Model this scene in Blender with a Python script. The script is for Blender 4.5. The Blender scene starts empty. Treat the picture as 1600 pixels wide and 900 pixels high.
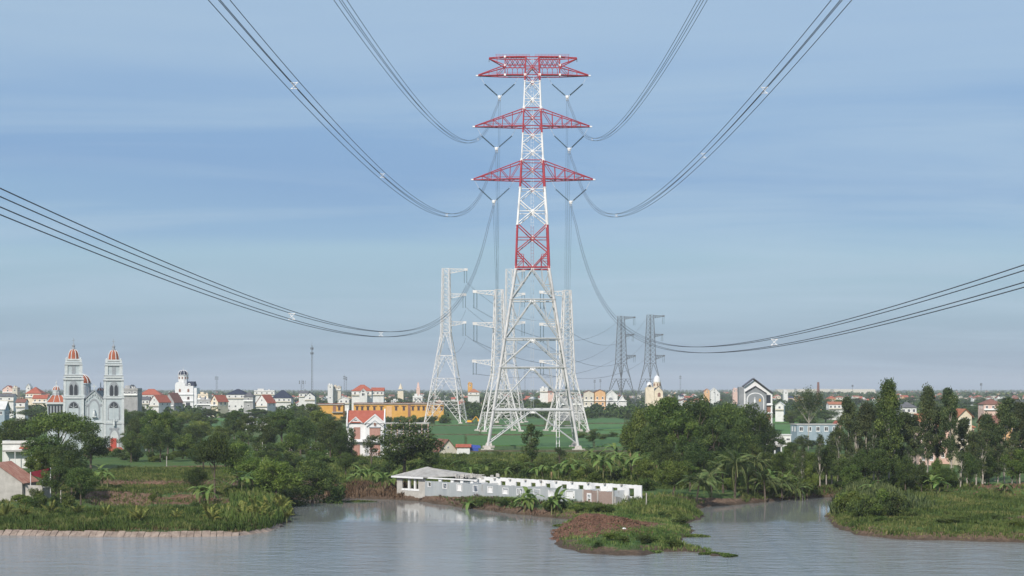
import bpy, math, random
import numpy as np
from mathutils import Vector, Matrix, Quaternion
C = bpy.context.scene.collection
R = math.radians
F = 2566.0; HC = 25.0; CX = 800.0; HY = 606.0
# ---------------------------------------------------------------- camera, sun, sky, exposure
scn = bpy.context.scene
cam_d = bpy.data.cameras.new('camera'); cam = bpy.data.objects.new('camera', cam_d); C.objects.link(cam)
cam.location = (0, 0, HC); cam.rotation_euler = (R(90), 0, 0)
cam_d.sensor_width = 36.0; cam_d.lens = F/1600*36.0
cam_d.shift_y = (HY-450)/1600.0
cam_d.clip_start = 0.5; cam_d.clip_end = 60000
scn.camera = cam
scn.view_settings.view_transform = 'Standard'; scn.view_settings.look = 'None'
scn.view_settings.exposure = 0.25; scn.view_settings.gamma = 1.0
SUN_EL, SUN_AZ = R(36), R(203)
sd = bpy.data.lights.new('sun', 'SUN'); sd.energy = 3.7; sd.angle = R(0.6); sd.color = (1.0, 0.93, 0.84)
sun = bpy.data.objects.new('sun', sd); C.objects.link(sun)
sv = Vector((math.sin(SUN_AZ)*math.cos(SUN_EL), math.cos(SUN_AZ)*math.cos(SUN_EL), math.sin(SUN_EL)))
sun.rotation_euler = sv.to_track_quat('Z', 'Y').to_euler(); sun.location = (-60, -100, 120)
w = bpy.data.worlds.new('World'); scn.world = w; w.use_nodes = True
nt = w.node_tree; N = nt.nodes; L = nt.links; N.clear()
def wn(t, **k):
    n = N.new(t)
    for a, b in k.items(): setattr(n, a, b)
    return n
def wmath(op, a, b=None, c=None):
    n = wn('ShaderNodeMath', operation=op)
    for i, v in enumerate((a, b, c)):
        if v is None: continue
        if isinstance(v, (int, float)): n.inputs[i].default_value = v
        else: L.new(v, n.inputs[i])
    return n.outputs[0]
sky = wn('ShaderNodeTexSky', sky_type='NISHITA'); sky.sun_disc = False
sky.sun_elevation = SUN_EL; sky.sun_rotation = SUN_AZ; sky.altitude = 20; sky.air_density = 1.0; sky.dust_density = 1.6; sky.ozone_density = 2.0
bg1 = wn('ShaderNodeBackground'); bg1.inputs[1].default_value = 0.085; L.new(sky.outputs[0], bg1.inputs[0])
tc = wn('ShaderNodeTexCoord'); sep = wn('ShaderNodeSeparateXYZ'); L.new(tc.outputs['Generated'], sep.inputs[0])
zz = wmath('MAXIMUM', sep.outputs[2], 0.0)
den = wmath('ADD', zz, 0.10)
comb = wn('ShaderNodeCombineXYZ')
L.new(wmath('DIVIDE', sep.outputs[0], den), comb.inputs[0]); L.new(wmath('DIVIDE', sep.outputs[1], den), comb.inputs[1])
mp = wn('ShaderNodeMapping'); mp.inputs['Scale'].default_value = (0.48, 1.25, 1); mp.inputs['Rotation'].default_value = (0, 0, R(9)); mp.inputs['Location'].default_value = (3.1, 1.7, 0); L.new(comb.outputs[0], mp.inputs[0])
n1 = wn('ShaderNodeTexNoise'); n1.inputs['Scale'].default_value = 0.9; n1.inputs['Detail'].default_value = 9; n1.inputs['Roughness'].default_value = 0.56; n1.inputs['Distortion'].default_value = 0.7
L.new(mp.outputs[0], n1.inputs['Vector'])
cmask = wn('ShaderNodeMapRange'); cmask.inputs['From Min'].default_value = 0.40; cmask.inputs['From Max'].default_value = 0.70; cmask.clamp = True
L.new(n1.outputs[0], cmask.inputs['Value'])
# large scale elevation colour of the veiled sky
ramp = wn('ShaderNodeValToRGB'); e = ramp.color_ramp
stops = [(0.0, (0.24, 0.335, 0.455)), (0.02, (0.25, 0.36, 0.48)), (0.05, (0.285, 0.425, 0.545)), (0.08, (0.305, 0.465, 0.59)), (0.10, (0.235, 0.39, 0.58)), (0.125, (0.195, 0.335, 0.555)), (0.175, (0.215, 0.36, 0.575)), (0.235, (0.295, 0.43, 0.61)), (0.45, (0.39, 0.50, 0.65)), (1.0, (0.40, 0.47, 0.63))]
e.elements[0].position = 0; e.elements[0].color = (*stops[0][1], 1); e.elements[1].position = 1; e.elements[1].color = (*stops[-1][1], 1)
for p, c in stops[1:-1]:
    x = e.elements.new(p); x.color = (*c, 1)
n2 = wn('ShaderNodeTexNoise'); n2.inputs['Scale'].default_value = 0.55; n2.inputs['Detail'].default_value = 3; L.new(mp.outputs[0], n2.inputs['Vector'])
zd = wmath('ADD', zz, wmath('MULTIPLY', wmath('SUBTRACT', n2.outputs[0], 0.5), wmath('MULTIPLY', zz, 0.9)))
L.new(zd, ramp.inputs[0])
mixc = wn('ShaderNodeMix', data_type='RGBA'); L.new(wmath('MULTIPLY', cmask.outputs[0], 0.8), mixc.inputs[0])
L.new(ramp.outputs[0], mixc.inputs[6]); mixc.inputs[7].default_value = (0.375, 0.505, 0.635, 1)
bg2 = wn('ShaderNodeBackground'); bg2.inputs[1].default_value = 1.0; L.new(mixc.outputs[2], bg2.inputs[0])
ms = wn('ShaderNodeMixShader'); ms.inputs[0].default_value = 0.82
L.new(bg1.outputs[0], ms.inputs[1]); L.new(bg2.outputs[0], ms.inputs[2])
wo = wn('ShaderNodeOutputWorld'); L.new(ms.outputs[0], wo.inputs[0])

# ---------------------------------------------------------------- helpers
def X_(px, d): return (px-CX)*d/F
def Z_(py, d): return HC+(HY-py)*d/F
def D_(py, z=2.0): return (HC-z)*F/(py-HY)
def PX_(x, d): return CX+x*F/d
MATS = {}
def mat(name, c1, c2=None, rough=0.85, scale=1.0, bump=0.0, spec=0.3, metal=0.0, objvar=0.0, detail=5, stretch=None, contrast=(0.35, 0.65), c3=None):
    if name in MATS: return MATS[name]
    m = bpy.data.materials.new(name); m.use_nodes = True; t = m.node_tree; n = t.nodes; b = n['Principled BSDF']
    b.inputs['Roughness'].default_value = rough; b.inputs['Metallic'].default_value = metal
    b.inputs['Specular IOR Level'].default_value = spec
    col = None
    if c2 is not None:
        tc = n.new('ShaderNodeTexCoord'); mpn = n.new('ShaderNodeMapping'); t.links.new(tc.outputs['Object'], mpn.inputs[0])
        if stretch: mpn.inputs['Scale'].default_value = stretch
        no = n.new('ShaderNodeTexNoise'); no.inputs['Scale'].default_value = scale; no.inputs['Detail'].default_value = detail; no.inputs['Roughness'].default_value = 0.65
        t.links.new(mpn.outputs[0], no.inputs['Vector'])
        cr = n.new('ShaderNodeValToRGB'); cr.color_ramp.elements[0].position = contrast[0]; cr.color_ramp.elements[1].position = contrast[1]
        cr.color_ramp.elements[0].color = (*c1, 1); cr.color_ramp.elements[1].color = (*c2, 1)
        if c3 is not None:
            q = cr.color_ramp.elements.new(min(0.95, contrast[1]+0.12)); q.color = (*c3, 1)
        t.links.new(no.outputs[0], cr.inputs[0]); col = cr.outputs[0]
        if bump:
            bm_ = n.new('ShaderNodeBump'); bm_.inputs['Strength'].default_value = bump; bm_.inputs['Distance'].default_value = 0.1
            t.links.new(no.outputs[0], bm_.inputs['Height']); t.links.new(bm_.outputs[0], b.inputs['Normal'])
    if objvar:
        oi = n.new('ShaderNodeObjectInfo'); hs = n.new('ShaderNodeHueSaturation')
        mr = n.new('ShaderNodeMapRange'); mr.inputs['To Min'].default_value = 1-objvar; mr.inputs['To Max'].default_value = 1+objvar
        t.links.new(oi.outputs['Random'], mr.inputs[0]); t.links.new(mr.outputs[0], hs.inputs['Value'])
        if col is None: hs.inputs['Color'].default_value = (*c1, 1)
        else: t.links.new(col, hs.inputs['Color'])
        col = hs.outputs[0]
    if col is None: b.inputs['Base Color'].default_value = (*c1, 1)
    else: t.links.new(col, b.inputs['Base Color'])
    MATS[name] = m; return m
def leafmat(name, dark, mid, light, trans=0.22, rough=0.6):
    if name in MATS: return MATS[name]
    m = bpy.data.materials.new(name); m.use_nodes = True; t = m.node_tree; n = t.nodes; n.clear()
    out = n.new('ShaderNodeOutputMaterial'); b = n.new('ShaderNodeBsdfPrincipled'); tr = n.new('ShaderNodeBsdfTranslucent'); mx = n.new('ShaderNodeMixShader')
    b.inputs['Roughness'].default_value = rough; b.inputs['Specular IOR Level'].default_value = 0.25
    at = n.new('ShaderNodeAttribute'); at.attribute_name = 'tint'
    cr = n.new('ShaderNodeValToRGB'); cr.color_ramp.elements[0].color = (*dark, 1); cr.color_ramp.elements[1].color = (*light, 1)
    q = cr.color_ramp.elements.new(0.5); q.color = (*mid, 1)
    oi = n.new('ShaderNodeObjectInfo'); hs = n.new('ShaderNodeHueSaturation')
    mr = n.new('ShaderNodeMapRange'); mr.inputs['To Min'].default_value = 0.75; mr.inputs['To Max'].default_value = 1.25
    mh = n.new('ShaderNodeMapRange'); mh.inputs['To Min'].default_value = 0.485; mh.inputs['To Max'].default_value = 0.515
    mm = n.new('ShaderNodeMath'); mm.operation = 'FRACT'; m2 = n.new('ShaderNodeMath'); m2.operation = 'MULTIPLY'; m2.inputs[1].default_value = 7.31
    t.links.new(oi.outputs['Random'], m2.inputs[0]); t.links.new(m2.outputs[0], mm.inputs[0]); t.links.new(mm.outputs[0], mh.inputs[0]); t.links.new(mh.outputs[0], hs.inputs['Hue'])
    t.links.new(oi.outputs['Random'], mr.inputs[0]); t.links.new(mr.outputs[0], hs.inputs['Value'])
    t.links.new(at.outputs['Fac'], cr.inputs[0]); t.links.new(cr.outputs[0], hs.inputs['Color'])
    t.links.new(hs.outputs[0], b.inputs['Base Color']); t.links.new(hs.outputs[0], tr.inputs[0])
    mx.inputs[0].default_value = trans; t.links.new(b.outputs[0], mx.inputs[1]); t.links.new(tr.outputs[0], mx.inputs[2]); t.links.new(mx.outputs[0], out.inputs[0])
    MATS[name] = m; return m

def link(name, data, parent=None, loc=None, rz=0.0, scale=None):
    o = bpy.data.objects.new(name, data); C.objects.link(o)
    if parent is not None: o.parent = parent
    if loc is not None: o.location = loc
    if rz: o.rotation_euler = (0, 0, rz)
    if scale is not None: o.scale = scale
    return o
def tag(o, label=None, cat=None, group=None, kind=None):
    if label: o['label'] = label
    if cat: o['category'] = cat
    if group: o['group'] = group
    if kind: o['kind'] = kind
    return o
def thing(name, label, cat, loc=(0, 0, 0), rz=0.0, group=None):
    return tag(link(name, None, None, loc, rz), label, cat, group)
class MB:
    def __init__(s): s.v = []; s.f = []; s.m = []; s.cur = 0
    def poly(s, pts, m=None):
        b = len(s.v); s.v += [tuple(p) for p in pts]; s.f.append(tuple(range(b, b+len(pts)))); s.m.append(s.cur if m is None else m)
    def hexa(s, p, m=None):   # 8 points: bottom 4 ccw, top 4 ccw
        b = len(s.v); s.v += [tuple(q) for q in p]
        for f in ((3, 2, 1, 0), (4, 5, 6, 7), (0, 1, 5, 4), (1, 2, 6, 5), (2, 3, 7, 6), (3, 0, 4, 7)):
            s.f.append(tuple(b+i for i in f)); s.m.append(s.cur if m is None else m)
    def box(s, x0, x1, y0, y1, z0, z1, m=None):
        s.hexa([(x0, y0, z0), (x1, y0, z0), (x1, y1, z0), (x0, y1, z0), (x0, y0, z1), (x1, y0, z1), (x1, y1, z1), (x0, y1, z1)], m)
    def obox(s, cx, cy, z0, z1, sx, sy, a=0, m=None, tx=1.0, ty=None):
        ty = tx if ty is None else ty
        ca, sa = math.cos(a), math.sin(a); P = []
        for z, kx, ky in ((z0, 1, 1), (z1, tx, ty)):
            for ux, uy in ((-1, -1), (1, -1), (1, 1), (-1, 1)):
                x, y = ux*sx/2*kx, uy*sy/2*ky; P.append((cx+x*ca-y*sa, cy+x*sa+y*ca, z))
        s.hexa(P, m)
    def tube(s, p0, p1, r0, r1=None, n=6, m=None, caps=True):
        r1 = r0 if r1 is None else r1
        p0 = Vector(p0); p1 = Vector(p1); d = p1-p0
        if d.length < 1e-6: return
        d.normalize(); a = d.orthogonal().normalized(); c = d.cross(a); b = len(s.v); mm = s.cur if m is None else m
        for p, r in ((p0, r0), (p1, r1)):
            for i in range(n):
                t = 2*math.pi*i/n; s.v.append(tuple(p+(a*math.cos(t)+c*math.sin(t))*r))
        for i in range(n):
            j = (i+1) % n; s.f.append((b+i, b+j, b+n+j, b+n+i)); s.m.append(mm)
        if caps: s.f.append(tuple(b+n+i for i in range(n))); s.m.append(mm); s.f.append(tuple(b+n-1-i for i in range(n))); s.m.append(mm)
    def path(s, pts, rad, n=6, m=None):
        pts = [Vector(p) for p in pts]; mm = s.cur if m is None else m; b = len(s.v)
        if not hasattr(rad, '__len__'): rad = [rad]*len(pts)
        d0 = (pts[-1]-pts[0]).normalized(); up = Vector((0, 0, 1)) if abs(d0.z) < 0.9 else Vector((1, 0, 0))
        for k, p in enumerate(pts):
            d = (pts[min(k+1, len(pts)-1)]-pts[max(k-1, 0)]).normalized(); a = d.cross(up).normalized(); c = a.cross(d)
            for i in range(n):
                t = 2*math.pi*i/n; s.v.append(tuple(p+(a*math.cos(t)+c*math.sin(t))*rad[k]))
        for k in range(len(pts)-1):
            for i in range(n):
                j = (i+1) % n; s.f.append((b+k*n+i, b+k*n+j, b+(k+1)*n+j, b+(k+1)*n+i)); s.m.append(mm)
    def lathe(s, prof, cx=0, cy=0, n=12, m=None, a0=0.0):
        b = len(s.v); mm = s.cur if m is None else m
        for r, z in prof:
            for i in range(n):
                t = 2*math.pi*i/n+a0; s.v.append((cx+r*math.cos(t), cy+r*math.sin(t), z))
        for k in range(len(prof)-1):
            for i in range(n):
                j = (i+1) % n; s.f.append((b+k*n+i, b+k*n+j, b+(k+1)*n+j, b+(k+1)*n+i)); s.m.append(mm)
    def mesh(s, name, mats, smooth=False):
        me = bpy.data.meshes.new(name); me.from_pydata(s.v, [], s.f)
        if not isinstance(mats, (list, tuple)): mats = [mats]
        for q in mats: me.materials.append(q)
        if len(mats) > 1: me.polygons.foreach_set('material_index', s.m)
        if smooth: me.polygons.foreach_set('use_smooth', [True]*len(me.polygons))
        me.update(); return me
    def build(s, name, mats, parent=None, loc=None, rz=0.0, smooth=False):
        return link(name, s.mesh(name, mats, smooth), parent, loc, rz)
def npmesh(name, V, nper, mats, tint=None, mi=None):
    """V: (n*nper,3) loose polygons of nper corners"""
    n = len(V)//nper; me = bpy.data.meshes.new(name)
    me.vertices.add(len(V)); me.vertices.foreach_set('co', np.asarray(V, np.float32).ravel())
    me.loops.add(len(V)); me.loops.foreach_set('vertex_index', np.arange(len(V), dtype=np.int32))
    me.polygons.add(n); me.polygons.foreach_set('loop_start', np.arange(0, len(V), nper, dtype=np.int32))
    me.polygons.foreach_set('loop_total', np.full(n, nper, np.int32))
    for q in (mats if isinstance(mats, (list, tuple)) else [mats]): me.materials.append(q)
    if mi is not None: me.polygons.foreach_set('material_index', np.asarray(mi, np.int32))
    me.update(calc_edges=True)
    if tint is not None:
        a = me.attributes.new('tint', 'FLOAT', 'FACE'); a.data.foreach_set('value', np.asarray(tint, np.float32))
    return me
# ---------------------------------------------------------------- auto labels
LM = [(-40, 500, 'the left edge'), (55, 1500, 'the large red temple roof'), (147, 600, 'the twin-towered church'), (240, 1250, 'the white gable house'), (290, 1405, 'the domed white mansion'), (342, 1250, 'the cream gable house'), (402, 894, 'the white flat-roofed house'), (438, 1400, 'the navy hipped roof'),
      (488, 1700, 'the tall radio mast'), (525, 1130, 'the small yellow block'), (572, 541, 'the white villa'), (632, 425, 'the big round tree'), (697, 1054, 'the leftmost steel pylon'), (779, 894, 'the white left pylon'),
      (832, 600, 'the red-white tower'), (885, 894, 'the white right pylon'), (938, 1513, 'the row of townhouses'), (972, 1718, 'the left grey pylon'), (1016, 1718, 'the right grey pylon'), (1100, 450, 'the dense dark grove'),
      (1182, 850, 'the tall grey-gabled house'), (1278, 663, 'the blue-grey shed'), (1325, 400, 'the slim pale-trunked tree'), (1388, 400, 'the tallest eucalyptus'), (1480, 496, 'the pink house'), (1570, 520, 'the orange house'), (1660, 500, 'the right edge')]
AUTO = []
def auto(o, desc, px, d, cat, group=None):
    tag(o, None, cat, group); AUTO.append((o, desc, px, d)); return o
ORD = 'first second third fourth fifth sixth seventh eighth ninth tenth eleventh twelfth thirteenth fourteenth fifteenth sixteenth seventeenth eighteenth nineteenth twentieth'.split()
def finish_labels():
    cells = {}
    for o, desc, px, d in AUTO:
        if px < 0: rel = 'at the left edge' ; key = (desc, rel)
        elif px > 1600: key = (desc, 'at the right edge')
        else:
            lm = min(LM, key=lambda l: abs(l[0]-px)); dx = px-lm[0]
            if abs(dx) < 14: rel = ('behind ' if d > lm[1] else 'in front of ')+lm[2]
            else: rel = ('left of ' if dx < 0 else 'right of ')+lm[2]
            key = (desc, rel)
        band = 'far' if d > 1700 else ('mid' if d > 800 else 'near')
        cells.setdefault(key+(band,), []).append((px, d, o))
    bands = {}
    for k in cells: bands.setdefault(k[:2], []).append(k[2])
    for (desc, rel, band), lst in cells.items():
        lst.sort(key=lambda t: t[0])
        far = ''
        if len(bands[(desc, rel)]) > 1: far = {'far': 'far ', 'mid': 'distant ', 'near': 'near '}[band]
        for i, (px, d, o) in enumerate(lst):
            s = far+desc+' '+rel
            if len(lst) > 1: s += ', '+(ORD[i] if i < 20 else str(i+1)+'th')+' from left'
            ws = s.split()
            o['label'] = s
# ---------------------------------------------------------------- terrain
def W(px, py, z=0.0):
    d = (HC-z)*F/(py-HY); return (X_(px, d), d)
_land = [(-20000, 270), (-160, 272)] + [W(*p) for p in [(-100, 838), (0, 836), (130, 838), (260, 839), (370, 838), (420, 831), (450, 818), (460, 805), (454, 793), (436, 785), (470, 781), (540, 779), (600, 780), (650, 783), (720, 793), (800, 803), (860, 809),
    (898, 812), (878, 820), (866, 830), (864, 843), (874, 855), (905, 864), (960, 868), (1005, 868), (1030, 862), (1075, 862), (1112, 867), (1125, 872), (1118, 862), (1080, 855), (1062, 846), (1078, 838), (1083, 828), (1072, 818), (1100, 808), (1085, 797), (1100, 792),
    (1150, 789), (1200, 784), (1255, 779), (1300, 777), (1306, 792), (1292, 808), (1304, 824), (1340, 836), (1400, 843), (1500, 845), (1600, 848), (1750, 850)]] + [(160, 262), (20000, 262), (20000, 20500), (-20000, 20500)]
POLY = np.array(_land)
_pond = np.array([W(160, 801), W(215, 802), W(216, 793), (W(165, 791))])
def sdf(x, y, poly):
    x = np.asarray(x, float).ravel(); y = np.asarray(y, float).ravel()
    best = np.full(x.shape, 1e18); ins = np.zeros(x.shape, bool)
    a = poly; b = np.roll(poly, -1, axis=0)
    for (x0, y0), (x1, y1) in zip(a, b):
        dx, dy = x1-x0, y1-y0; t = np.clip(((x-x0)*dx+(y-y0)*dy)/(dx*dx+dy*dy), 0, 1)
        q = (x-x0-t*dx)**2+(y-y0-t*dy)**2; best = np.minimum(best, q)
        if y0 != y1:
            c = ((y0 > y) != (y1 > y)) & (x < (x1-x0)*(y-y0)/(y1-y0)+x0); ins ^= c
    r = np.sqrt(best); return np.where(ins, r, -r)
def wob(x, y, s, seed=0.0):
    return (np.sin(x*s*1.3+seed*1.7+1.9*np.sin(y*s*0.7+seed))+np.sin(y*s*1.7+seed*2.3+1.6*np.sin(x*s*1.1+seed*0.5))+0.6*np.sin((x+y)*s*2.9+seed))/2.6
def sst(a, b, x):
    t = np.clip((x-a)/(b-a), 0, 1); return t*t*(3-2*t)
BUMPS = [(13.2, 289, 1.5, 4.2, 4.5), (18.8, 290, 0.9, 4.2, 3.2), (9.5, 282, 0.5, 3, 4), (15, 324, -0.9, 9, 7), (0, 340, -0.8, 10, 7), (-15, 352, -0.6, 8, 6),
         (72, 342, 1.9, 7, 9), (88, 334, 1.3, 12, 4), (70, 316, 1.1, 6, 4), (106, 350, 2.4, 14, 6), (100, 312, 1.3, 14, 4), (74, 296, 0.9, 7, 3), (96, 290, 0.9, 12, 3), (84, 304, .8, 5, 3), (60, 330, .8, 4, 5),
         (32, 352, 0.8, 5, 5), (56, 384, 0.9, 6, 4), (64, 383, 1.1, 5, 4), (-70, 312, 0.5, 12, 5), (-48, 318, 0.9, 4, 6)]
def height(x, y):
    x = np.asarray(x, float).ravel(); y = np.asarray(y, float).ravel()
    s = sdf(x, y, POLY)
    s2 = s+0.7*wob(x, y, 0.45, 1.0)*(np.abs(s) < 8)+0.35*wob(x, y, 1.3, 4.0)*(np.abs(s) < 5)
    s2 = np.where((x < -42) & (y < 322), s-0.9+0.15*wob(x, y, 1.3, 4.0), s2)
    h = np.where(s2 > 0, 2.0*(1-np.exp(-np.maximum(s2, 0)/2.6)), np.maximum(-1.6, s2*0.5))
    h = np.where(h > 0, h*(1-.5*sst(2, 8, x)*sst(48, 40, x)*sst(316, 306, y)), h)
    inland = sst(0.5, 4, s)
    near = sst(620, 560, y)
    h += inland*near*(0.18*wob(x, y, 0.22, 2.0)+0.10*wob(x, y, 0.8, 3.0))
    for cx, cy, a, sx, sy in BUMPS: h += inland*a*np.exp(-((x-cx)/sx)**2-((y-cy)/sy)**2)*(1+0.15*wob(x, y, 1.1, cx))
    h -= inland*0.95*sst(334, 318, y)*sst(-44, -50, x)
    # terraces by the ponds on the left
    m = sst(-105, -98, x)*sst(-60, -66, x)
    h += m*(0.9*sst(340, 344, y)*sst(470, 420, y)+0.8*sst(372, 377, y)*sst(470, 420, y))
    sp = sdf(x, y, _pond); h = np.where(sp > -3, np.minimum(h, 0.35-sp*0.6-0.0), h)
    return h
def dgr(px, py):
    d = D_(py)
    for _ in range(7): d = .5*d+.5*(HC-max(0.0, gz(X_(px, d), d)))*F/(py-HY)
    return d
def gz(x, y): return float(height([x], [y])[0])
def axis(fine0, fine1, st, lo, hi, g=1.16, st2=None, f2=None):
    a = list(np.arange(fine0, fine1+1e-6, st)); s = st
    if f2: 
        while a[-1] < f2: a.append(a[-1]+st2)
        s = st2
    while a[-1] < hi: s *= g; a.append(a[-1]+s)
    s = st; b = [a[0]]
    while b[-1] > lo: s *= g; b.append(b[-1]-s)
    return np.array(b[:0:-1]+a)
xs = axis(-112, 122, 0.85, -20000, 20000); ys = axis(255, 400, 0.8, -600, 20400, st2=2.2, f2=640)
GX, GY = np.meshgrid(xs, ys); gx = GX.ravel(); gy = GY.ravel(); hh = height(gx, gy)
nx, ny = len(xs), len(ys)
sdl = sdf(gx, gy, POLY)
GH = hh.reshape(ny, nx); sl = np.hypot(np.gradient(GH, xs, axis=1), np.gradient(GH, ys, axis=0)).ravel()
soil = sst(4.5, 0.5, sdl+1.5*wob(gx, gy, 0.5, 6))*0.9
soil = np.maximum(soil, sst(0.22, 0.45, sl))
def blob(cx, cy, sx, sy): return np.exp(-(((gx-cx)/sx)**2+((gy-cy)/sy)**2)**1.5)
for cx, cy, sx, sy in [(14, 282, 10, 13), (21, 290, 6, 4.5), (-10, 352, 13, 5), (5, 340, 9, 4), (18, 330, 8, 4), (-32, 366, 10, 8), (58, 382, 14, 7), (108, 352, 15, 6), (92, 287, 8, 3), (-84, 374, 16, 4), (-66, 335, 20, 7), (-84, 375, 16, 4), (-88, 480, 15, 6), (35, 345, 10, 4)]:
    soil = np.maximum(soil, blob(cx, cy, sx, sy)*1.15)
grass_right = sst(48, 60, gx)*sst(372, 360, gy)*sst(2.0, 4.5, sdl)
soil = soil*(1-0.8*grass_right*(1-np.clip(blob(92, 287, 8, 3)+blob(108, 352, 15, 6), 0, 1)))
soil = np.clip(soil, 0, 1)
red = np.clip(blob(14, 288, 9, 8)+blob(21, 291, 6, 4)+0.6*blob(-84, 372, 16, 4)+0.7*blob(-66, 335, 20, 8)+0.7*blob(-88, 480, 16, 8)+0.5*blob(58, 383, 14, 7)+0.4*blob(108, 352, 15, 6), 0, 1)
me = bpy.data.meshes.new('ground')
me.vertices.add(nx*ny); me.vertices.foreach_set('co', np.stack([gx, gy, hh], 1).astype(np.float32).ravel())
ii = (np.arange(ny-1)[:, None]*nx+np.arange(nx-1)[None, :]).ravel()
fc = np.stack([ii, ii+1, ii+nx+1, ii+nx], 1).astype(np.int32)
me.loops.add(fc.size); me.loops.foreach_set('vertex_index', fc.ravel()); me.polygons.add(len(fc))
me.polygons.foreach_set('loop_start', np.arange(0, fc.size, 4, dtype=np.int32)); me.polygons.foreach_set('loop_total', np.full(len(fc), 4, np.int32))
me.polygons.foreach_set('use_smooth', np.ones(len(fc), bool)); me.update(calc_edges=True)
for nm, arr in (('soil', soil), ('red', red), ('shore', np.where(sdl < 0, 1.0, sst(0.9, 0.2, hh)))):
    a = me.attributes.new(nm, 'FLOAT', 'POINT'); a.data.foreach_set('value', arr.astype(np.float32))
gm = bpy.data.materials.new('ground_soil_and_grass'); gm.use_nodes = True; t = gm.node_tree; n = t.nodes; b = n['Principled BSDF']; lk = t.links.new
b.inputs['Roughness'].default_value = 0.95; b.inputs['Specular IOR Level'].default_value = 0.15
tcn = n.new('ShaderNodeTexCoord')
def tnoise(s, det=6, ro=0.65):
    q = n.new('ShaderNodeTexNoise'); q.inputs['Scale'].default_value = s; q.inputs['Detail'].default_value = det; q.inputs['Roughness'].default_value = ro; lk(tcn.outputs['Object'], q.inputs['Vector']); return q.outputs[0]
def tramp(fac, st):
    q = n.new('ShaderNodeValToRGB'); q.color_ramp.elements[0].position = st[0][0]; q.color_ramp.elements[0].color = (*st[0][1], 1); q.color_ramp.elements[1].position = st[-1][0]; q.color_ramp.elements[1].color = (*st[-1][1], 1)
    for p, c in st[1:-1]: z = q.color_ramp.elements.new(p); z.color = (*c, 1)
    lk(fac, q.inputs[0]); return q.outputs[0]
def tmix(f, a, bb):
    q = n.new('ShaderNodeMix'); q.data_type = 'RGBA'
    if isinstance(f, float): q.inputs[0].default_value = f
    else: lk(f, q.inputs[0])
    for i, v in ((6, a), (7, bb)):
        if isinstance(v, tuple): q.inputs[i].default_value = (*v, 1)
        else: lk(v, q.inputs[i])
    return q.outputs[2]
def tmath(op, a, bb):
    q = n.new('ShaderNodeMath'); q.operation = op
    for i, v in enumerate((a, bb)):
        if isinstance(v, float): q.inputs[i].default_value = v
        else: lk(v, q.inputs[i])
    return q.outputs[0]
nf, nb, nl = tnoise(1.6), tnoise(0.12), tnoise(0.012, 4)
grassc = tramp(nf, [(0.3, (0.05, 0.085, 0.022)), (0.5, (0.085, 0.13, 0.035)), (0.7, (0.14, 0.155, 0.055))])
farc = tramp(nl, [(0.35, (0.04, 0.075, 0.028)), (0.5, (0.055, 0.12, 0.035)), (0.6, (0.10, 0.12, 0.06)), (0.7, (0.045, 0.085, 0.03))])
grassc = tmix(tramp(nb, [(0.35, (0, 0, 0)), (0.65, (1, 1, 1))]), grassc, farc)
soilc = tramp(nf, [(0.3, (0.07, 0.045, 0.03)), (0.5, (0.15, 0.10, 0.07)), (0.72, (0.24, 0.17, 0.12))])
redc = tramp(nf, [(0.3, (0.10, 0.05, 0.03)), (0.5, (0.185, 0.09, 0.055)), (0.72, (0.30, 0.18, 0.12))])
def att(nm): q = n.new('ShaderNodeAttribute'); q.attribute_name = nm; return q.outputs['Fac']
sc_ = tmix(att('red'), soilc, redc)
fac = tramp(tmath('ADD', att('soil'), tmath('MULTIPLY', tmath('SUBTRACT', nf, 0.5), 1.1)), [(0.35, (0, 0, 0)), (0.6, (1, 1, 1))])
colr = tmix(fac, grassc, sc_)
colr = tmix(tmath('MULTIPLY', att('shore'), 0.75), colr, (0.05, 0.04, 0.03))
lk(colr, b.inputs['Base Color'])
bp = n.new('ShaderNodeBump'); bp.inputs['Strength'].default_value = 0.9; bp.inputs['Distance'].default_value = 0.35; lk(tnoise(1.1, 8, 0.75), bp.inputs['Height']); lk(bp.outputs[0], b.inputs['Normal'])
me.materials.append(gm)
ground = link('ground', me); tag(ground, 'green and earthen ground reaching from the river bank to the horizon', None, None, 'structure')
# water
wm = bpy.data.materials.new('river_water'); wm.use_nodes = True; t = wm.node_tree; n = t.nodes; b = n['Principled BSDF']; lk = t.links.new
b.inputs['Base Color'].default_value = (0.215, 0.228, 0.222, 1); b.inputs['Roughness'].default_value = 0.07; b.inputs['IOR'].default_value = 1.45; b.inputs['Specular IOR Level'].default_value = 0.5
tcn = n.new('ShaderNodeTexCoord'); mpn = n.new('ShaderNodeMapping'); lk(tcn.outputs['Object'], mpn.inputs[0]); mpn.inputs['Scale'].default_value = (0.55, 1.0, 1); mpn.inputs['Rotation'].default_value = (0, 0, R(12))
q1 = n.new('ShaderNodeTexNoise'); q1.inputs['Scale'].default_value = 1.5; q1.inputs['Detail'].default_value = 4; q1.inputs['Roughness'].default_value = 0.6; lk(mpn.outputs[0], q1.inputs['Vector'])
q2 = n.new('ShaderNodeTexNoise'); q2.inputs['Scale'].default_value = 0.035; q2.inputs['Detail'].default_value = 3; lk(mpn.outputs[0], q2.inputs['Vector'])
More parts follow.
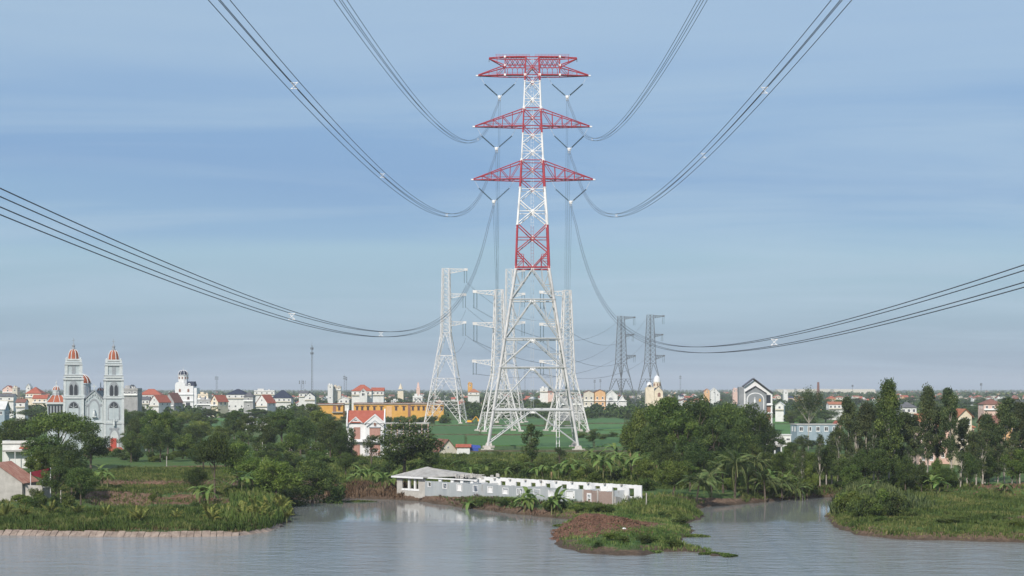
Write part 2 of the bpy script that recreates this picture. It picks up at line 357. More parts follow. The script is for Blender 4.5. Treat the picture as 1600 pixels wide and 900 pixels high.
# calmer near the banks: attribute on the mesh
aw = n.new('ShaderNodeAttribute'); aw.attribute_name = 'calm'
def wm_(op, a, bb):
    q = n.new('ShaderNodeMath'); q.operation = op
    for i, v in enumerate((a, bb)):
        if isinstance(v, float): q.inputs[i].default_value = v
        else: lk(v, q.inputs[i])
    return q.outputs[0]
mr = n.new('ShaderNodeMapRange'); mr.inputs['From Min'].default_value = 0.35; mr.inputs['From Max'].default_value = 0.65; mr.inputs['To Min'].default_value = 0.55; mr.inputs['To Max'].default_value = 1.0; lk(q2.outputs[0], mr.inputs[0])
stg = wm_('MULTIPLY', mr.outputs[0], aw.outputs['Fac'])
q3 = n.new('ShaderNodeTexNoise'); q3.inputs['Scale'].default_value = 0.34; q3.inputs['Detail'].default_value = 3; q3.inputs['Roughness'].default_value = 0.6; lk(mpn.outputs[0], q3.inputs['Vector'])
bp = n.new('ShaderNodeBump'); bp.inputs['Distance'].default_value = 1.0; lk(wm_('ADD', wm_('MULTIPLY', q1.outputs[0], 0.16), wm_('MULTIPLY', q3.outputs[0], 0.44)), bp.inputs['Height']); lk(stg, bp.inputs['Strength']); lk(bp.outputs[0], b.inputs['Normal'])
wx = axis(-120, 130, 4, -600, 600, 1.3); wy = axis(200, 420, 4, -500, 600, 1.3); WXg, WYg = np.meshgrid(wx, wy); wv = np.stack([WXg.ravel(), WYg.ravel(), np.zeros(WXg.size)], 1)
me = bpy.data.meshes.new('river'); me.from_pydata(wv.tolist(), [], [(j*len(wx)+i, j*len(wx)+i+1, (j+1)*len(wx)+i+1, (j+1)*len(wx)+i) for j in range(len(wy)-1) for i in range(len(wx)-1)])
sw = -sdf(wv[:, 0], wv[:, 1], POLY); a = me.attributes.new('calm', 'FLOAT', 'POINT')
calm = 0.035+0.965*sst(14, 50, sw+10*wob(wv[:, 0], wv[:, 1], 0.05, 2))
calm = np.maximum(calm, 1.0*sst(314, 290, wv[:, 1]))
a.data.foreach_set('value', calm.astype(np.float32))
me.materials.append(wm); river = link('river', me); tag(river, 'wide grey-blue river with light ripples', None, None, 'structure')
# rice paddies and bunds
M_paddy = mat('rice_green', (0.045, 0.12, 0.024), (0.07, 0.155, 0.034), 0.8, 0.09, 0.25, c3=(0.09, 0.165, 0.045), contrast=(0.3, 0.6), objvar=0.16, stretch=(0.35, 3.0, 1))
M_bund = mat('bund_grass', (0.05, 0.06, 0.025), (0.13, 0.11, 0.07), 0.95, 0.6)
def paddy(px0, px1, py0, py1, sk=0.0, z=2.03):
    m = MB(); d1, d0 = D_(py0, z), D_(py1, z)
    k = 8; P = []
    a = [(X_(px0, d0)+sk*0, d0), (X_(px1, d0), d0), (X_(px1, d1), d1), (X_(px0, d1), d1)]
    m.hexa([(x, y, z-0.25) for x, y in a]+[(x, y, z+0.35) for x, y in a])
    o = m.build('rice_paddy', M_paddy); tag(o, None, None, None, 'structure'); return o
for a in [(655, 748, 666, 679), (752, 826, 667, 680), (830, 905, 668, 681), (909, 985, 663, 672), (640, 726, 680.5, 696), (730, 823, 681.5, 697), (828, 926, 683, 700.5), (930, 985, 674, 682), (930, 1010, 684, 698), (680, 742, 657.5, 664.5), (905, 975, 654, 661.5), (780, 850, 655, 664.5),
          (298, 345, 659, 668), (300, 378, 651, 657.5), (424, 462, 654, 661), (200, 262, 646, 652), (1210, 1242, 664, 679), (1206, 1246, 652, 661), (1236, 1266, 622, 630), (330, 440, 645, 650)]:
    paddy(*a)
m = MB()
for px0, px1, py in [(640, 990, 706), (655, 985, 680.1), (905, 985, 662.2), (640, 900, 665.3)]:
    d = D_(py); m.box(X_(px0, d), X_(px1, d), d-1.2, d+1.2, 1.6, 2.62)
o = m.build('paddy_bund', M_bund); tag(o, None, None, None, 'structure')
m = MB(); d = D_(717.5); m.box(X_(640, d), X_(1060, d), d-2.0, d+2.0, 1.5, 2.35); o = m.build('concrete_path', mat('path_concrete', (0.22, 0.21, 0.19), (0.3, 0.29, 0.26), 0.9, 0.5)); tag(o, None, None, None, 'structure')
# ---------------------------------------------------------------- towers
M_red = mat('painted_steel_red', (0.33, 0.03, 0.045), (0.41, 0.055, 0.07), 0.5, 0.4)
M_white = mat('painted_steel_white', (0.72, 0.71, 0.70), (0.82, 0.81, 0.80), 0.5, 0.4)
M_steel = mat('galvanised_steel', (0.42, 0.43, 0.43), (0.54, 0.55, 0.55), 0.5, 0.35, metal=0.2)
M_wsteel = mat('new_galvanised_steel', (0.56, 0.54, 0.53), (0.70, 0.68, 0.67), 0.55, 0.4)
M_gsteel = mat('old_galvanised_steel', (0.10, 0.11, 0.12), (0.16, 0.17, 0.18), 0.6, 0.4)
M_ins = mat('insulator_glass_green', (0.03, 0.06, 0.06), None, 0.35)
M_wire = mat('conductor_aluminium', (0.06, 0.065, 0.075), None, 0.5)
M_conc = mat('foundation_concrete', (0.36, 0.33, 0.30), (0.50, 0.47, 0.43), 0.9, 1.2, 0.3)
CYL = {}
def cyl(m):
    if m.name not in CYL:
        b = MB(); b.tube((0, 0, 0), (0, 0, 1), 1, 1, 6); CYL[m.name] = b.mesh('brace', m)
    return CYL[m.name]
def beam(parent, p0, p1, r, m, name='brace'):
    p0 = Vector(p0); p1 = Vector(p1); d = p1-p0; o = bpy.data.objects.new(name, cyl(m)); C.objects.link(o); o.parent = parent
    o.rotation_mode = 'QUATERNION'; o.location = p0; o.rotation_quaternion = d.to_track_quat('Z', 'Y'); o.scale = (r, r, d.length); return o
DT = 600.0; ST = F/DT; TX = X_(832, 612)
def tz(py): return Z_(py, DT+14.5*min(1.0, max(0.0, (705-py)/330)))-2.0      # local height above the ground
mt = thing('transmission_tower', 'giant red and white painted lattice transmission tower standing in the paddies', 'pylon', (TX, DT+16.5, 2.0))
WP = [(0.0, 71.5), (tz(693), 70.0), (tz(420), 26.5), (tz(352), 24.0), (tz(290), 19.3), (tz(200), 14.8), (tz(120), 11.8), (tz(85), 10.5)]
def hw(z):
    for (z0, w0), (z1, w1) in zip(WP, WP[1:]):
        if z <= z1: return (w0+(w1-w0)*(z-z0)/(z1-z0))/ST
    return WP[-1][1]/ST
def fpt(k, s, z, off=0.0):
    w_ = hw(z)
    return [(s*w_, -w_-off, z), (w_+off, s*w_, z), (-s*w_, w_+off, z), (-w_-off, -s*w_, z)][k]
def tcol(py):
    if py < 127 or 169 <= py < 209 or 251 <= py < 294 or 352 <= py < 421: return 0
    return 1 if py < 421 else 2
TM = [M_red, M_white, M_steel]
M_legst = mat('leg_steel_light', (0.46, 0.45, 0.44), (0.60, 0.59, 0.58), 0.5, 0.35)
for sx in (-1, 1):
    for sy in (-1, 1):
        m = MB(); cuts = [697, 640, 574, 529, 468, 421, 352, 294, 251, 209, 169, 127, 88]
        for a, c in zip(cuts, cuts[1:]):
            za, zb = tz(a), tz(c); col = tcol((a+c)/2); r = 0.50 if col == 2 else (0.42 if a > 290 else 0.30)
            m.tube((sx*hw(za), sy*hw(za), za), (sx*hw(zb), sy*hw(zb), zb), r, r*0.97, 8, col)
            m.tube((sx*hw(za), sy*hw(za), za-0.15), (sx*hw(za), sy*hw(za), za+0.2), r*1.45, None, 8, 1 if col != 2 else 2)
        m.build('leg', [M_red, M_white, M_legst], mt, smooth=False)
        f = MB(); zf = tz(697); x, y = sx*hw(zf), sy*hw(zf); f.obox(x*1.005, y*1.005, -0.6, zf+0.15, 3.4, 3.4, 0, None, 0.62); f.obox(x*1.01, y*1.01, -1.0, 0.7, 4.6, 4.6)
        f.build('footing', M_conc, mt)
rest = MB()
def member(k, s0, py0, s1, py1, r, double=0.0):
    p0, p1 = fpt(k, s0, tz(py0)), fpt(k, s1, tz(py1)); c = tcol((py0+py1)/2)
    if k in (0, 2): beam(mt, p0, p1, r, TM[c])
    else: rest.tube(p0, p1, r, None, 5, c, False)
cen = [105, 128, 155, 183, 211, 237, 265, 296, 331, 372, 418]; legp = [116, 142, 169, 197, 224, 251, 280, 313, 350, 392]
for k in range(4):
    for i, cpy in enumerate(cen):
        r = 0.15 if cpy < 300 else 0.21
        if i > 0:
            for s in (-1, 1): member(k, s, legp[i-1], 0, cpy, r)
        if i < len(legp):
            for s in (-1, 1): member(k, 0, cpy, s, legp[i], r)
        member(k, -1, cpy, 1, cpy, r*(0.8 if cpy != 418 else 1.6))
    for py in (117, 169, 197, 251, 280, 89): member(k, -1, py, 1, py, 0.17)
    for s in (-1, 1): member(k, 0, 103, s, 89.5, 0.15); member(k, 0, 103, s, 117, 0.15)
    member(k, -1, 103, 1, 103, 0.12)
    for s in (-1, 1):   # small red corner lacing of the lowest red panel
        member(k, s, 405, s*0.55, 405, 0.12); member(k, s*0.55, 398, s*0.55, 417, 0.12); member(k, s, 417, s*0.55, 405, 0.12); member(k, s, 398, s*0.6, 398, 0.12)
    tops = [420, 468, 529, 574, 641]; bots = [468, 529, 574, 641, 694]
    for a, c in zip(tops, bots):
        if a > 420: member(k, -1, a, 1, a, 0.30 if a != 641 else 0.42)
        for s in (-1, 1):
            member(k, 0, a, s*1.0, c, 0.24)
            mid = a+(c-a)*0.52; sm = s*0.52; wa = hw(tz(a)); wc = hw(tz(c)); xm = s*wc*0.52; sm = xm/hw(tz(mid))
            member(k, sm, mid, s, mid, 0.15); member(k, sm, mid, s*0.55, a, 0.13)
            if a < 500:
                member(k, s, a+3, sm, mid, 0.13); q = a+(c-a)*0.76; xq = s*wc*0.76/hw(tz(q)); member(k, xq, q, s, mid+2, 0.12)
rest.build('side_bracing', TM, mt).update_tag()
mt.children[-1]['kind'] = 'stuff'
# gusset plates (white nodes at the face centres)
gp = MB(); gp.obox(0, 0, -0.75, 0.75, 1.5, 0.12); gpm = gp.mesh('gusset_plate', M_white)
for k in (0, 2):
    for cpy in cen[1:]:
        p = fpt(k, 0, tz(cpy), 0.05); link('gusset_plate', gpm, mt, p, 0, (.8 if cpy > 300 else 0.6,)*3)
    for py in (468, 529, 574, 641): link('gusset_plate', gpm, mt, fpt(k, 0, tz(py)-0.5, 0.05), 0, (1.3, 1, 0.8))
    for py in (169, 251, 117, 418):
        for s in (-1, 1): link('gusset_plate', gpm, mt, fpt(k, s, tz(py), 0.2), 0, (0.6, 1, 0.6))
# ladder up the middle and the trunk ladder down to the ground
lad = MB()
def ladder(mb, x, y, z0, z1, w=0.55, st=1.2, cage=True, m=None):
    for s in (-1, 1): mb.tube((x+s*w/2, y, z0), (x+s*w/2, y, z1), 0.06, None, 4, m, False)
    z = z0
    while z < z1: mb.tube((x-w/2, y, z), (x+w/2, y, z), 0.045, None, 4, m, False); z += st
ladder(lad, 0, 0, tz(640), tz(420), 1.0, 1.5, m=2)
ladder(lad, 0, 0, tz(420), tz(352), 1.0, 1.2, m=0); ladder(lad, 0, 0, tz(352), tz(90), 1.0, 1.2, m=1)
for s in (-1, 1):
    for dy in (-0.6, 0.6): lad.tube((9.6+s*0.55, dy, 0.0), (9.6+s*0.55, dy, tz(530)), 0.13, None, 5, 1, False)
z = 0.0
while z < tz(530): lad.box(9.0, 10.2, -0.6, 0.6, z, z+0.08, 1); z += 2.2
lad.build('ladder', TM, mt)
dk = MB(); zd_ = tz(640); dk.box(-8.5, 8.5, -0.5, 0.5, zd_+0.3, zd_+0.42); dk.build('walkway', M_steel, mt)
ST0 = ST; ST = F/613.0
def crossarm(side, tipx, pyb, pyt, npan=5, r=0.17):
    zb, zt = tz(pyb), tz(pyt); s = side; tx = s*abs(tipx-832)/ST; wb, wt = hw(zb), hw(zt)
    m = MB(); yb = wb*0.95
    TB = [(s*wb, -wb, zb), (tx, -0.35, zb)]; TT = [(s*wt, -wt, zt), (tx, -0.35, zb+0.35)]
    lp = lambda a, c, t_: tuple(a[i]+(c[i]-a[i])*t_ for i in range(3))
    fl = lambda p: (p[0], -p[1], p[2])
    for q in (lambda p: p, fl):
        m.tube(q(TB[0]), q(TB[1]), r*1.25, r, 6, 0); m.tube(q(TT[0]), q(TT[1]), r*1.2, r, 6, 0)
    m.box(min(tx, tx+s*0.9), max(tx, tx+s*0.9), -0.4, 0.4, zb-0.12, zb+0.35, 1)
    # catwalk and bottom lacing make the lower chord read as a thick band
    m.box(min(s*wb, tx*0.97), max(s*wb, tx*0.97), -0.45, 0.45, zb+0.1, zb+0.2, 0)
    for q in (-1, 1): m.tube((s*wb, q*0.45, zb+1.15), (tx*0.9, q*0.45, zb+1.15), 0.05, None, 4, 0, False)
    arm = m.build('crossarm', [M_red, M_white], mt)
    ts = [(i/npan)**0.92 for i in range(npan+1)]
    for i in range(1, npan):
        a, c = lp(TB[0], TB[1], ts[i]), lp(TT[0], TT[1], ts[i])
        for q in (lambda p: p, fl): beam(arm, q(a), q(c), r*0.75, M_red)
        beam(arm, a, fl(a), r*0.7, M_red)
    for i in range(npan-1):
        a, c = lp(TT[0], TT[1], ts[i+1] if i else ts[0]+0.02), lp(TB[0], TB[1], ts[i] if i else ts[1])
        for q in (lambda p: p, fl): beam(arm, q(a), q(c), r*0.7, M_red)
        a2, c2 = lp(TB[0], TB[1], ts[i]), fl(lp(TB[0], TB[1], ts[i+1])); beam(arm, a2, c2, r*0.6, M_red)
    return arm
for tl, tr, pb, pt in ((742, 922, 197, 170), (739.5, 927, 280, 252)):
    crossarm(-1, tl, pb, pt); crossarm(1, tr, pb, pt)
for s, xt, xe in ((-1, 747, 764), (1, 920, 902)):
    m = MB(); X1 = lambda p: (p-832)/ST; wb = hw(tz(117)); zb, zm, zt = tz(117), tz(102), tz(89); xk = s*43/ST; xa = X1(xt); xb = X1(xe); r = 0.17
    for q in (-1, 1):
        y = q*wb
        m.tube((s*wb, y, zb), (xk, y*0.9, zb), r*1.2, None, 6, 0); m.tube((xk, y*0.9, zb), (xa, q*0.3, zb), r*1.2, None, 6, 0); m.tube((xk, y*0.9, zm), (xa, q*0.3, zb+0.3), r*1.2, None, 6, 0)
        m.tube((s*wb, y, zt), (xk, y*0.9, zt), r*1.2, None, 6, 0); m.tube((xk, y*0.9, zt), (xb, q*0.3, zt), r*1.2, None, 6, 0); m.tube((xk, y*0.9, zm), (xb, q*0.3, zt-0.3), r*1.2, None, 6, 0)
        m.tube((s*wb, y, zm), (xk, y*0.9, zm), r, None, 6, 0); m.tube((xk, y*0.9, zb), (xk, y*0.9, zt), r, None, 6, 0)
        for z in (zb+1.1, zt+1.1): m.tube((s*1.0, y*0.5, z), (xk*(1.35 if z > zt else 1.5), y*0.5, z), 0.06, None, 4, 0, False)
        for i in range(11): m.tube((s*(1.0+i*1.25), y*0.5, zt+0.1), (s*(1.0+i*1.25), y*0.5, zt+1.1), 0.045, None, 4, 0, False)
    m.box(min(s*wb, xa*0.98), max(s*wb, xa*0.98), -0.9, 0.9, zb+0.1, zb+0.22, 0); m.box(min(s*wb, xk*1.2), max(s*wb, xk*1.2), -0.9, 0.9, zt+0.1, zt+0.2, 0)
    m.box(min(xa, xa+s*0.9), max(xa, xa+s*0.9), -0.35, 0.35, zb-0.1, zb+0.3, 1)
    arm = m.build('crossarm', [M_red, M_white], mt); n_ = 4
    x0, x1 = s*wb, xk
    for q in (-1, 1):
        y = q*wb*0.95
        for i in range(n_):
            a, c = x0+(x1-x0)*i/n_, x0+(x1-x0)*(i+1)/n_; h = (a+c)/2
            beam(arm, (a, y, zt), (c, y, zm), r*0.65, M_red); beam(arm, (c, y, zt), (a, y, zm), r*0.65, M_red)
            if q < 0: beam(arm, (a, y, zm), (h, y, (zm+zb)/2), r*0.6, M_red); beam(arm, (c, y, zm), (h, y, (zm+zb)/2), r*0.6, M_red); beam(arm, (h, y, (zm+zb)/2), (h, y, zb), r*0.6, M_red)
        for f_ in (0.3, 0.6):
            beam(arm, (xk+(xa-xk)*f_, y*(1-f_), zb), (xk+(xa-xk)*f_, y*(1-f_), zm+(zb-zm)*f_), r*0.65, M_red)
        beam(arm, (xk+(xa-xk)*0.3, y*0.7, zb), (xk, y, zm), r*0.6, M_red)
        beam(arm, (xk+(xb-xk)*0.5, y*0.5, zt), (xk+(xb-xk)*0.5, y*0.5, (zm+zt)/2), r*0.65, M_red)
    for (px_, dz) in ((xk, zb), (xk, zt), (xk, zm)): link('gusset_plate', gpm, arm, (px_, -wb*0.95, dz), 0, (0.5, 1, 0.5))
    # earth wire clamp
    e_ = MB(); e_.tube((xb, 0, zt-0.2), (xb, 0, zt-1.5), 0.12, None, 6); e_.build('earth_wire_clamp', M_gsteel, mt)
# V strings
YOKE = {}
for side, lst in ((-1, [((757, 130), (804, 130), (780.5, 151), 117), ((752, 211), (800, 211), (775.8, 232), 197), ((748, 293), (796, 293), (771.5, 315), 280)]),
                  (1, [((863, 130), (911, 130), (887, 151), 117), ((866.5, 211), (913, 211), (890, 233), 197), ((869, 295), (916.5, 295), (892.5, 316), 280)])):
    for lv, (a, c, y, armpy) in enumerate(lst):
        L3 = lambda p: Vector(((p[0]-832)/ST, 0, tz(p[1])))
        pa, pc, py_ = L3(a), L3(c), L3(y)
        st_ = MB()
        for p in (pa, pc):
            v = (py_-p); ln = v.length; v.normalize()
            up = Vector((p.x-v.x*2.4, 0, tz(armpy)))
            st_.tube(up, p, 0.05, None, 5, 1, False)
            nseg = 26
            for off in (-0.22, 0.22):
                for i in range(nseg):
                    q0 = p+v*(ln-1.2)*i/nseg; q1 = p+v*(ln-1.2)*(i+0.55)/nseg
                    st_.tube(q0+Vector((0, off, 0)), q1+Vector((0, off, 0)), 0.10, 0.30, 7, 0, False)
        st_.build('insulator_string', [M_ins, M_wsteel], mt)
        yk = MB(); yk.lathe([(0.0, py_.z+0.9), (0.55, py_.z+0.7), (0.7, py_.z+0.2), (0.5, py_.z-0.3), (0, py_.z-0.5)], py_.x, 0, 8)
        for dx, dz in ((-0.3, 0), (0.3, 0), (-0.3, -0.6), (0.3, -0.6)): yk.tube((py_.x+dx, -1.0, py_.z-0.4+dz), (py_.x+dx, 1.0, py_.z-0.4+dz), 0.14, None, 6)
        for q in (-1, 1): yk.tube((py_.x, 0, py_.z), (py_.x+q*1.0, 0, py_.z+1.0), 0.1, None, 5)
        yk.build('yoke', M_white, mt)
        YOKE[(side, lv)] = (TX+py_.x, DT+16.5, 2+py_.z-0.5)
ST = ST0
# conductors of the spans towards the camera
ORDN = ['top', 'middle', 'lowest']
sp_mb = MB()
for a_, b_ in (((-.27, 0, .27), (.27, 0, -.27)), ((.27, 0, .27), (-.27, 0, -.27)), ((-.27, 0, .27), (.27, 0, .27)), ((-.27, 0, -.27), (.27, 0, -.27))): sp_mb.tube(a_, b_, 0.03, None, 5)
for sx in (-1, 1):
    for sz in (-1, 1): sp_mb.tube((sx*.27, -0.12, sz*.27), (sx*.27, 0.12, sz*.27), 0.055, None, 6)
sp_mesh = sp_mb.mesh('spacer', M_white)
SPANS = {(-1, 0): (454, .5, 192.5, .176, 106.7, 50), (-1, 1): (373, .432, 116.6, .1178, 71.4, 57), (-1, 2): (290, .224, 19.7, .0733, 21.8, 61),
         (1, 0): (454, .58, 225, .212, 128, -54), (1, 1): (373, .452, 121.7, .122, 74.1, -57), (1, 2): (290, .216, 12.95, .078, 14.1, -60)}
SPP = {(-1, 0): [.62], (-1, 1): [.155, .246, .43], (-1, 2): [.165, .262], (1, 0): [.6], (1, 1): [.163, .221, .45], (1, 2): [.163]}
for (side, lv), (h1, sa, ha, sb, hb, off) in SPANS.items():
    sl1 = (h1-ha)/(1-sa); sl2 = (ha-hb)/(sa-sb); cc = (sl1-sl2)/(1-sb)
    x0, y0, z0 = YOKE[(side, lv)]
    def zc(s): return HC+(h1+sl1*(s-1)+cc*(s-1)*(s-sa))/ST
    lab = f'{ORDN[lv]} four-wire bundle sweeping overhead from the {"left" if side < 0 else "right"} side of the tower'
    bt = thing('conductor_bundle', lab, 'power line', (0, 0, 0), 0, 'conductor bundles crossing the river')
    def xc(y): return x0+(y-y0)*32.0/F
    S = np.concatenate([np.linspace(y0/DT, 0.3, 40), np.linspace(0.29, -0.12, 70), np.linspace(-0.15, -1.0, 20)])
    dzend = z0-zc(y0/DT)
    tilt = 0.0
    for ax, az in ((-.25, .25), (.25, .25), (-.25, -.25), (.25, -.25)):
        rx, rz = ax*math.cos(tilt)-az*math.sin(tilt), ax*math.sin(tilt)+az*math.cos(tilt)
        pts = [(xc(s*DT)+rx, s*DT, zc(s)+dzend*max(0, (s-0.9)/(y0/DT-0.9))+rz) for s in S]
        m = MB(); m.path(pts, [0.018+0.014*min(1, max(0, (s-0.05)/0.5)) for s in S], 5); m.build('conductor', M_wire, bt)
    for s in SPP[(side, lv)]: link('spacer', sp_mesh, bt, (xc(s*DT), s*DT, zc(s)), 0, (.62, .62, .62))
# ---------------------------------------------------------------- other lattice towers
def lattice_tower(name, label, px, d, prof, rot, arms, m_leg, m_br, r, npan, foot=True, split=None, group=None, asym=0.0, footpy=None):
    sc = F/d; x0 = X_(px, d); t = thing(name, label, 'pylon', (x0, d, 2.0), rot, group)
    P = [(Z_(py, d)-2.0, hwp/sc) for py, hwp in prof]; P.sort()
    def h_(z):
        if z <= P[0][0]: return P[0][1]
        for (z0, w0), (z1, w1) in zip(P, P[1:]):
            if z <= z1: return w0+(w1-w0)*(z-z0)/(z1-z0)
        return P[-1][1]
    ks = 1.0/(abs(math.cos(rot))+abs(math.sin(rot))); hh_ = lambda z: h_(z)*ks
    zt = P[-1][0]
    zs = [0.0]; zsplit = Z_(split, d)-2.0 if split else 0
    for sx in (-1, 1):
        for sy in (-1, 1):
            m = MB()
            for (za, _), (zb, _) in zip(P, P[1:]):
                m.tube((sx*hh_(za), sy*hh_(za), za), (sx*hh_(zb), sy*hh_(zb), zb), r*2.3, r*1.7, 5)
            m.build('leg', m_leg, t)
            if foot:
                f = MB(); w0 = hh_(0); f.obox(sx*w0, sy*w0, -0.5, 1.2, 3.2, 3.2, 0, None, 0.7); f.build('footing', M_conc, t)
    br = MB()
    # splayed part: big K panels with secondary lacing; upper body: X panels
    def fp(k, s, z):
        w_ = hh_(z); return [(s*w_, -w_, z), (w_, s*w_, z), (-s*w_, w_, z), (-w_, -s*w_, z)][k]
    levels = []
    z = zsplit; nl = npan[0]
    low = [zsplit*(1-(1-i/nl)**1.0) for i in range(nl+1)]
    for k in range(4):
        for a, c in zip(low, low[1:]):
            br.tube(fp(k, -1, c), fp(k, 1, c), r, None, 4, None, False)
            for s in (-1, 1):
                br.tube(fp(k, s, a), fp(k, 0, c), r, None, 4, None, False)
                for f_ in (1/6, 2/6, 3/6, 4/6, 5/6):
                    zm = a+(c-a)*f_; wm_2 = hh_(a)*(1-f_)/hh_(zm)
                    br.tube(fp(k, s, zm), fp(k, s*wm_2, zm), r*0.6, None, 4, None, False)
                    zm2 = a+(c-a)*min(1, f_+1/6); br.tube(fp(k, s, zm2), fp(k, s*wm_2, zm), r*0.6, None, 4, None, False)
        z = zsplit; n2_ = npan[1]
        for i in range(n2_):
            a, c = zsplit+(zt-zsplit)*i/n2_, zsplit+(zt-zsplit)*(i+1)/n2_
            br.tube(fp(k, -1, a), fp(k, 1, c), r*0.8, None, 4, None, False); br.tube(fp(k, 1, a), fp(k, -1, c), r*0.8, None, 4, None, False); br.tube(fp(k, -1, c), fp(k, 1, c), r*0.7, None, 4, None, False)
    o = br.build('bracing', m_br, t); o['kind'] = 'stuff'
    ca, sa = math.cos(-rot), math.sin(-rot)
    def loc(xw, y, z): return (xw*ca-y*sa, xw*sa+y*ca, z)
    for (py, tip, th, s_len, yaw) in arms:
        za = Z_(py, d)-2.0; X1 = (tip-px)/sc; w_ = h_(za)*0.9; s = 1 if X1 > 0 else -1; zb = za-th/sc; m = MB(); wy = hh_(za)
        for q in (-1, 1):
            A0, A1 = (s*w_, q*wy, za), (X1, q*0.5, za-0.2); B0, B1 = (s*w_, q*wy, zb), (X1, q*0.5, za-0.9)
            m.tube(loc(*A0), loc(*A1), r*1.1, None, 4, None, False); m.tube(loc(*B0), loc(*B1), r*1.1, None, 4, None, False)
            n3 = 5
            for i in range(n3):
                u0, u1 = i/n3, (i+1)/n3; lerp = lambda a, c, u: tuple(a[j]+(c[j]-a[j])*u for j in range(3))
                m.tube(loc(*lerp(A0, A1, u0)), loc(*lerp(B0, B1, u1)), r*0.7, None, 4, None, False); m.tube(loc(*lerp(A0, A1, u1)), loc(*lerp(B0, B1, u1)), r*0.7, None, 4, None, False)
        xe = X1-s*0.8
        lx, ly, _ = loc(xe, 0, 0); m.obox(lx, ly, za-1.3, za+0.2, 2.2, 1.8, -rot)
        m.build('crossarm', m_br, t)
        if s_len:
            for off in (0, -s*1.6):
                st_ = MB(); n4 = 14; Ls = s_len/sc
                for i in range(n4): st_.tube(loc(X1-s*0.3+off, 0, za-1.0-Ls*i/n4), loc(X1-s*0.3+off, 0, za-1.0-Ls*(i+0.7)/n4), 0.16, 0.26, 5, None, False)
                st_.build('insulator_string', M_ins, t)
    return t
lattice_tower('lattice_pylon', 'white lattice pylon farthest left, behind the yellow building, arms to the right', 697, 1054, [(419.5, 6.0), (470, 7), (520, 8), (662, 33)], R(-9), [(420, 730, 7, 20, 0), (459, 728, 7, 20, 0), (502.5, 728, 7, 20, 0)], M_wsteel, M_wsteel, 0.17, (4, 11), split=520)
lattice_tower('lattice_pylon', 'pale lattice pylon half hidden behind the left legs of the red-white tower', 796, 1070, [(420.5, 5.6), (470, 6.5), (560, 9), (662, 27)], R(-9), [(421, 820, 6, 20, 0), (458, 820, 6, 20, 0), (502.5, 820, 6, 20, 0)], M_wsteel, M_wsteel, 0.13, (4, 11), split=540)
lattice_tower('lattice_pylon', 'bright white lattice pylon left, seen through the big tower, arms pointing left', 779.5, 858, [(452.5, 6.8), (505, 8.5), (583, 12), (675, 34.5)], R(12), [(454, 739.5, 8, 25, 0), (504, 739.5, 8, 27, 0), (562.5, 738.5, 9, 20, 0)], M_wsteel, M_wsteel, 0.18, (3, 10), split=583)
lattice_tower('lattice_pylon', 'bright white lattice pylon right, seen through the big tower, arms pointing left', 886, 858, [(453.5, 6.2), (505, 8.5), (583, 12), (672, 33)], R(12), [(455, 843.5, 8, 25, 0), (505, 843.5, 8, 27, 0), (563, 843.5, 9, 20, 0)], M_wsteel, M_wsteel, 0.18, (3, 10), split=583)
for px, py0, lab in ((970.5, 494, 'dark grey pylon, left of the two grey pylons on the right horizon'), (1016, 492, 'dark grey pylon, right of the two, above the cream domed church')):
    lattice_tower('lattice_pylon', lab, px, 1718, [(py0, 5.2), (540, 7.6), (568, 8.8), (642, 26)], R(40), [(py0+1, px+22, 4, 12, 0), (522, px+20, 5, 10, 0), (555, px+22.5, 7, 10, 0)], M_gsteel, M_gsteel, 0.2, (3, 11), split=568, foot=False)
# onward spans from the big tower to the two white pylons
def sag(a, b, s, n=14): return [tuple(a[i]+(b[i]-a[i])*k/n-(s*4*(k/n)*(1-k/n) if i == 2 else 0) for i in range(3)) for k in range(n+1)]
for side, px in ((-1, 779.5), (1, 886)):
    for lv, py in enumerate((452, 504, 562)):
        a = YOKE[(side, lv)]; e_ = (X_(px-3+lv*2, 850), 850, Z_(py, 858))
        t = thing('conductor_bundle', f'{ORDN[lv]} wire bundle running from the tower back to the {"left" if side < 0 else "right"} white pylon', 'power line', (0, 0, 0), 0, 'conductor bundles behind the tower')
        for ox, oz in ((-.3, .25), (.3, .25), (-.3, -.25), (.3, -.25)):
            m = MB(); m.path([(p[0]+ox, p[1], p[2]+oz) for p in sag(a, e_, 4.0)], 0.03, 4); m.build('conductor', M_wire, t)
# long thin lines between the distant pylons
def P3(px, py, d): return (X_(px, d), d, Z_(py, d))
lines = [((730, 442, 1054), (858, 500, 1400), 26, 'left pylon upper arm'), ((728, 480, 1054), (880, 548, 1500), 30, 'left pylon middle arm'), ((728, 524, 1054), (900, 590, 1700), 30, 'left pylon lower arm'),
         ((740, 480, 858), (968, 500, 1718), 62, 'white pylon upper arm'), ((740, 532, 858), (966, 528, 1718), 60, 'white pylon middle arm'), ((739, 584, 858), (964, 560, 1718), 28, 'white pylon lower arm'),
         ((844, 480, 858), (1010, 497, 1718), 75, 'right white pylon upper arm'), ((844, 532, 858), (1012, 527, 1718), 66, 'right white pylon middle arm'), ((844, 584, 858), (1010, 560, 1718), 30, 'right white pylon lower arm')]
for a, c, s, nm in lines:
    m = MB()
    for ox in (-0.3, 0.3): m.path([(p[0]+ox, p[1], p[2]) for p in sag(P3(*a), P3(*c), s*0.32, 20)], 0.055, 4)
    tag(m.build('overhead_wire', M_wire), 'thin distant wires hanging from the '+nm, 'power line', 'thin wires between distant pylons')
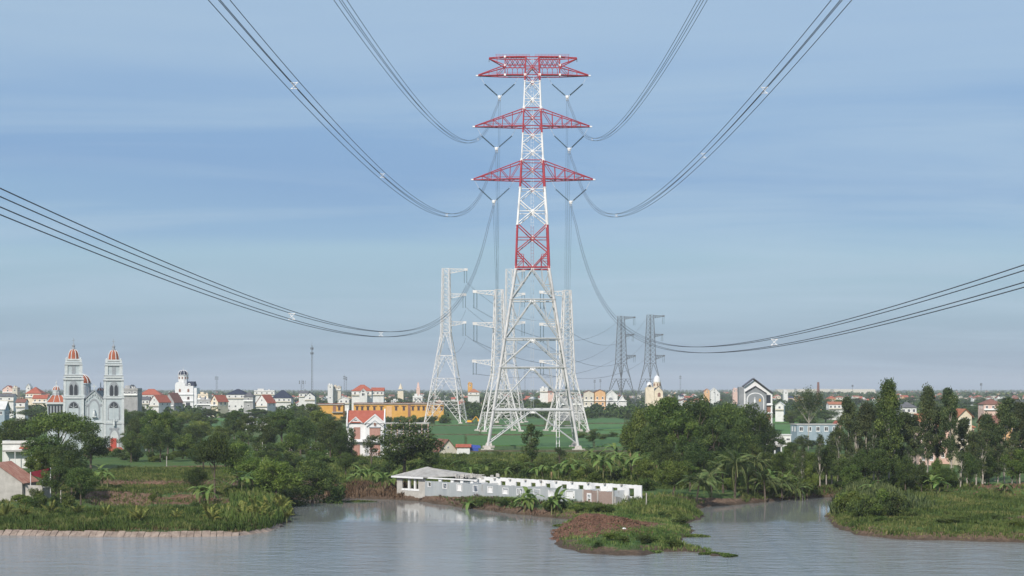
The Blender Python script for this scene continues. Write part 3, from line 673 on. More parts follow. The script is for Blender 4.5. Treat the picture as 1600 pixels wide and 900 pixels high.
# jumpers on the leftmost pylon
for i, (py) in enumerate((445, 484, 528)):
    m = MB(); m.path(sag(P3(728, py, 1054), P3(700, py+16, 1054), 6, 10), 0.06, 4)
    tag(m.build('jumper_wire', M_wire), 'curved jumper wire below the %s arm of the leftmost pylon' % ORDN[i], 'power line', 'jumper wires')
# radio masts
def mast(px, top, d, w_, lab, dark=True):
    t = thing('radio_mast', lab, 'radio mast', (X_(px, d), d, 2.0)); H_ = Z_(top, d)-2; m = MB(); ww = w_*d/F/2
    for a in range(3):
        p = (ww*math.cos(a*2.094), ww*math.sin(a*2.094)); m.tube((p[0]*1.6, p[1]*1.6, 0), (p[0], p[1], H_*0.93), 0.16, 0.12, 4, None, False)
    m.build('mast_frame', M_gsteel, t); m = MB(); n_ = int(H_/3)
    for i in range(n_):
        z0, z1 = H_*0.93*i/n_, H_*0.93*(i+1)/n_
        for a in range(3):
            k = 1.6-0.6*i/n_; q = lambda aa, kk: (ww*kk*math.cos(aa*2.094), ww*kk*math.sin(aa*2.094))
            m.tube((*q(a, k), z0), (*q(a+1, k), z1), 0.09, None, 3, None, False)
    m.build('mast_lacing', M_gsteel, t)['kind'] = 'stuff'
    m = MB(); m.tube((0, 0, H_*0.93), (0, 0, H_), 0.12, 0.05, 5)
    for a in range(5):
        for zz_ in (0.80, 0.87): m.obox(ww*2.0*math.cos(a*1.257), ww*2.0*math.sin(a*1.257), H_*zz_, H_*zz_+2.2, 0.5, 0.5, a)
    m.build('antenna', M_gsteel, t)
mast(487.5, 532, 1700, 2.2, 'tallest dark radio mast above the houses, left of the yellow buildings')
mast(338.5, 585, 3000, 2.6, 'small faint lattice mast right of the domed white mansion')
mast(538, 584, 2800, 1.6, 'thin faint mast above the small yellow block'); mast(541, 586, 2850, 1.2, 'second thin faint mast just right of the one above the small yellow block')
mast(820, 576, 3000, 1.8, 'thin faint mast seen between the legs of the red-white tower')
mast(472, 592, 2300, 5, 'short broad dark mast left of the tallest radio mast')
mast(929, 591, 3000, 1.3, 'thin faint mast above the row of townhouses, left one'); mast(938, 590, 3000, 1.3, 'thin faint mast above the row of townhouses, right one')
mast(1063, 584, 3500, 1.6, 'faint red and white mast right of the cream domed church'); mast(1533, 597, 3200, 1.5, 'thin faint mast near the right edge of the horizon')
mast(1332, 600, 3500, 1.2, 'thin faint mast right of the tall grey-gabled house')
# ---------------------------------------------------------------- building materials
M_wall = {
 'white': mat('white_render', (0.56, 0.56, 0.54), (0.70, 0.70, 0.68), 0.85, 0.35, objvar=0.06),
 'cream': mat('cream_render', (0.62, 0.53, 0.40), (0.74, 0.65, 0.50), 0.85, 0.35, objvar=0.06),
 'grey': mat('grey_render', (0.28, 0.28, 0.28), (0.40, 0.40, 0.40), 0.9, 0.35, objvar=0.1),
 'pink': mat('pink_render', (0.55, 0.37, 0.31), (0.68, 0.50, 0.43), 0.85, 0.35, objvar=0.06),
 'orange': mat('orange_render', (0.60, 0.36, 0.18), (0.72, 0.45, 0.24), 0.85, 0.35, objvar=0.06),
 'yellow': mat('yellow_render', (0.54, 0.29, 0.06), (0.64, 0.36, 0.09), 0.85, 0.30),
 'blue-grey': mat('bluegrey_cladding', (0.24, 0.31, 0.36), (0.32, 0.39, 0.43), 0.6, 0.3),
 'beige': mat('beige_render', (0.50, 0.46, 0.38), (0.62, 0.58, 0.49), 0.85, 0.35, objvar=0.08)}
def tilemat(name, c1, c2, sc):
    if name in MATS: return MATS[name]
    m = mat(name, c1, c2, 0.8, 0.8, contrast=(0.3, 0.7)); t = m.node_tree; n = t.nodes; b = n['Principled BSDF']
    wv_ = n.new('ShaderNodeTexWave'); wv_.inputs['Scale'].default_value = sc; wv_.bands_direction = 'Z'; wv_.inputs['Distortion'].default_value = 0.4
    tc_ = n.new('ShaderNodeTexCoord'); t.links.new(tc_.outputs['Object'], wv_.inputs[0]); bp_ = n.new('ShaderNodeBump'); bp_.inputs['Strength'].default_value = 0.6; bp_.inputs['Distance'].default_value = 0.08
    t.links.new(wv_.outputs[1], bp_.inputs['Height']); t.links.new(bp_.outputs[0], b.inputs['Normal']); return m
M_roof = {'red': tilemat('red_roof_tiles', (0.30, 0.075, 0.045), (0.42, 0.13, 0.08), 1.6), 'navy': tilemat('navy_roof_tiles', (0.022, 0.030, 0.055), (0.035, 0.045, 0.075), 1.6),
 'grey': tilemat('grey_roof_tiles', (0.09, 0.09, 0.10), (0.15, 0.15, 0.16), 1.6), 'brown': tilemat('brown_roof_tiles', (0.16, 0.07, 0.05), (0.24, 0.12, 0.09), 1.6),
 'concrete': mat('concrete_slab', (0.34, 0.33, 0.31), (0.46, 0.45, 0.42), 0.9, 0.4), 'white': M_wall['white'], 'orange': tilemat('orange_roof_tiles', (0.31, 0.12, 0.07), (0.42, 0.18, 0.10), 1.6)}
M_glass = mat('dark_window_glass', (0.035, 0.04, 0.05), None, 0.15, spec=0.6)
M_brown = mat('brown_wood', (0.20, 0.10, 0.07), (0.28, 0.15, 0.11), 0.7, 3.0)
M_trim = mat('white_trim', (0.80, 0.80, 0.78), None, 0.8)
WINM = {}
def winmesh(kind='plain', fm=None):
    fm = fm or M_trim; key = (kind, fm.name)
    if key in WINM: return WINM[key]
    m = MB(); w_, h_ = 1.0, 1.0; f = 0.10
    m.box(-.5, .5, -0.10, 0.02, -.5, -.5+f, 0); m.box(-.5, .5, -0.10, 0.02, .5-f, .5, 0); m.box(-.5, -.5+f, -0.095, 0.02, -.5+f, .5-f, 0); m.box(.5-f, .5, -0.095, 0.02, -.5+f, .5-f, 0)
    m.box(-0.03, 0.03, -0.06, 0.02, -.5+f, .5-f, 0); m.box(-.5+f, -0.03, -0.03, 0.02, -.5+f, .5-f, 1); m.box(0.03, .5-f, -0.03, 0.02, -.5+f, .5-f, 1)
    m.box(-.56, .56, -0.16, -0.101, -.56, -.5, 0)
    if kind == 'arch': m.lathe([(0.0, 0), (0.5, 0)], 0, 0, 3, 0)
    WINM[key] = m.mesh('window', [fm, M_glass]); return WINM[key]
def arch_mb(w_, h_, y, n_=8, m0=0, point=0.0, mb=None, depth=0.12, cx=0, z0=0):
    """solid arched slab of width w_, springing at h_, in front of plane y"""
    mb = mb or MB(); P = [(cx-w_/2, z0), (cx+w_/2, z0)]
    for i in range(n_+1):
        t_ = math.pi*i/n_; x = w_/2*math.cos(t_); z = h_+math.sin(t_)*w_/2*(1+point*math.sin(t_)); P.append((cx+x, z0+z))
    F_ = [(x, y-depth, z) for x, z in P]; B_ = [(x, y, z) for x, z in P]
    mb.poly(F_, m0)
    for i in range(len(P)): j = (i+1) % len(P); mb.poly([F_[j], F_[i], B_[i], B_[j]], m0)
    return mb
def roof_mb(kind, w_, dp, z, h_, ov=0.5, th=0.18):
    m = MB(); x0, x1, y0, y1 = -w_/2-ov, w_/2+ov, -ov, dp+ov
    zo = z
    if kind == 'hip':
        k = min(w_, dp)/2; cy = dp/2
        r0, r1 = ((-w_/2+k, cy), (w_/2-k, cy)) if w_ >= dp else ((0, k), (0, dp-k))
        if w_ == dp: r0 = r1 = (0, cy)
        for off, flip in ((th, False),):
            A = [(x0, y0, zo+off), (x1, y0, zo+off), (x1, y1, zo+off), (x0, y1, zo+off)]; Q0, Q1 = (*r0, zo+h_+off), (*r1, zo+h_+off)
            if w_ >= dp: m.poly([A[0], A[1], Q1, Q0]); m.poly([A[1], A[2], Q1]); m.poly([A[2], A[3], Q0, Q1]); m.poly([A[3], A[0], Q0])
            else: m.poly([A[0], A[1], Q0]); m.poly([A[1], A[2], Q1, Q0]); m.poly([A[2], A[3], Q1]); m.poly([A[3], A[0], Q0, Q1])
        m.box(x0, x1, y0, y1, zo, zo+th-0.002)
    elif kind == 'side':   # ridge along x
        for s, ya, yb in ((1, y0, dp/2), (-1, y1, dp/2)):
            m.hexa([(x0, ya, zo), (x1, ya, zo), (x1, yb, zo+h_), (x0, yb, zo+h_)] + [(x0, ya, zo+th), (x1, ya, zo+th), (x1, yb, zo+h_+th), (x0, yb, zo+h_+th)])
    elif kind == 'front':  # ridge along y, gable to the viewer
        for s in (-1, 1):
            xa = s*(w_/2+ov); a = [(xa, y0, zo-ov*h_/(w_/2)), (0, y0, zo+h_), (0, y1, zo+h_), (xa, y1, zo-ov*h_/(w_/2))]
            m.hexa(a+[(x, y, z_+th) for x, y, z_ in a])
    elif kind == 'flat':
        m.box(x0+ov-0.25, x1-ov+0.25, y0+ov-0.25, y1-ov+0.25, zo, zo+0.3)
    elif kind == 'dome':
        n_ = 6; m.lathe([(w_/2*math.cos(math.pi/2*i/n_), zo+h_*math.sin(math.pi/2*i/n_)) for i in range(n_+1)], 0, dp/2, 10)
    return m
def wall_mb(kind, w_, dp, z, h_):
    m = MB(); m.box(-w_/2, w_/2, 0, dp, -1.0, z)
    if kind == 'front':
        for y in (0.0, dp-0.2):
            A = [(-w_/2, y, z), (w_/2, y, z), (0, y, z+h_)]; B = [(p[0], y+0.2, p[2]) for p in A]
            m.poly(A); m.poly(B[::-1]); m.poly([A[1], B[1], B[2], A[2]]); m.poly([A[2], B[2], B[0], A[0]])
    if kind == 'side':
        for x in (-w_/2, w_/2-0.2):
            A = [(x, 0, z), (x, dp, z), (x, dp/2, z+h_)]; B = [(p[0]+0.2, p[1], p[2]) for p in A]
            m.poly(A[::-1]); m.poly(B); m.poly([A[0], B[0], B[2], A[2]]); m.poly([A[1], A[2], B[2], B[1]])
    return m
def house(label, px, d, wpx, toppy, kind='front', rh=3.0, wall='white', roof='red', dp=9.0, rz=0.0, ncol=3, nrow=2, cat='house', name='house', frame=None, z0=2.0, parapet=True, door=None, winw=1.6, winh=1.9, auto_desc=None):
    sc = F/d; w_ = wpx/sc; H_ = Z_(toppy, d)-z0
    t = thing(name, label, cat, (X_(px, d), d, z0), rz)
    if auto_desc: auto(t, auto_desc, px, d, cat)
    wall_mb(kind, w_, dp, H_, rh).build('wall', M_wall[wall], t)
    rf = roof_mb(kind, w_, dp, H_, rh).build('roof', M_roof[roof], t)
    if kind == 'flat' and parapet:
        m = MB(); m.box(-w_/2, w_/2, 0, 0.2, H_+0.3, H_+1.0); m.box(-w_/2, -w_/2+0.2, 0.2, dp, H_+0.3, H_+1.0); m.box(w_/2-0.2, w_/2, 0.2, dp, H_+0.3, H_+1.0); m.build('parapet', M_wall[wall], rf)
    hr = random.Random(int(px*3+d))
    if d > 800 and nrow >= 1 and wpx > 12:
        m = MB(); zb_ = max(1.5, H_-3.4); m.box(-w_/2, w_/2, -1.1, -.003, zb_, zb_+.18); m.box(-w_/2, w_/2, -1.1, -1.02, zb_+.18, zb_+.9); m.build('balcony', M_trim if wall != 'white' else M_wall['beige'], t)
    if kind == 'flat' and d > 800: m = MB(); m.tube((w_*.2, dp*.5, H_+.3), (w_*.2, dp*.5, H_+2.0), .8, None, 8); m.box(-w_*.35, -w_*.05, dp*.3, dp*.7, H_+.3, H_+2.6); m.build('rooftop_room', M_wall[wall], rf)
    wm_3 = winmesh('plain', frame)
    for r_ in range(nrow):
        zc_ = H_-1.6-r_*(H_/max(nrow, 1))*0.92
        if zc_ < 1.2: continue
        for c in range(ncol):
            xx = (c+0.5)/ncol*w_-w_/2; link('window', wm_3, t, (xx, 0, zc_), 0, (winw, 1, winh))
    if kind == 'front' and rh > 2: link('window', wm_3, t, (0, 0, H_+rh*0.3), 0, (winw*0.8, 1, winh*0.7))
    for sx in (-1, 1):
        for c in range(2):
            o = link('window', wm_3, t, (sx*w_/2, dp*(0.3+0.4*c), H_-1.7), 0, (winw*0.9, 1, winh)); o.rotation_euler = (0, 0, R(90*sx))
    return t
# ---------------------------------------------------------------- twin-towered church
M_ch = mat('church_pale_render', (0.37, 0.42, 0.44), (0.48, 0.53, 0.545), 0.85, 0.25, detail=6, c3=(0.32, 0.36, 0.37), contrast=(0.3, 0.6))
M_cht = mat('church_white_trim', (0.60, 0.63, 0.63), (0.48, 0.51, 0.51), 0.85, 0.8)
M_chd = mat('church_dark_opening', (0.05, 0.055, 0.065), None, 0.5)
M_dome = tilemat('dome_orange_tiles', (0.33, 0.09, 0.045), (0.42, 0.14, 0.075), 2.0)
M_doorr = mat('door_red', (0.42, 0.07, 0.05), (0.5, 0.1, 0.07), 0.6, 1.0)
M_grl = mat('church_grey_moulding_and_shadow', (0.25, 0.27, 0.29), (0.34, 0.36, 0.38), 0.85, 1.0)
DC = 596.0; SC = F/DC; cz = lambda py: Z_(py, DC)-2.0
ch = thing('church', 'large pale blue-grey church with twin bell towers and orange ribbed domes', 'church', (X_(146.5, DC), DC, 2.0), R(15))
def cx_(px): return (px-146.5)/SC
body = MB()
xl, xr = cx_(101), cx_(192); body.box(xl+7.1, xr-6.9, 0.8, 40, -1, cz(627))     # nave
body.poly([(cx_(131), 0.8, cz(627)), (cx_(163), 0.8, cz(627)), (cx_(147), 0.8, cz(611))]); body.build('nave_wall', M_ch, ch)
m = MB(); k = cx_(147)
for s in (-1, 1):
    a = [(k+s*0.0, 0.4, cz(610.5)), (k+s*4.2, 0.4, cz(627.5)), (k+s*4.2, 40, cz(627.5)), (k, 40, cz(610.5))]; m.hexa(a+[(x, y, z+0.35) for x, y, z in a])
m.build('nave_roof', M_grl, ch)
m = MB()
for s in (-1, 1):
    for i in range(7): x = k+s*(0.3+i*0.55); zt_ = cz(612)-abs(x-k)*(cz(611)-cz(627))/4.0; m.box(x-0.12, x+0.12, 0.45, 0.8, zt_-1.1, zt_-0.25)
m.box(k-3.6, k+3.6, 0.3, 0.8, cz(661), cz(658.5)); m.build('gable_moulding', M_cht, ch)
def arch(parent, name, cx, z0, w_, h_, y, matr, depth, point=0.25, n_=8): return arch_mb(w_, h_, y, n_, 0, point, None, depth, cx, z0).build(name, matr, parent)
a = arch(ch, 'niche_surround', k, cz(655), 4.2, 4.4, 0.8, M_grl, 0.10, 0.5); arch(ch, 'niche', k, cz(655), 3.2, 4.2, 0.69, M_ch, 0.06, 0.5)
m = MB(); m.lathe([(0.5, cz(650)), (0.55, cz(647)), (0.42, cz(643.5)), (0.25, cz(641.6)), (0.3, cz(641)), (0.22, cz(639.8)), (0, cz(639.5))], k, 0.1, 8); m.box(k-0.8, k+0.8, -0.3, 0.5, cz(652), cz(650)); m.build('statue', M_cht, ch)
for s in (-1, 1):
    m = MB(); m.tube((k+s*2.45, 0.8, cz(633)), (k+s*2.45, 0.6, cz(633)), 0.5, None, 12); m.build('rosette', M_grl, ch)
m = MB(); m.box(k-0.13, k+0.13, 0.5, 0.8, cz(611), cz(600)); m.box(k-0.9, k+0.9, 0.5, 0.8, cz(604), cz(603)); m.build('cross', M_cht, ch)
def ctower(x0, x1, dz):
    cx = (x0+x1)/2; w_ = x1-x0; cy = w_/2
    Z = lambda py: cz(py+dz)
    m = MB(); m.box(x0, x1, 0, w_, -1, cz(621)); m.obox(cx, cy, cz(621), Z(593), w_*0.97, w_*0.97); m.obox(cx, cy, Z(593), Z(564), w_*0.80, w_*0.80)
    tw = m.build('bell_tower', M_ch, ch)
    m = MB()
    for py, k_, h_ in ((621, 1.06, 0.35), (618, 1.02, 0.2), (Z, 0, 0)):
        if py is Z: continue
        mc = MB(); mc.obox(cx, cy, cz(py)-h_, cz(py)+h_, w_*k_, w_*k_); mc.build('cornice', M_cht, tw)
    for py, k_, h_ in ((592, 1.04, 0.3), (588.5, 1.0, 0.2), (587, 0.96, 0.5), (569, 0.90, 0.2), (566, 0.86, 0.15), (562, 0.80, 0.3)): mc = MB(); mc.obox(cx, cy, Z(py)-h_, Z(py)+h_, w_*k_, w_*k_); mc.build('cornice', M_cht, tw)
    mc = MB(); mc.obox(cx, cy, cz(661), cz(658), w_*1.03, w_*1.03); mc.build('cornice', M_cht, tw)
    m = MB()
    for py, k_ in ((594, 1.05), (586, 0.99), (570.5, 0.91), (622.8, 1.07), (663, 1.04)): mc = MB(); mc.obox(cx, cy, (Z if py < 600 else cz)(py)-0.12, (Z if py < 600 else cz)(py)+0.12, w_*k_, w_*k_); mc.build('painted_cornice_shadow', M_grl, tw)  # grey bands along the cornices, their shadow put in as colour
    for sx in (-1, 1):     # corner pilasters of the three stages
        for sy in (-1, 1):
            m = MB(); m.obox(cx+sx*w_*.46, cy+sy*w_*.46, -0.5, cz(622), w_*.12, w_*.12); m.obox(cx+sx*w_*.44, cy+sy*w_*.44, cz(620), Z(594.5), w_*.12, w_*.12); m.obox(cx+sx*w_*.37, cy+sy*w_*.37, Z(586), Z(571), w_*.15, w_*.15)
            m.obox(cx+sx*w_*.36, cy+sy*w_*.36, Z(565.5), Z(561), w_*.10, w_*.10); m.lathe([(0.0, Z(558)), (0.35, Z(560)), (0.3, Z(561.5))], cx+sx*w_*.36, cy+sy*w_*.36, 6); m.build('pilaster', M_cht, tw)
    for k_ in range(4):  # windows on 4 faces
        e = link('belfry_window', arch_mb(w_*0.50, 2.9, 0, 8, 0, 0.5, None, 0.10, 0, 0).mesh('belfry_window', M_grl), tw)
        a_ = k_*math.pi/2; hwid = w_*0.485; e.location = (cx+math.sin(a_)*hwid, cy-math.cos(a_)*hwid, Z(618)); e.rotation_euler = (0, 0, a_)
        m = MB()
        for s in (-1, 1): arch_mb(w_*0.17, 2.9, -0.10, 6, 0, 0.8, m, 0.08, s*w_*0.115, 0.1)
        o = m.build('opening', M_chd, tw); o.location = e.location; o.rotation_euler = e.rotation_euler
        hw2 = w_*0.40; m = MB(); m.box(-w_*.09, w_*.09, -0.1, 0, 0, 3.0); o = m.build('lancet', M_grl, tw); o.location = (cx+math.sin(a_)*hw2, cy-math.cos(a_)*hw2, Z(584)); o.rotation_euler = (0, 0, a_)
    # ground stage big pointed window
    arch(tw, 'great_window_surround', cx, cz(656), w_*.62, 4.0, 0, M_grl, 0.12, 0.3); arch(tw, 'great_window', cx, cz(656), w_*.50, 4.1, -0.13, M_ch, 0.04, 0.3)
    m = MB(); arch_mb(w_*.46, 0.1, -0.17, 8, 0, 0.3, m, 0.05, cx, cz(656)+4.3); m.build('opening', M_chd, tw)
    m = MB()
    for q in (-0.55, 0, 0.55): m.tube((cx, -0.25, cz(656)+4.4), (cx+q*2.2, -0.25, cz(656)+4.4+1.6*(1-abs(q))), 0.08, None, 4)
    m.box(cx-0.06, cx+0.06, -0.26, -0.18, cz(656), cz(656)+4.4); m.build('tracery', M_cht, tw)
    # dome: octagonal ogive with white ribs
    rr = w_*0.29; zb = Z(561.5); hh_2 = Z(545.5)-zb; prof = [(rr*1.02*math.cos(t_)**0.75 if t_ < 1.56 else 0.12, zb+hh_2*math.sin(t_)) for t_ in np.linspace(0, 1.57, 8)]
    m = MB(); m.lathe(prof, cx, cy, 16); dm = m.build('dome', M_dome, tw)
    m = MB()
    for i in range(8):
        a_ = 2*math.pi*(i+.5)/8; m.path([(cx+r_*1.02*math.cos(a_), cy+r_*1.02*math.sin(a_), z) for r_, z in prof[:-1]], 0.16, 5)
    m.build('dome_rib', M_cht, dm)
    m = MB(); m.lathe([(rr*1.12, zb-0.8), (rr*1.12, zb), (rr*1.0, zb+0.2)], cx, cy, 12)
    m.build('dome_ring', M_cht, dm)
    m = MB(); m.lathe([(0.5, Z(546)), (0.75, Z(545)), (0.5, Z(544)), (0.45, Z(541)), (0.7, Z(540)), (0.35, Z(539)), (0.1, Z(536.5))], cx, cy, 8); m.tube((cx, cy, Z(537)), (cx, cy, Z(528)), 0.07, None, 5); m.box(cx-0.55, cx+0.55, cy-0.06, cy+0.06, Z(532.3), Z(531.7))
    m.build('finial_cross', M_grl, dm)
    return tw
ctower(cx_(101), cx_(131), 0.0); rt = ctower(cx_(162), cx_(192), 1.0)
# portal
pc = cx_(176.5)
arch(ch, 'portal_surround', pc+0.3, cz(706), 4.0, 5.0, 0, M_grl, 0.16, 0.9); arch(ch, 'portal', pc+0.3, cz(706), 3.0, 4.9, -0.17, M_cht, 0.05, 0.9)
m = MB(); m.box(pc-1.1, pc+1.0, -0.42, -0.23, cz(706), cz(685)); m.build('door', M_doorr, ch)
for s in (-1, 1): m = MB(); m.tube((pc+0.2+s*1.3, 0, cz(670)), (pc+0.2+s*1.3, -0.18, cz(670)), 0.5, None, 10); m.build('rosette', M_grl, ch)
m = MB(); m.lathe([(0.4, cz(666)), (0.45, cz(662)), (0.3, cz(658)), (0.22, cz(656)), (0, cz(655))], pc+0.2, -0.6, 7); m.tube((pc+0.2, -0.6, cz(659)), (pc+1.2, -0.6, cz(656)), 0.12, None, 4); m.tube((pc+0.2, -0.6, cz(659)), (pc-0.8, -0.6, cz(656)), 0.12, None, 4); m.build('statue', M_cht, ch)
m = MB(); M_bstep = mat('red_brick_steps', (0.30, 0.09, 0.05), (0.40, 0.14, 0.09), 0.9, 2.0)
for i in range(5): m.box(pc-3.2+i*.25, pc+3.8-i*.25, -3.4+i*.6, -2.8+i*.6 if i < 4 else 0, -0.5, 0.25+i*.28)
m.build('steps', M_bstep, ch)
for i, pxx in enumerate((134.5, 139, 143, 151, 155, 159.5)):
    m = MB(); m.box(cx_(pxx)-0.14, cx_(pxx)+0.14, 0.6, 0.8, -1, cz(664 if i in (1, 2, 3, 4) else 629)); m.build('pilaster', M_cht, ch)
# great dome behind, apse dome on the left, small dome on the right
def bigdome(px, yb, r_, py0, py1, pyd, name='dome', lantern=True, n_=12):
    m = MB(); m.lathe([(r_*1.0, cz(pyd)), (r_*1.0, cz(py0)), (r_*1.08, cz(py0)), (r_*1.08, cz(py0)+0.4)], cx_(px), yb, n_); dr = m.build('drum', M_ch, ch)
    prof = [(r_*1.03*math.cos(t_), cz(py0)+0.3+(cz(py1)-cz(py0))*math.sin(t_)) for t_ in np.linspace(0, 1.5, 7)]
    m = MB(); m.lathe(prof, cx_(px), yb, 24); d_ = m.build(name, M_dome, ch); m = MB()
    for i in range(n_): a_ = 2*math.pi*(i+.5)/n_; m.path([(cx_(px)+r2*1.02*math.cos(a_), yb+r2*1.02*math.sin(a_), z) for r2, z in prof], 0.17, 4)
    m.build('dome_rib', M_cht, d_)
    for i in range(n_):
        a_ = 2*math.pi*i/n_; m = MB(); m.obox(0, 0, cz(pyd)*0.45+cz(py0)*0.55-1.0, cz(py0)-0.8, r_*.22, 0.12); o = m.build('drum_window', M_grl, dr); o.location = (cx_(px)+r_*1.0*math.cos(a_), yb+r_*1.0*math.sin(a_), 0); o.rotation_euler = (0, 0, a_+math.pi/2)
    if lantern:
        zt_ = prof[-1][1]; m = MB(); m.lathe([(r_*.14, zt_-.3), (r_*.14, zt_+1.1), (r_*.2, zt_+1.1), (0.05, zt_+2.2)], cx_(px), yb, 8); m.build('lantern', M_cht, d_)
bigdome(126, 30, 4.0, 600, 584, 627); bigdome(158, 14, 1.3, 612, 607, 627, n_=8)
m = MB(); m.box(cx_(76), cx_(108), 12, 26, -1, cz(630)); m.build('aisle_wall', M_ch, ch)
m = MB(); x0, x1 = cx_(74), cx_(107); xc_ = (x0+x1)/2; A = [(x0, 11.5, cz(630)), (x1, 11.5, cz(630)), (x1, 26.5, cz(630)), (x0, 26.5, cz(630))]; B = [(xc_-1.8, 17, cz(618)), (xc_+1.8, 17, cz(618)), (xc_+1.8, 21, cz(618)), (xc_-1.8, 21, cz(618))]
m.hexa(A+B); m.build('apse_roof', M_dome, ch)
m = MB()
for i in range(4): m.tube(A[i], B[i], 0.2, None, 5)
for f_ in (0.33, 0.66): m.tube(tuple(np.array(A[0])*(1-f_)+np.array(A[1])*f_), tuple(np.array(B[0])*(1-f_)+np.array(B[1])*f_), 0.13, None, 4)
m.box(x0-.2, x1, 11.2, 11.5, cz(630)-.4, cz(630)+.3); m.build('roof_rib', M_cht, ch)
bigdome(89.5, 19, 1.35, 611, 604.5, 619, n_=8)
for i in range(5):
    m = MB(); m.box(-.35, .35, -.08, 0, 0, 3.2); m.build('aisle_window', M_chd, ch, (cx_(79+i*4.6), 12.0, cz(648)))
# ---------------------------------------------------------------- ruined building on the bank
M_rg = mat('weathered_grey_paint', (0.26, 0.29, 0.31), (0.35, 0.375, 0.385), 0.9, 0.45, 0.2, detail=7, c3=(0.20, 0.18, 0.16), contrast=(0.32, 0.6), stretch=(1.6, 1.6, 0.22))
M_rw = mat('chalky_white_wall', (0.60, 0.61, 0.62), (0.72, 0.72, 0.72), 0.9, 0.6, 0.2, detail=7, c3=(0.42, 0.39, 0.35), contrast=(0.3, 0.6), stretch=(1, 1, .35))
M_rslab = mat('stained_concrete_roof', (0.27, 0.26, 0.245), (0.40, 0.39, 0.37), 0.95, 0.8, 0.4, detail=7)
M_rpl = mat('bare_plaster', (0.34, 0.325, 0.30), (0.46, 0.44, 0.41), 0.92, 0.7, 0.3, detail=7)
bm_ = mat('old_brick', (0.24, 0.15, 0.12), (0.34, 0.25, 0.21), 0.95, 2.5, 0.3); tt = bm_.node_tree; nn = tt.nodes
brk = nn.new('ShaderNodeTexBrick'); brk.inputs['Color1'].default_value = (0.27, 0.16, 0.13, 1); brk.inputs['Color2'].default_value = (0.36, 0.26, 0.22, 1); brk.inputs['Mortar'].default_value = (0.40, 0.37, 0.34, 1); brk.inputs['Scale'].default_value = 4.0; brk.inputs['Mortar Size'].default_value = 0.03
tcb = nn.new('ShaderNodeTexCoord'); mpb = nn.new('ShaderNodeMapping'); mpb.inputs['Rotation'].default_value = (R(90), 0, 0); tt.links.new(tcb.outputs['Object'], mpb.inputs[0]); tt.links.new(mpb.outputs[0], brk.inputs[0])
mxb = nn.new('ShaderNodeMix'); mxb.data_type = 'RGBA'; mxb.blend_type = 'MULTIPLY'; mxb.inputs[0].default_value = 0.35; tt.links.new(brk.outputs[0], mxb.inputs[6]); nsb = nn.new('ShaderNodeTexNoise'); nsb.inputs['Scale'].default_value = 0.7; nsb.inputs['Detail'].default_value = 6; tt.links.new(nsb.outputs[0], mxb.inputs[7]); tt.links.new(mxb.outputs[2], nn['Principled BSDF'].inputs['Base Color'])
F0 = Vector((-25.8, 368.0)); F1 = Vector((20.4, 328.0)); LR = (F1-F0).length; ANG = math.atan2(F1.y-F0.y, F1.x-F0.x); RZ0 = 1.7
ru = thing('ruined_building', 'long roofless derelict white and grey building with empty windows on the river bank', 'ruin', (F0.x, F0.y, RZ0), ANG)
DPR = 9.0
def along(px):   # distance along the front wall of a pixel column
    kx = (px-CX)/F; ux, uy = math.cos(ANG), math.sin(ANG); return (kx*F0.y-F0.x)/(ux-kx*uy)
def along_b(px):
    kx = (px-CX)/F; ux, uy = math.cos(ANG), math.sin(ANG); bx, by = F0.x-math.sin(ANG)*DPR, F0.y+math.cos(ANG)*DPR; return (kx*by-bx)/(ux-kx*uy)
def wall(parent, name, m_, u0, u1, v0, v1, H0, H1, holes, z0=-1.6, jag=0.0, rnd=None):
    """holes: (ua, ub, za, zb) cut right through; wall top runs from H0 to H1"""
    m = MB(); cuts = [u0]
    Ht = lambda u: H0+(H1-H0)*(u-u0)/(u1-u0)
    def seg(a, b_, za, zb0, zb1):
        if jag and b_-a > 1.2:
            n_ = max(1, int((b_-a)/0.6)); js = [rnd.uniform(-jag, jag*0.3) for _ in range(n_+1)]
            for i in range(n_):
                q0, q1 = a+(b_-a)*i/n_, a+(b_-a)*(i+1)/n_; t0 = zb0+(zb1-zb0)*i/n_+js[i]; t1 = zb0+(zb1-zb0)*(i+1)/n_+js[i]
                m.hexa([(q0, v0, za), (q1, v0, za), (q1, v1, za), (q0, v1, za), (q0, v0, t0), (q1, v0, t1), (q1, v1, t1), (q0, v1, t0)])
        else: m.hexa([(a, v0, za), (b_, v0, za), (b_, v1, za), (a, v1, za), (a, v0, zb0), (b_, v0, zb1), (b_, v1, zb1), (a, v1, zb0)])
    p = u0
    for ua, ub, za, zb in sorted(holes):
        if ua > p: seg(p, ua, z0, Ht(p), Ht(ua))
        seg(ua, ub, z0, za, za)
        if zb < Ht(ua)-0.05: seg(ua, ub, zb, Ht(ua), Ht(ub))
        p = ub
    if p < u1: seg(p, u1, z0, Ht(p), Ht(u1))
    return m.build(name, m_, parent)
rr_ = random.Random(5)
uP = [along(p) for p in (620, 628, 640, 645, 649, 652, 655)]
uG = along(911); 
wins = [(671, 1.0, 1.5, 2.6), (695, 1.3, 1.3, 2.5), (718, 1.6, 0.9, 2.5), (743, 1.5, 0.9, 2.4), (766, 1.6, 0.9, 2.3), (790, 1.7, 0.8, 2.2), (812, 1.7, 0.8, 2.2), (839, 1.8, 0.8, 2.3), (862, 1.8, 0.8, 2.2), (880, 0.1, 0.9, 0.9), (891, 2.4, 0.7, 2.3)]
bayp = [(along(628.5), along(637), 0.9, 3.0), (along(641), along(646.5), 0.9, 3.0), (along(650), along(653.5), 0.9, 3.0)]
wall(ru, 'bay_wall', M_rpl, 0, along(664), 0, 0.3, 3.35, 3.35, bayp)
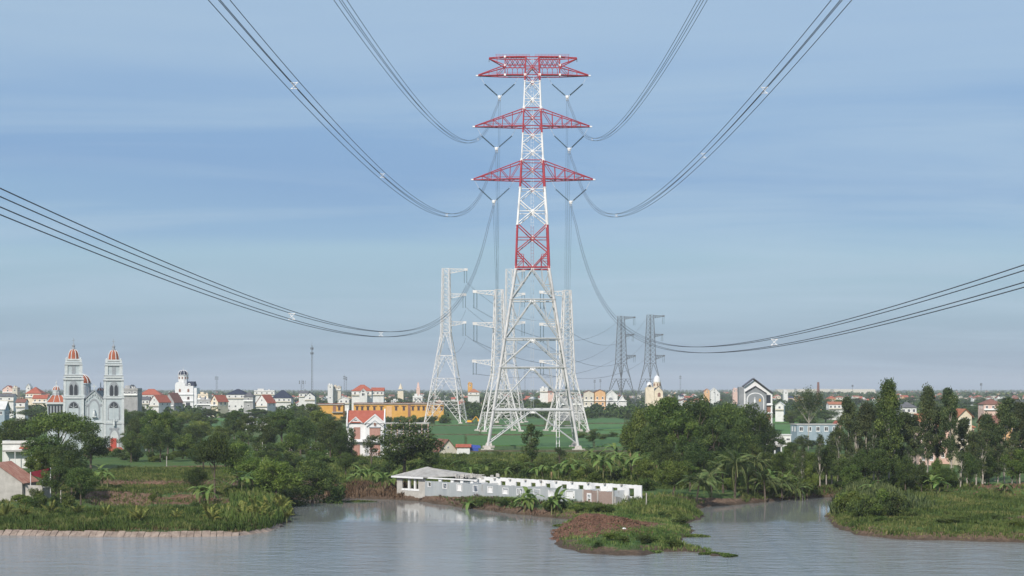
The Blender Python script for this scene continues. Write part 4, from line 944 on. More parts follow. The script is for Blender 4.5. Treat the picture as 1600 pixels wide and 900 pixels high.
for a_, b_ in ((638.5, 640.2), (647.6, 649.4)):
    m = MB(); m.box(along(a_), along(b_), -0.12, -0.002, 0.4, 3.2); m.build('pillar', M_rw, ru)
m = MB(); m.box(along(628), along(655), -0.10, -0.003, 0.45, 0.88); m.build('window_sill', M_rw, ru)
wh = [(along(p)-w_/2, along(p)+w_/2, za, zb) for p, w_, za, zb in wins if w_ > 0.5]
wh2 = wh
wall(ru, 'front_wall', M_rg, along(664)+0.002, uG, 0, 0.22, 2.78, 2.7, wh2, rnd=rr_, jag=0.10)
for i, (ua, ub, za, zb) in enumerate(wh):
    m = MB(); m.box(ua, ua+0.16, -0.06, 0.30, za, zb); m.box(ub-0.10, ub, -0.06, 0.30, za, zb); m.box(ua+0.16, ub-0.10, -0.06, 0.32, za, za+0.12); m.box(ua+0.16, ub-0.10, -0.06, 0.30, zb-0.1, zb)
    if i in (2, 4, 5, 8, 9): m.box(ua+0.18, ua+(ub-ua)*0.75, 0.12, 0.18, za+0.1, zb-(0.0 if i != 5 else 0.5))
    m.build('window_frame', M_rw, ru)
uB1 = along(958)
wall(ru, 'brick_wall', bm_, uG+0.002, uB1, 0.03, 0.26, 2.65, 2.5, [(along(917), along(924), 0.6, 1.9)], rnd=rr_, jag=0.08)
for p in (911, 934, 957.5):
    m = MB(); m.box(along(p)-0.16, along(p)+0.16, -0.06, 0.34, -1.6, 2.72); m.build('pillar', M_rpl, ru)
m = MB(); u9, u10 = along(917), along(924); m.box(u9, u9+.2, -0.05, .35, .3, 2.0); m.box(u10-.2, u10, -0.05, .35, .3, 2.0); m.box(u9+.2, u10-.2, -.05, .35, 1.7, 2.0); m.box(u9+.2, u10-.2, -.05, .35, 0.9, 1.05); m.build('window_frame', M_rw, ru)
# back wall: tall white inside face with small high windows, beam notches
bw = []
for p in (738, 763, 787.5, 811, 834.5, 857.5, 883, 909, 935): u = along_b(p); bw.append((u-0.62, u+0.62, 1.4, 2.85))
bw2 = [(along_b(p)-0.62, along_b(p)+0.62, 1.15, 2.7) for p in (962, 988)]
wall(ru, 'back_wall', M_rw, along(664), along_b(1003.5), DPR-0.25, DPR, 3.75, 3.45, bw+bw2, rnd=rr_, jag=0.07)
m = MB()
for p in (775, 799, 823, 847, 871, 896, 921, 947, 973): u = along_b(p); m.box(u-0.22, u+0.22, DPR-0.75, DPR-0.252, 3.25, 3.52)
m.build('beam_stub', M_rpl, ru)
for p in bw+bw2: m = MB(); m.box(p[0]-0.04, p[0], DPR-0.3, DPR-0.252, p[2]-0.05, p[3]+0.05); m.box(p[0], p[1], DPR-0.3, DPR-0.252, p[3], p[3]+0.07); m.build('window_frame', M_rpl, ru)
# cross walls
for i, p in enumerate((686, 705, 720, 736, 775, 812, 850, 897, 934)):
    u = along(p); H_ = 3.45 if i < 4 else rr_.uniform(1.6, 2.4)
    wall_t = MB(); wall_t.box(u-0.12, u+0.12, 0.3, DPR-0.26, -1.2, H_) if i >= 4 else wall_t.box(u-0.4, u+0.4, 0.24, 0.6, 2.0, 3.315)
    if i < 4: wall_t.box(u-0.12, u+0.12, 0.6, DPR-0.26, -1.2, 2.5)
    wall_t.build('cross_wall', M_rw, ru)
m = MB(); m.box(along(664), along(745), 0.0, 0.4, 3.32, 3.58); m.build('ring_beam', M_rw, ru)
# broken end wall
wall_b = MB()
def endp(v0, v1, H_, z=-1.6): wall_b.box(uB1+0.2, uB1+0.45, v0, v1, z, H_)
E = MB()
u_e = along_b(1003.5)
pts = [(0.35, 1.7, 1.5), (1.7, 2.4, 1.25), (2.4, 3.1, 0.45), (3.1, 4.1, 0.2), (4.1, 4.7, 1.55), (4.7, 5.6, 0.55), (5.6, 7.2, 0.35), (7.2, 8.7, 0.75)]
for v0, v1, H_ in pts:
    ua = uB1+(u_e-uB1)*(v0/DPR); ub = uB1+(u_e-uB1)*(v1/DPR)
    E.hexa([(ua, v0, -1.6), (ua+0.3, v0, -1.6), (ub+0.3, v1, -1.6), (ub, v1, -1.6), (ua, v0, H_), (ua+.3, v0, H_+.1), (ub+.3, v1, H_-.1), (ub, v1, H_-.25)])
E.build('broken_end_wall', M_rpl, ru)
m = MB()
for i in range(26):
    v = rr_.uniform(0.2, 8.5); u = uB1+(u_e-uB1)*v/DPR+rr_.uniform(-1.5, 1.2); s = rr_.uniform(.2, .6); m.obox(u, v, -0.1, s*.6, s, s*.7, rr_.uniform(0, 3), None, 0.7)
m.build('rubble', M_rw, ru)['kind'] = 'stuff'
# hipped concrete slab roof of the left bay
m = MB(); ue = along(712); ap = (along(646), DPR*0.5, 5.5)
e0 = [(-0.9, -0.8, 3.42), (ue*0.50, -0.8, 3.5), (ue, DPR+0.4, 3.95), (-0.9, DPR+0.8, 3.42)]
rid = (ue*0.66, DPR*0.5, 4.4)
for q in ([e0[0], e0[1], rid, ap], [e0[1], e0[2], rid], [rid, e0[2], e0[3], ap], [e0[3], e0[0], ap]):
    m.poly([(x, y, z+0.16) for x, y, z in q]); m.poly([(x, y, z) for x, y, z in q][::-1])
for i in range(4):
    a_, b_ = e0[i], e0[(i+1) % 4]; m.poly([a_, b_, (b_[0], b_[1], b_[2]+.16), (a_[0], a_[1], a_[2]+.16)])
rs = m.build('roof_slab', M_rslab, ru)
m = MB(); m.box(-0.9, ue*0.50, -0.92, -0.803, 3.25, 3.62); m.build('fascia', M_rw, ru)
m = MB()
for i in range(34):
    u = rr_.uniform(along(705), along(752)); v = rr_.uniform(0.5, DPR); s = rr_.uniform(.3, 1.0); m.obox(u, v, 3.6+rr_.uniform(0, .5), 3.9+rr_.uniform(0, .7), s, s*.4, rr_.uniform(0, 3), None, 0.8)
m.build('collapsed_slab_pieces', M_rpl, ru)['kind'] = 'stuff'
# ---------------------------------------------------------------- white villa with red roof
DV = 541.0; SV = F/DV; vz = lambda py: Z_(py, DV)-2.0; vx = lambda px: (px-571.5)/SV
vl = thing('villa', 'three-storey white villa with red tiled roof and two white front gables', 'villa', (X_(571.5, DV), DV, 2.0), R(3))
M_vw = mat('villa_white_paint', (0.66, 0.66, 0.66), (0.74, 0.74, 0.74), 0.8, 0.4)
M_vr = tilemat('villa_red_tiles', (0.33, 0.085, 0.055), (0.43, 0.13, 0.085), 2.2)
M_curt = mat('villa_brown_shutters', (0.36, 0.19, 0.15), (0.48, 0.28, 0.23), 0.7, 2.0, stretch=(6, 1, 0.3))
m = MB(); x0, x1 = vx(541.5), vx(601.5); m.box(x0, x1, 0, 10.5, -1, vz(661)); m.box(vx(571), x1-0.3, -1.6, 0, -1, vz(662)); m.build('wall', M_vw, vl)
m = MB(); ze, zr = vz(660.5), vz(642.5)
for ya, yb in ((-0.6, 5.2), (11.0, 5.2)): m.hexa([(x0+.35, ya, ze), (x1-.35, ya, ze), (x1-.35, yb, zr), (x0+.35, yb, zr), (x0+.35, ya, ze+.2), (x1-.35, ya, ze+.2), (x1-.35, yb, zr+.2), (x0+.35, yb, zr+.2)])
m.build('roof', M_vr, vl)
m = MB()
for x in (x0, x1-.36):
    m.poly([(x, -0.7, ze-.6), (x, 11.1, ze-.6), (x, 11.1, ze+.8), (x, 5.2, zr+.75), (x, -0.7, ze+.8)]); m.poly([(x+.36, -0.7, ze-.6), (x+.36, -0.7, ze+.8), (x+.36, 5.2, zr+.75), (x+.36, 11.1, ze+.8), (x+.36, 11.1, ze-.6)])
    m.poly([(x, -.7, ze+.8), (x, 5.2, zr+.75), (x+.36, 5.2, zr+.75), (x+.36, -.7, ze+.8)]); m.poly([(x, -.7, ze-.6), (x, -.7, ze+.8), (x+.36, -.7, ze+.8), (x+.36, -.7, ze-.6)])
    m.poly([(x, 11.1, ze+.8), (x+.36, 11.1, ze+.8), (x+.36, 5.2, zr+.75), (x, 5.2, zr+.75)])
    m.box(x-.1, x+.46, -.8, -.3, ze-1.2, ze+1.4)
m.build('gable_coping', M_vw, vl)
def vgable(xa, xb, zb, zt_, y, yb, th, name):
    m = MB(); c = (xa+xb)/2; A = [(xa, y, zb), (xb, y, zb), (c, y, zt_)]; B = [(p[0], y+.3, p[2]) for p in A]; m.poly(A); m.poly(B[::-1]); g = m.build(name, M_vw, vl)
    m = MB()
    for s, xe in ((-1, xa), (1, xb)):
        q = [(xe+s*.3, y-.25, zb-.3), (c, y-.25, zt_), (c, yb, zt_), (xe+s*.3, yb, zb-.3)]; m.hexa(q+[(a_, b_, z+th) for a_, b_, z in q])
    m.build('gable_roof', M_vw, g); return g
vgable(vx(546.5), vx(565), vz(660.5), vz(652.5), -0.35, 3.0, .3, 'small_gable'); vgable(vx(570.5), vx(601), vz(661.5), vz(649), -1.9, 5.0, .45, 'large_gable')
m = MB(); c = vx(586)
for s in (-1, 1): q = [(c+s*2.75, -1.98, vz(667)), (c, -1.98, vz(657.5)), (c, -1.62, vz(657.5)), (c+s*2.75, -1.62, vz(667))]; m.hexa(q+[(a_, b_, z+.22) for a_, b_, z in q])
m.build('inner_gable_moulding', M_grl, vl)
arch(vl, 'niche', c, vz(665), 0.6, 0.75, -1.91, M_brown, 0.05, 0)
def vwin(xa, xb, pa, pb, y, mm=M_curt, nm='shuttered_window', nb=4):
    m = MB(); xa, xb = vx(xa), vx(xb); za, zb = vz(pb), vz(pa); m.box(xa, xb, y-.08, y-.002, za, zb, 1)
    for i in range(nb+1): x = xa+(xb-xa)*i/nb; m.box(x-.06, x+.06, y-.16, y-.082, za, zb, 0)
    m.box(xa-.1, xb+.1, y-.2, y-.162, zb-.12, zb+.1, 0); m.build(nm, [mm, M_glass if mm is not M_curt else M_curt], vl)
vwin(553, 562.5, 668, 686, 0, nb=4); vwin(578, 594, 668.5, 683, -1.6, nb=5); vwin(551.5, 562, 695, 714, 0, nb=4); vwin(578, 594, 694, 712, -1.6, nb=5)
m = MB(); m.box(vx(577), vx(595), -1.9, -1.602, vz(668.3), vz(666.8)); m.build('lintel', M_grl, vl)
m = MB()
for z in (656.5, 660): m.box(vx(553.5), vx(558), -.44, -.352, vz(z)-.12, vz(z)+.12)
m.build('vent', M_glass, vl)
m = MB(); m.box(vx(543), vx(571), -1.3, -.002, vz(690.5), vz(688.7)); m.box(vx(568), vx(601), -3.0, -1.602, vz(690.5), vz(688.8)); m.build('balcony_slab', M_vw, vl)
m = MB()
for i in range(16): x = vx(566)+i*.34; m.box(x-.04, x+.04, -3.0, -2.92, vz(713), vz(704))
m.box(vx(566), vx(592), -3.02, -2.9, vz(703.9), vz(703)); m.build('fence_railing', M_vw, vl)
m = MB(); m.tube((vx(571.5), -2.6, -1), (vx(571.5), -2.6, vz(690.6)), .18, None, 8); m.build('column', M_vw, vl)
# low unfinished annex right of villa
an = thing('annex', 'long low open-sided brown annex with pale slab roof beside the villa', 'shed', (X_(630, 600), 600, 2.0), R(-2))
m = MB(); m.box(-7.0, 9.5, 0, 6, Z_(661, 600)-2.3, Z_(661, 600)-1.9); m.build('roof_slab', M_roof['concrete'], an)
for i in range(8): m = MB(); m.box(-6.8+i*2.25, -6.5+i*2.25, 0.1, 0.4, -1, Z_(661, 600)-2.3); m.build('column', M_wall['pink'], an)
m = MB(); m.box(-6.8, 9.2, 3, 3.2, -1, Z_(663, 600)-2.4); m.box(-6.5, 9, .5, .7, 0, Z_(672, 600)-2); m.build('wall', M_wall['grey'], an)
# ---------------------------------------------------------------- yellow school
def yellow(label, pxa, pxb, top, d, cols, dpth=12, gap=None, z0=2.0, door=None):
    sc = F/d; cxp = (pxa+pxb)/2; w_ = (pxb-pxa)/sc; H_ = Z_(top, d)-z0; t = thing('school_building', label, 'school', (X_(cxp, d), d, z0), 0)
    m = MB(); m.box(-w_/2, w_/2, 0, dpth, -1, H_); m.build('wall', M_wall['yellow'], t)
    m = MB(); m.box(-w_/2-.7, w_/2+.7, -.8, dpth+.5, H_, H_+.45); m.build('roof_slab', M_roof['concrete'], t)
    m = MB(); m.box(-w_/2, w_/2, .3, dpth-.3, H_+.45, H_+1.0); m.build('roof_tank_base', M_roof['brown'], t)
    for p in cols:
        x = (p-cxp)/sc; link('window', winmesh('plain', M_brown), t, (x, 0, Z_(638.2, d)-z0), 0, (1.6, 1, 2.7))
        mm_ = MB(); mm_.box(x-1.5, x+1.5, -.6, -.002, Z_(634.6, d)-z0, Z_(634.6, d)-z0+.3); mm_.build('window_hood', M_brown, t)
    if gap:
        m = MB(); x = (gap-cxp)/sc; m.box(x-.9, x+.9, -.15, -.003, 0, H_-.1); m.build('stairwell_shaft', M_brown, t)
    if door:
        m = MB(); x = (door-cxp)/sc; m.box(x-1.8, x+1.8, -.1, -.003, 1, H_-1.4); m.build('shutter_panel', M_wall['orange'], t)
    return t
yellow('long single-roofed yellow school block with a row of brown windows', 552.5, 693, 631.5, 1130, [558, 566, 575, 585, 596, 619, 631, 645, 654, 662, 671, 681, 690], gap=639.5, door=608)
yb = yellow('small yellow school block with open stair bay, left of the long yellow one', 496.5, 536, 632.5, 1130, [530])
m = MB(); sc = F/1130; m.box((520-516.25)/sc, (525-516.25)/sc, -.2, -.004, Z_(643, 1130)-2, Z_(634, 1130)-2); m.build('stair_opening', M_brown, yb)
m = MB(); m.box((519-516.25)/sc, (536-516.25)/sc, -2, -.004, Z_(644.5, 1130)-2, Z_(643.3, 1130)-2); m.build('balcony', M_roof['concrete'], yb)
# ---------------------------------------------------------------- domed mansion
DM = 1405.0; SM = F/DM; mz = lambda p: Z_(p, DM)-2; mx_ = lambda p: (p-290)/SM
mn = thing('mansion', 'tall white mansion with small dark ribbed dome and curved mansard roofs', 'mansion', (X_(290, DM), DM, 2.0), 0)
m = MB(); m.box(mx_(273.5), mx_(302), 0, 14, -1, mz(603)); m.box(mx_(302), mx_(307), 1, 14, -1, mz(606)); m.build('wall', M_vw, mn)
arch(mn, 'curved_gable', mx_(281.5), mz(603), mx_(290)-mx_(274), .5, 0.3, M_vw, .3, -0.3)
for cxx, ww in ((282, 12.5), (297.5, 12)):
    m = MB(); w_ = ww/SM; m.obox(mx_(cxx), 7, mz(603), mz(596), w_, 12, 0, None, .72); rf = m.build('mansard_roof', M_roof['navy'], mn)
arch(mn, 'dormer', mx_(295.5), mz(603), 2.2, 1.4, .4, M_vw, .6, 0); arch(mn, 'dormer_window', mx_(295.5), mz(602), 1.1, .8, -.21, M_glass, .05, 0)
m = MB(); m.lathe([(4.3, mz(603)), (4.3, mz(586.5)), (4.8, mz(586.5)), (4.8, mz(585.6))], mx_(284.5), 5, 10); dr = m.build('drum', M_vw, mn)
prof = [(4.1*math.cos(t_)**.8, mz(585.6)+(mz(578.5)-mz(585.6))*math.sin(t_)) for t_ in np.linspace(0, 1.5, 7)]
m = MB(); m.lathe(prof, mx_(284.5), 5, 20); dmm = m.build('dome', M_roof['navy'], mn); m = MB()
for i in range(8): a_ = 2*math.pi*(i+.5)/8; m.path([(mx_(284.5)+r2*1.03*math.cos(a_), 5+r2*1.03*math.sin(a_), z) for r2, z in prof], .22, 4)
m.tube((mx_(284.5), 5, mz(579)), (mx_(284.5), 5, mz(573)), .2, .08, 5); m.build('dome_rib', M_vw, dmm)
for i in range(10): a_ = 2*math.pi*i/10-math.pi/2; m = MB(); m.obox(0, 0, mz(592), mz(588.7), 1.0, .15); o = m.build('drum_window', M_brown, dr); o.location = (mx_(284.5)+4.3*math.cos(a_), 5+4.3*math.sin(a_), 0); o.rotation_euler = (0, 0, a_+math.pi/2)
for p in (281, 294.3): arch(mn, 'window', mx_(p), mz(612.5), 1.7, 1.9, -.002, M_brown, .12, 0)
for p in (281, 294.3): o = link('window', winmesh('plain', M_brown), mn, (mx_(p), 0, mz(622)), 0, (1.9, 1, 2.2))
for p in (281, 287): o = link('window', winmesh('plain', M_brown), mn, (mx_(p), 0, mz(632.5)), 0, (1.9, 1, 1.8))
m = MB(); m.box(mx_(290.5), mx_(297), -.2, -.004, mz(637), mz(629)); m.build('garage_door', M_chd, mn)
m = MB()
for p in (616.5, 627): m.box(mx_(274), mx_(302), -.9, -.004, mz(p)-.2, mz(p)+.25)
m.build('balcony_band', M_vw, mn)
# ---------------------------------------------------------------- grey gabled house right
DG = 850.0; SG = F/DG; gz_ = lambda p: Z_(p, DG)-2; gx_ = lambda p: (p-1182)/SG
gh = thing('gabled_house', 'tall grey and white house with double pointed gable and round-arched window', 'house', (X_(1182, DG), DG, 2.0), R(-4))
M_gw = mat('slate_grey_wall', (0.20, 0.215, 0.23), (0.26, 0.27, 0.285), .85, .4); M_dk = mat('dark_fascia', (0.07, 0.065, 0.075), None, .6)
m = MB(); m.box(gx_(1163), gx_(1206.5), 0, 12, -1, gz_(615)); m.poly([(gx_(1163), 0, gz_(615)), (gx_(1206.5), 0, gz_(615)), (gx_(1178), 0, gz_(594.5)), (gx_(1163), 0, gz_(604.5))]); m.build('wall', M_vw, gh)
m = MB(); m.box(gx_(1155), gx_(1163)-.01, 2, 12, -1, gz_(604.5)); m.box(gx_(1165), gx_(1197), -1.5, -.003, -1, gz_(613.5)); m.build('side_wall', M_gw, gh)
m = MB(); m.poly([(gx_(1165), -1.5, gz_(613.5)), (gx_(1197), -1.5, gz_(613.5)), (gx_(1180), -1.5, gz_(604.5))]); m.build('inner_gable', M_gw, gh)
def rafters(p, y0, y1, th, mm_, nm):
    m = MB()
    for a_, b_ in zip(p, p[1:]): q = [(gx_(a_[0]), y0, gz_(a_[1])), (gx_(b_[0]), y0, gz_(b_[1])), (gx_(b_[0]), y1, gz_(b_[1])), (gx_(a_[0]), y1, gz_(a_[1]))]; m.hexa(q+[(x, y, z+th) for x, y, z in q])
    m.build(nm, mm_, gh)
rafters([(1162, 604.5), (1178, 592.5), (1208, 615.5)], -1.6, 12, .55, M_dk, 'roof'); rafters([(1164, 613.5), (1180, 604), (1197.5, 615.5)], -2.2, 0, .4, M_dk, 'inner_roof')
arch(gh, 'arched_window_surround', gx_(1180), gz_(640), gx_(1194)-gx_(1167), gz_(625)-gz_(640), -1.52, M_vw, .12, -.15, 14); arch(gh, 'arched_window', gx_(1180), gz_(640), gx_(1192.6)-gx_(1168.4), gz_(625)-gz_(640), -1.66, M_gw, .05, -.15, 14)
m = MB(); m.lathe([(.5, gz_(630)), (.55, gz_(627)), (.2, gz_(622.5)), (.3, gz_(621.6)), (0, gz_(620.2))], gx_(1179), -2.1, 7); m.build('statue', M_vw, gh)
arch(gh, 'gold_niche', gx_(1187), gz_(627.5), 1.1, 1.0, -1.72, M_wall['yellow'], .05, 0)
for p in (1195.5, 1205.5): m = MB(); m.box(gx_(p)-.3, gx_(p)+.3, -.7, -.1, -1, gz_(618)); m.build('column', M_vw, gh)
for p in (632.5, 645): m = MB(); m.box(gx_(1194), gx_(1207), -1.2, -.003, gz_(p)-.25, gz_(p)+.25); m.build('balcony', M_vw, gh)
for a_, b_ in ((617, 630), (634, 644), (647, 658)): m = MB(); m.box(gx_(1197), gx_(1204), -.06, -.002, gz_(b_), gz_(a_)); m.build('window', M_brown if a_ > 620 else M_glass, gh)
m = MB(); m.tube((gx_(1178), -1, gz_(593)), (gx_(1178), -1, gz_(589.5)), .15, .05, 5); m.build('finial', M_dk, gh)
# ---------------------------------------------------------------- townhouses, cream church and other picked-out houses
def townhouse(label, pa, pb, top, apex, wall_, roof_, d=1513, arched=False, rows=(622, 631, 641)):
    sc = F/d; c = (pa+pb)/2; w_ = (pb-pa)/sc-.1; t = thing('townhouse', label, 'townhouse', (X_(c, d), d, 2.0), 0, None); H_ = Z_(top, d)-2; rh = Z_(apex, d)-2-H_
    wall_mb('front', w_, 12, H_, rh).build('wall', M_wall[wall_], t); roof_mb('front', w_, 12, H_, rh, .4, .4).build('roof', M_roof[roof_], t)
    for r_ in rows:
        for c_ in (-.25, .25):
            link('window', winmesh('plain', M_trim if wall_ != 'white' else M_gsteel), t, (c_*w_, 0, Z_(r_, d)-2), 0, (1.7, 1, 2.6))
    if arched: arch(t, 'arched_window', -w_*.1, Z_(628, d)-2, 3.6, 2.4, -.01, M_gw, .2, 0)
    m = MB()
    for r_ in (626.5, 636): m.box(-w_/2, w_/2, -1.0, -.003, Z_(r_, d)-2, Z_(r_, d)-1.5)
    m.build('balcony', M_trim, t)
    return t
townhouse('beige townhouse with small brown gable, left end of the row', 912, 928, 614, 610.5, 'beige', 'brown'); townhouse('orange-cream townhouse with brown gable, second in the row', 929, 946, 613, 609, 'orange', 'brown'); townhouse('white townhouse with large round arch under its gable', 947, 965, 618, 610.5, 'white', 'white', arched=True, rows=(631, 641))
townhouse('narrow white gabled townhouse partly behind the grove, right end of the row', 966, 979, 629, 619, 'white', 'white', d=1420, rows=(636,))
def far_church():
    d = 1500; sc = F/d; z = lambda p: Z_(p, d)-2; x = lambda p: (p-1023)/sc; t = thing('domed_church', 'small cream church with white onion-topped dome above the dark grove', 'church', (X_(1023, d), d, 2.0), 0)
    m = MB(); m.box(x(1009), x(1022), 0, 10, -1, z(606)); m.box(x(1021), x(1036), 1, 14, -1, z(612)); m.build('wall', M_wall['cream'], t)
    m = MB(); m.poly([(x(1021), .9, z(612)), (x(1036.5), .9, z(612)), (x(1029), .9, z(604))]); m.poly([(x(1009), -.1, z(606)), (x(1021.5), -.1, z(606)), (x(1015), -.1, z(600))]); m.build('gable', M_wall['cream'], t)
    for c, a_, b_, zz in ((1029, 1020.5, 1037, (612, 604)), ):
        m = MB()
        for s, e_ in ((-1, a_), (1, b_)): q = [(x(e_), .5, z(612.5)), (x(c), .5, z(603.5)), (x(c), 14, z(603.5)), (x(e_), 14, z(612.5))]; m.hexa(q+[(u, v, w_+.4) for u, v, w_ in q])
        m.build('roof', M_roof['grey'], t)
    m = MB(); m.lathe([(3.4, z(606)), (3.4, z(597.5)), (3.7, z(597.5)), (3.7, z(597))], x(1027.5), 6, 10); dr = m.build('drum', M_wall['cream'], t)
    m = MB(); m.lathe([(3.3*math.cos(a_), z(597)+(z(586.5)-z(597))*math.sin(a_)) for a_ in np.linspace(0, 1.5, 8)]+[(.3, z(585.5)), (.05, z(583))], x(1027.5), 6, 14); m.build('dome', M_vw, dr)
    for i in range(8): a_ = 2*math.pi*i/8-math.pi/2; m = MB(); m.obox(0, 0, z(603), z(599), 1.1, .15); o = m.build('drum_window', M_brown, dr); o.location = (x(1027.5)+3.4*math.cos(a_), 6+3.4*math.sin(a_), 0); o.rotation_euler = (0, 0, a_+math.pi/2)
    m = MB(); m.lathe([(2.6*math.cos(a_), z(602.5)+(z(597)-z(602.5))*math.sin(a_)) for a_ in np.linspace(0, 1.5, 5)]+[(.1, z(595))], x(1015), 3, 10); m.build('small_dome', M_vw, t)
    arch(t, 'window', x(1015), z(604.5), 2.6, .6, -.12, M_glass, .08, 0); arch(t, 'doorway', x(1030), z(620), 2.6, 2.6, .88, M_brown, .08, 0)
far_church()
house('white gable house with red roof slope and bluish shaded side, left of the mansion', 241, 1250, 18, 628, 'front', 5.0, 'white', 'red', 14, R(-28), 1, 2)
house('low white house with dark slate roof beside the white gable house', 221, 1290, 24, 625, 'side', 2.6, 'white', 'grey', 8, 0, 4, 1)
house('white house with broad red hipped roof left of the mansion', 234, 1480, 33, 617, 'hip', 5.2, 'white', 'red', 14, 0, 4, 1)
house('grey gable house with brown roof touching the mansion on its left', 264, 1290, 19, 628, 'front', 7.0, 'grey', 'brown', 12, R(-22), 1, 2)
house('long plain grey flat building right behind the church', 202, 1000, 26, 609, 'flat', 0, 'grey', 'concrete', 12, 0, 3, 1, winh=1.2)
house('small white gable poking over the grey flat building', 205, 1500, 12, 609, 'front', 4.5, 'white', 'grey', 10, 0, 1, 1)
house('cream flat-roofed block directly right of the mansion', 317, 1350, 17, 617.5, 'flat', 0, 'cream', 'concrete', 9, R(-10), 2, 1)
house('unpainted grey lower block right of the mansion', 319, 1290, 22, 626, 'flat', 0, 'grey', 'concrete', 9, R(-8), 2, 1)
house('cream gable house with orange-red roof, grey side wall', 335, 1250, 14, 627, 'front', 4.6, 'cream', 'red', 12, R(-30), 1, 1, winw=2.4, winh=2.6)
house('white two-storey house with wide navy hipped roof', 368, 1350, 30, 616.5, 'hip', 4.4, 'white', 'navy', 14, R(-8), 3, 2)
house('narrow grey tower-house with pyramid roof beside the navy-roofed house', 388, 1230, 15, 620, 'hip', 3.6, 'grey', 'grey', 7, R(-6), 1, 3)
house('white house with steep orange-red side roof, left of the navy hipped roof', 409, 1260, 20, 629, 'front', 6.0, 'white', 'red', 12, R(-24), 1, 1)
house('long low white flat-roofed house with dark windows, behind the tower-house', 413, 1560, 32, 611.5, 'flat', 0, 'white', 'concrete', 10, 0, 4, 1)
house('white house under very broad navy hipped roof, centre left', 440, 1380, 30, 622, 'hip', 6.6, 'white', 'navy', 14, 0, 4, 1)
house('white house with small dark roof left of the radio mast', 474, 1480, 14, 614.5, 'side', 1.8, 'white', 'grey', 9, 0, 2, 1)
house('navy-roofed low white house left of the radio mast', 484, 1420, 16, 619.5, 'front', 3.4, 'white', 'navy', 9, 0, 1, 1)
house('low white flat-roofed house standing alone in green fields', 401, 894, 39, 664.5, 'flat', 0, 'white', 'white', 9, R(-3), 3, 1, winh=.9)
house('white two-storey house with red hipped roof behind the yellow school', 565, 1235, 31, 611, 'hip', 4.6, 'white', 'red', 12, 0, 3, 2, winw=1.6, winh=2.2)
house('white gabled front wing of the red-roofed house behind the yellow school', 567.5, 1225, 12, 613, 'front', 2.6, 'white', 'white', 3, 0, 1, 2, winw=2.6, winh=2.4)
house('long low house with red roof joined right of the red-roofed house', 590, 1300, 19, 611, 'side', 2.6, 'white', 'red', 8, 0, 3, 1)
house('tiny white house with red arch gable left behind the yellow school', 537, 1240, 16, 624, 'front', 1.8, 'white', 'white', 8, 0, 2, 1)
house('white church-like house with tall square top, far behind the small yellow block', 516, 1800, 8, 602.5, 'flat', 0, 'white', 'white', 8, 0, 1, 2)
house('pale brown far house right beside the tall white square one', 526, 1810, 13, 605, 'flat', 0, 'beige', 'brown', 8, 0, 2, 1)
house('pale blue-white small house with dark gable left of the leftmost pylon', 652.5, 1240, 15, 620.5, 'flat', 0, 'white', 'white', 8, 0, 2, 1); house('low house with dark pointed gable right above the yellow school', 653, 1225, 13, 629, 'front', 3.2, 'white', 'grey', 5, 0, 1, 0)
house('orange block with ochre tower right of the leftmost pylon', 734.5, 1900, 7, 600, 'flat', 0, 'yellow', 'brown', 6, 0, 1, 2); house('white house with orange-red hipped roof right of the leftmost pylon', 740, 1880, 18, 613, 'hip', 4, 'white', 'orange', 12, 0, 2, 1)
house('white box house with one dark window between the big tower legs', 850, 1700, 13, 607.5, 'flat', 0, 'white', 'white', 8, R(-12), 1, 1); house('red-brown low house right of the white box house', 861, 1690, 9, 613, 'side', 1.4, 'pink', 'brown', 8, 0, 1, 1)
house('wide plain grey concrete building behind the right legs of the tower', 892, 1150, 37, 625, 'flat', 0, 'grey', 'concrete', 14, R(3), 4, 2)
house('small orange gable house above the grove, far', 1105, 2100, 9, 611, 'front', 3, 'orange', 'orange', 8, 0, 1, 1); house('far white gable house above the grove', 1116, 2000, 11, 611, 'front', 4, 'white', 'white', 10, 0, 1, 1); house('far white narrow block above the grove', 1121.5, 1900, 7, 615, 'flat', 0, 'white', 'white', 8, 0, 1, 2)
house('pink-fronted far house left of the grey-gabled house', 1150, 2100, 9, 609, 'flat', 0, 'pink', 'concrete', 8, 0, 2, 1)
house('small white and blue house right of the grey-gabled house', 1218, 1100, 13, 633, 'front', 2.0, 'white', 'white', 10, R(-14), 1, 1)
house('far white box house right of the grey-gabled house', 1228, 1900, 6.5, 612, 'flat', 0, 'white', 'white', 8, 0, 1, 1)
house('white house with orange tiled roof behind slim eucalyptus trees', 1308, 1180, 26, 632, 'side', 1.8, 'white', 'orange', 10, 0, 4, 1)
house('small red gabled shed with steep roof by the blue-grey shed', 1309, 690, 9, 664, 'front', 1.6, 'pink', 'red', 6, 0, 0, 0)
house('long blue-grey metal shed behind thin trees', 1278, 663, 66, 664, 'flat', 0, 'blue-grey', 'concrete', 12, R(3), 5, 1, parapet=False)
house('large pink-cream house with orange roofs behind the eucalyptus row', 1480, 496, 84, 668, 'hip', 3.4, 'pink', 'orange', 12, 0, 6, 3, winw=1.1, winh=1.6)
house('pink-cream wing with orange gable roof, right of the large pink house', 1508, 488, 22, 650, 'front', 2.0, 'cream', 'orange', 7, R(8), 2, 3, winw=1.0)
house('pale pink tall block between eucalyptus trunks, left of the large pink house', 1449, 490, 26, 660, 'side', 2.4, 'pink', 'orange', 8, 0, 2, 4, winw=1.0)
house('orange-walled house behind trees near the right edge', 1572, 520, 62, 662, 'side', 2.4, 'orange', 'brown', 9, 0, 5, 2, winw=1.1)
house('white gabled wall at the far right edge behind trees', 1601, 900, 34, 642, 'front', 5.5, 'white', 'grey', 12, R(6), 0, 0)
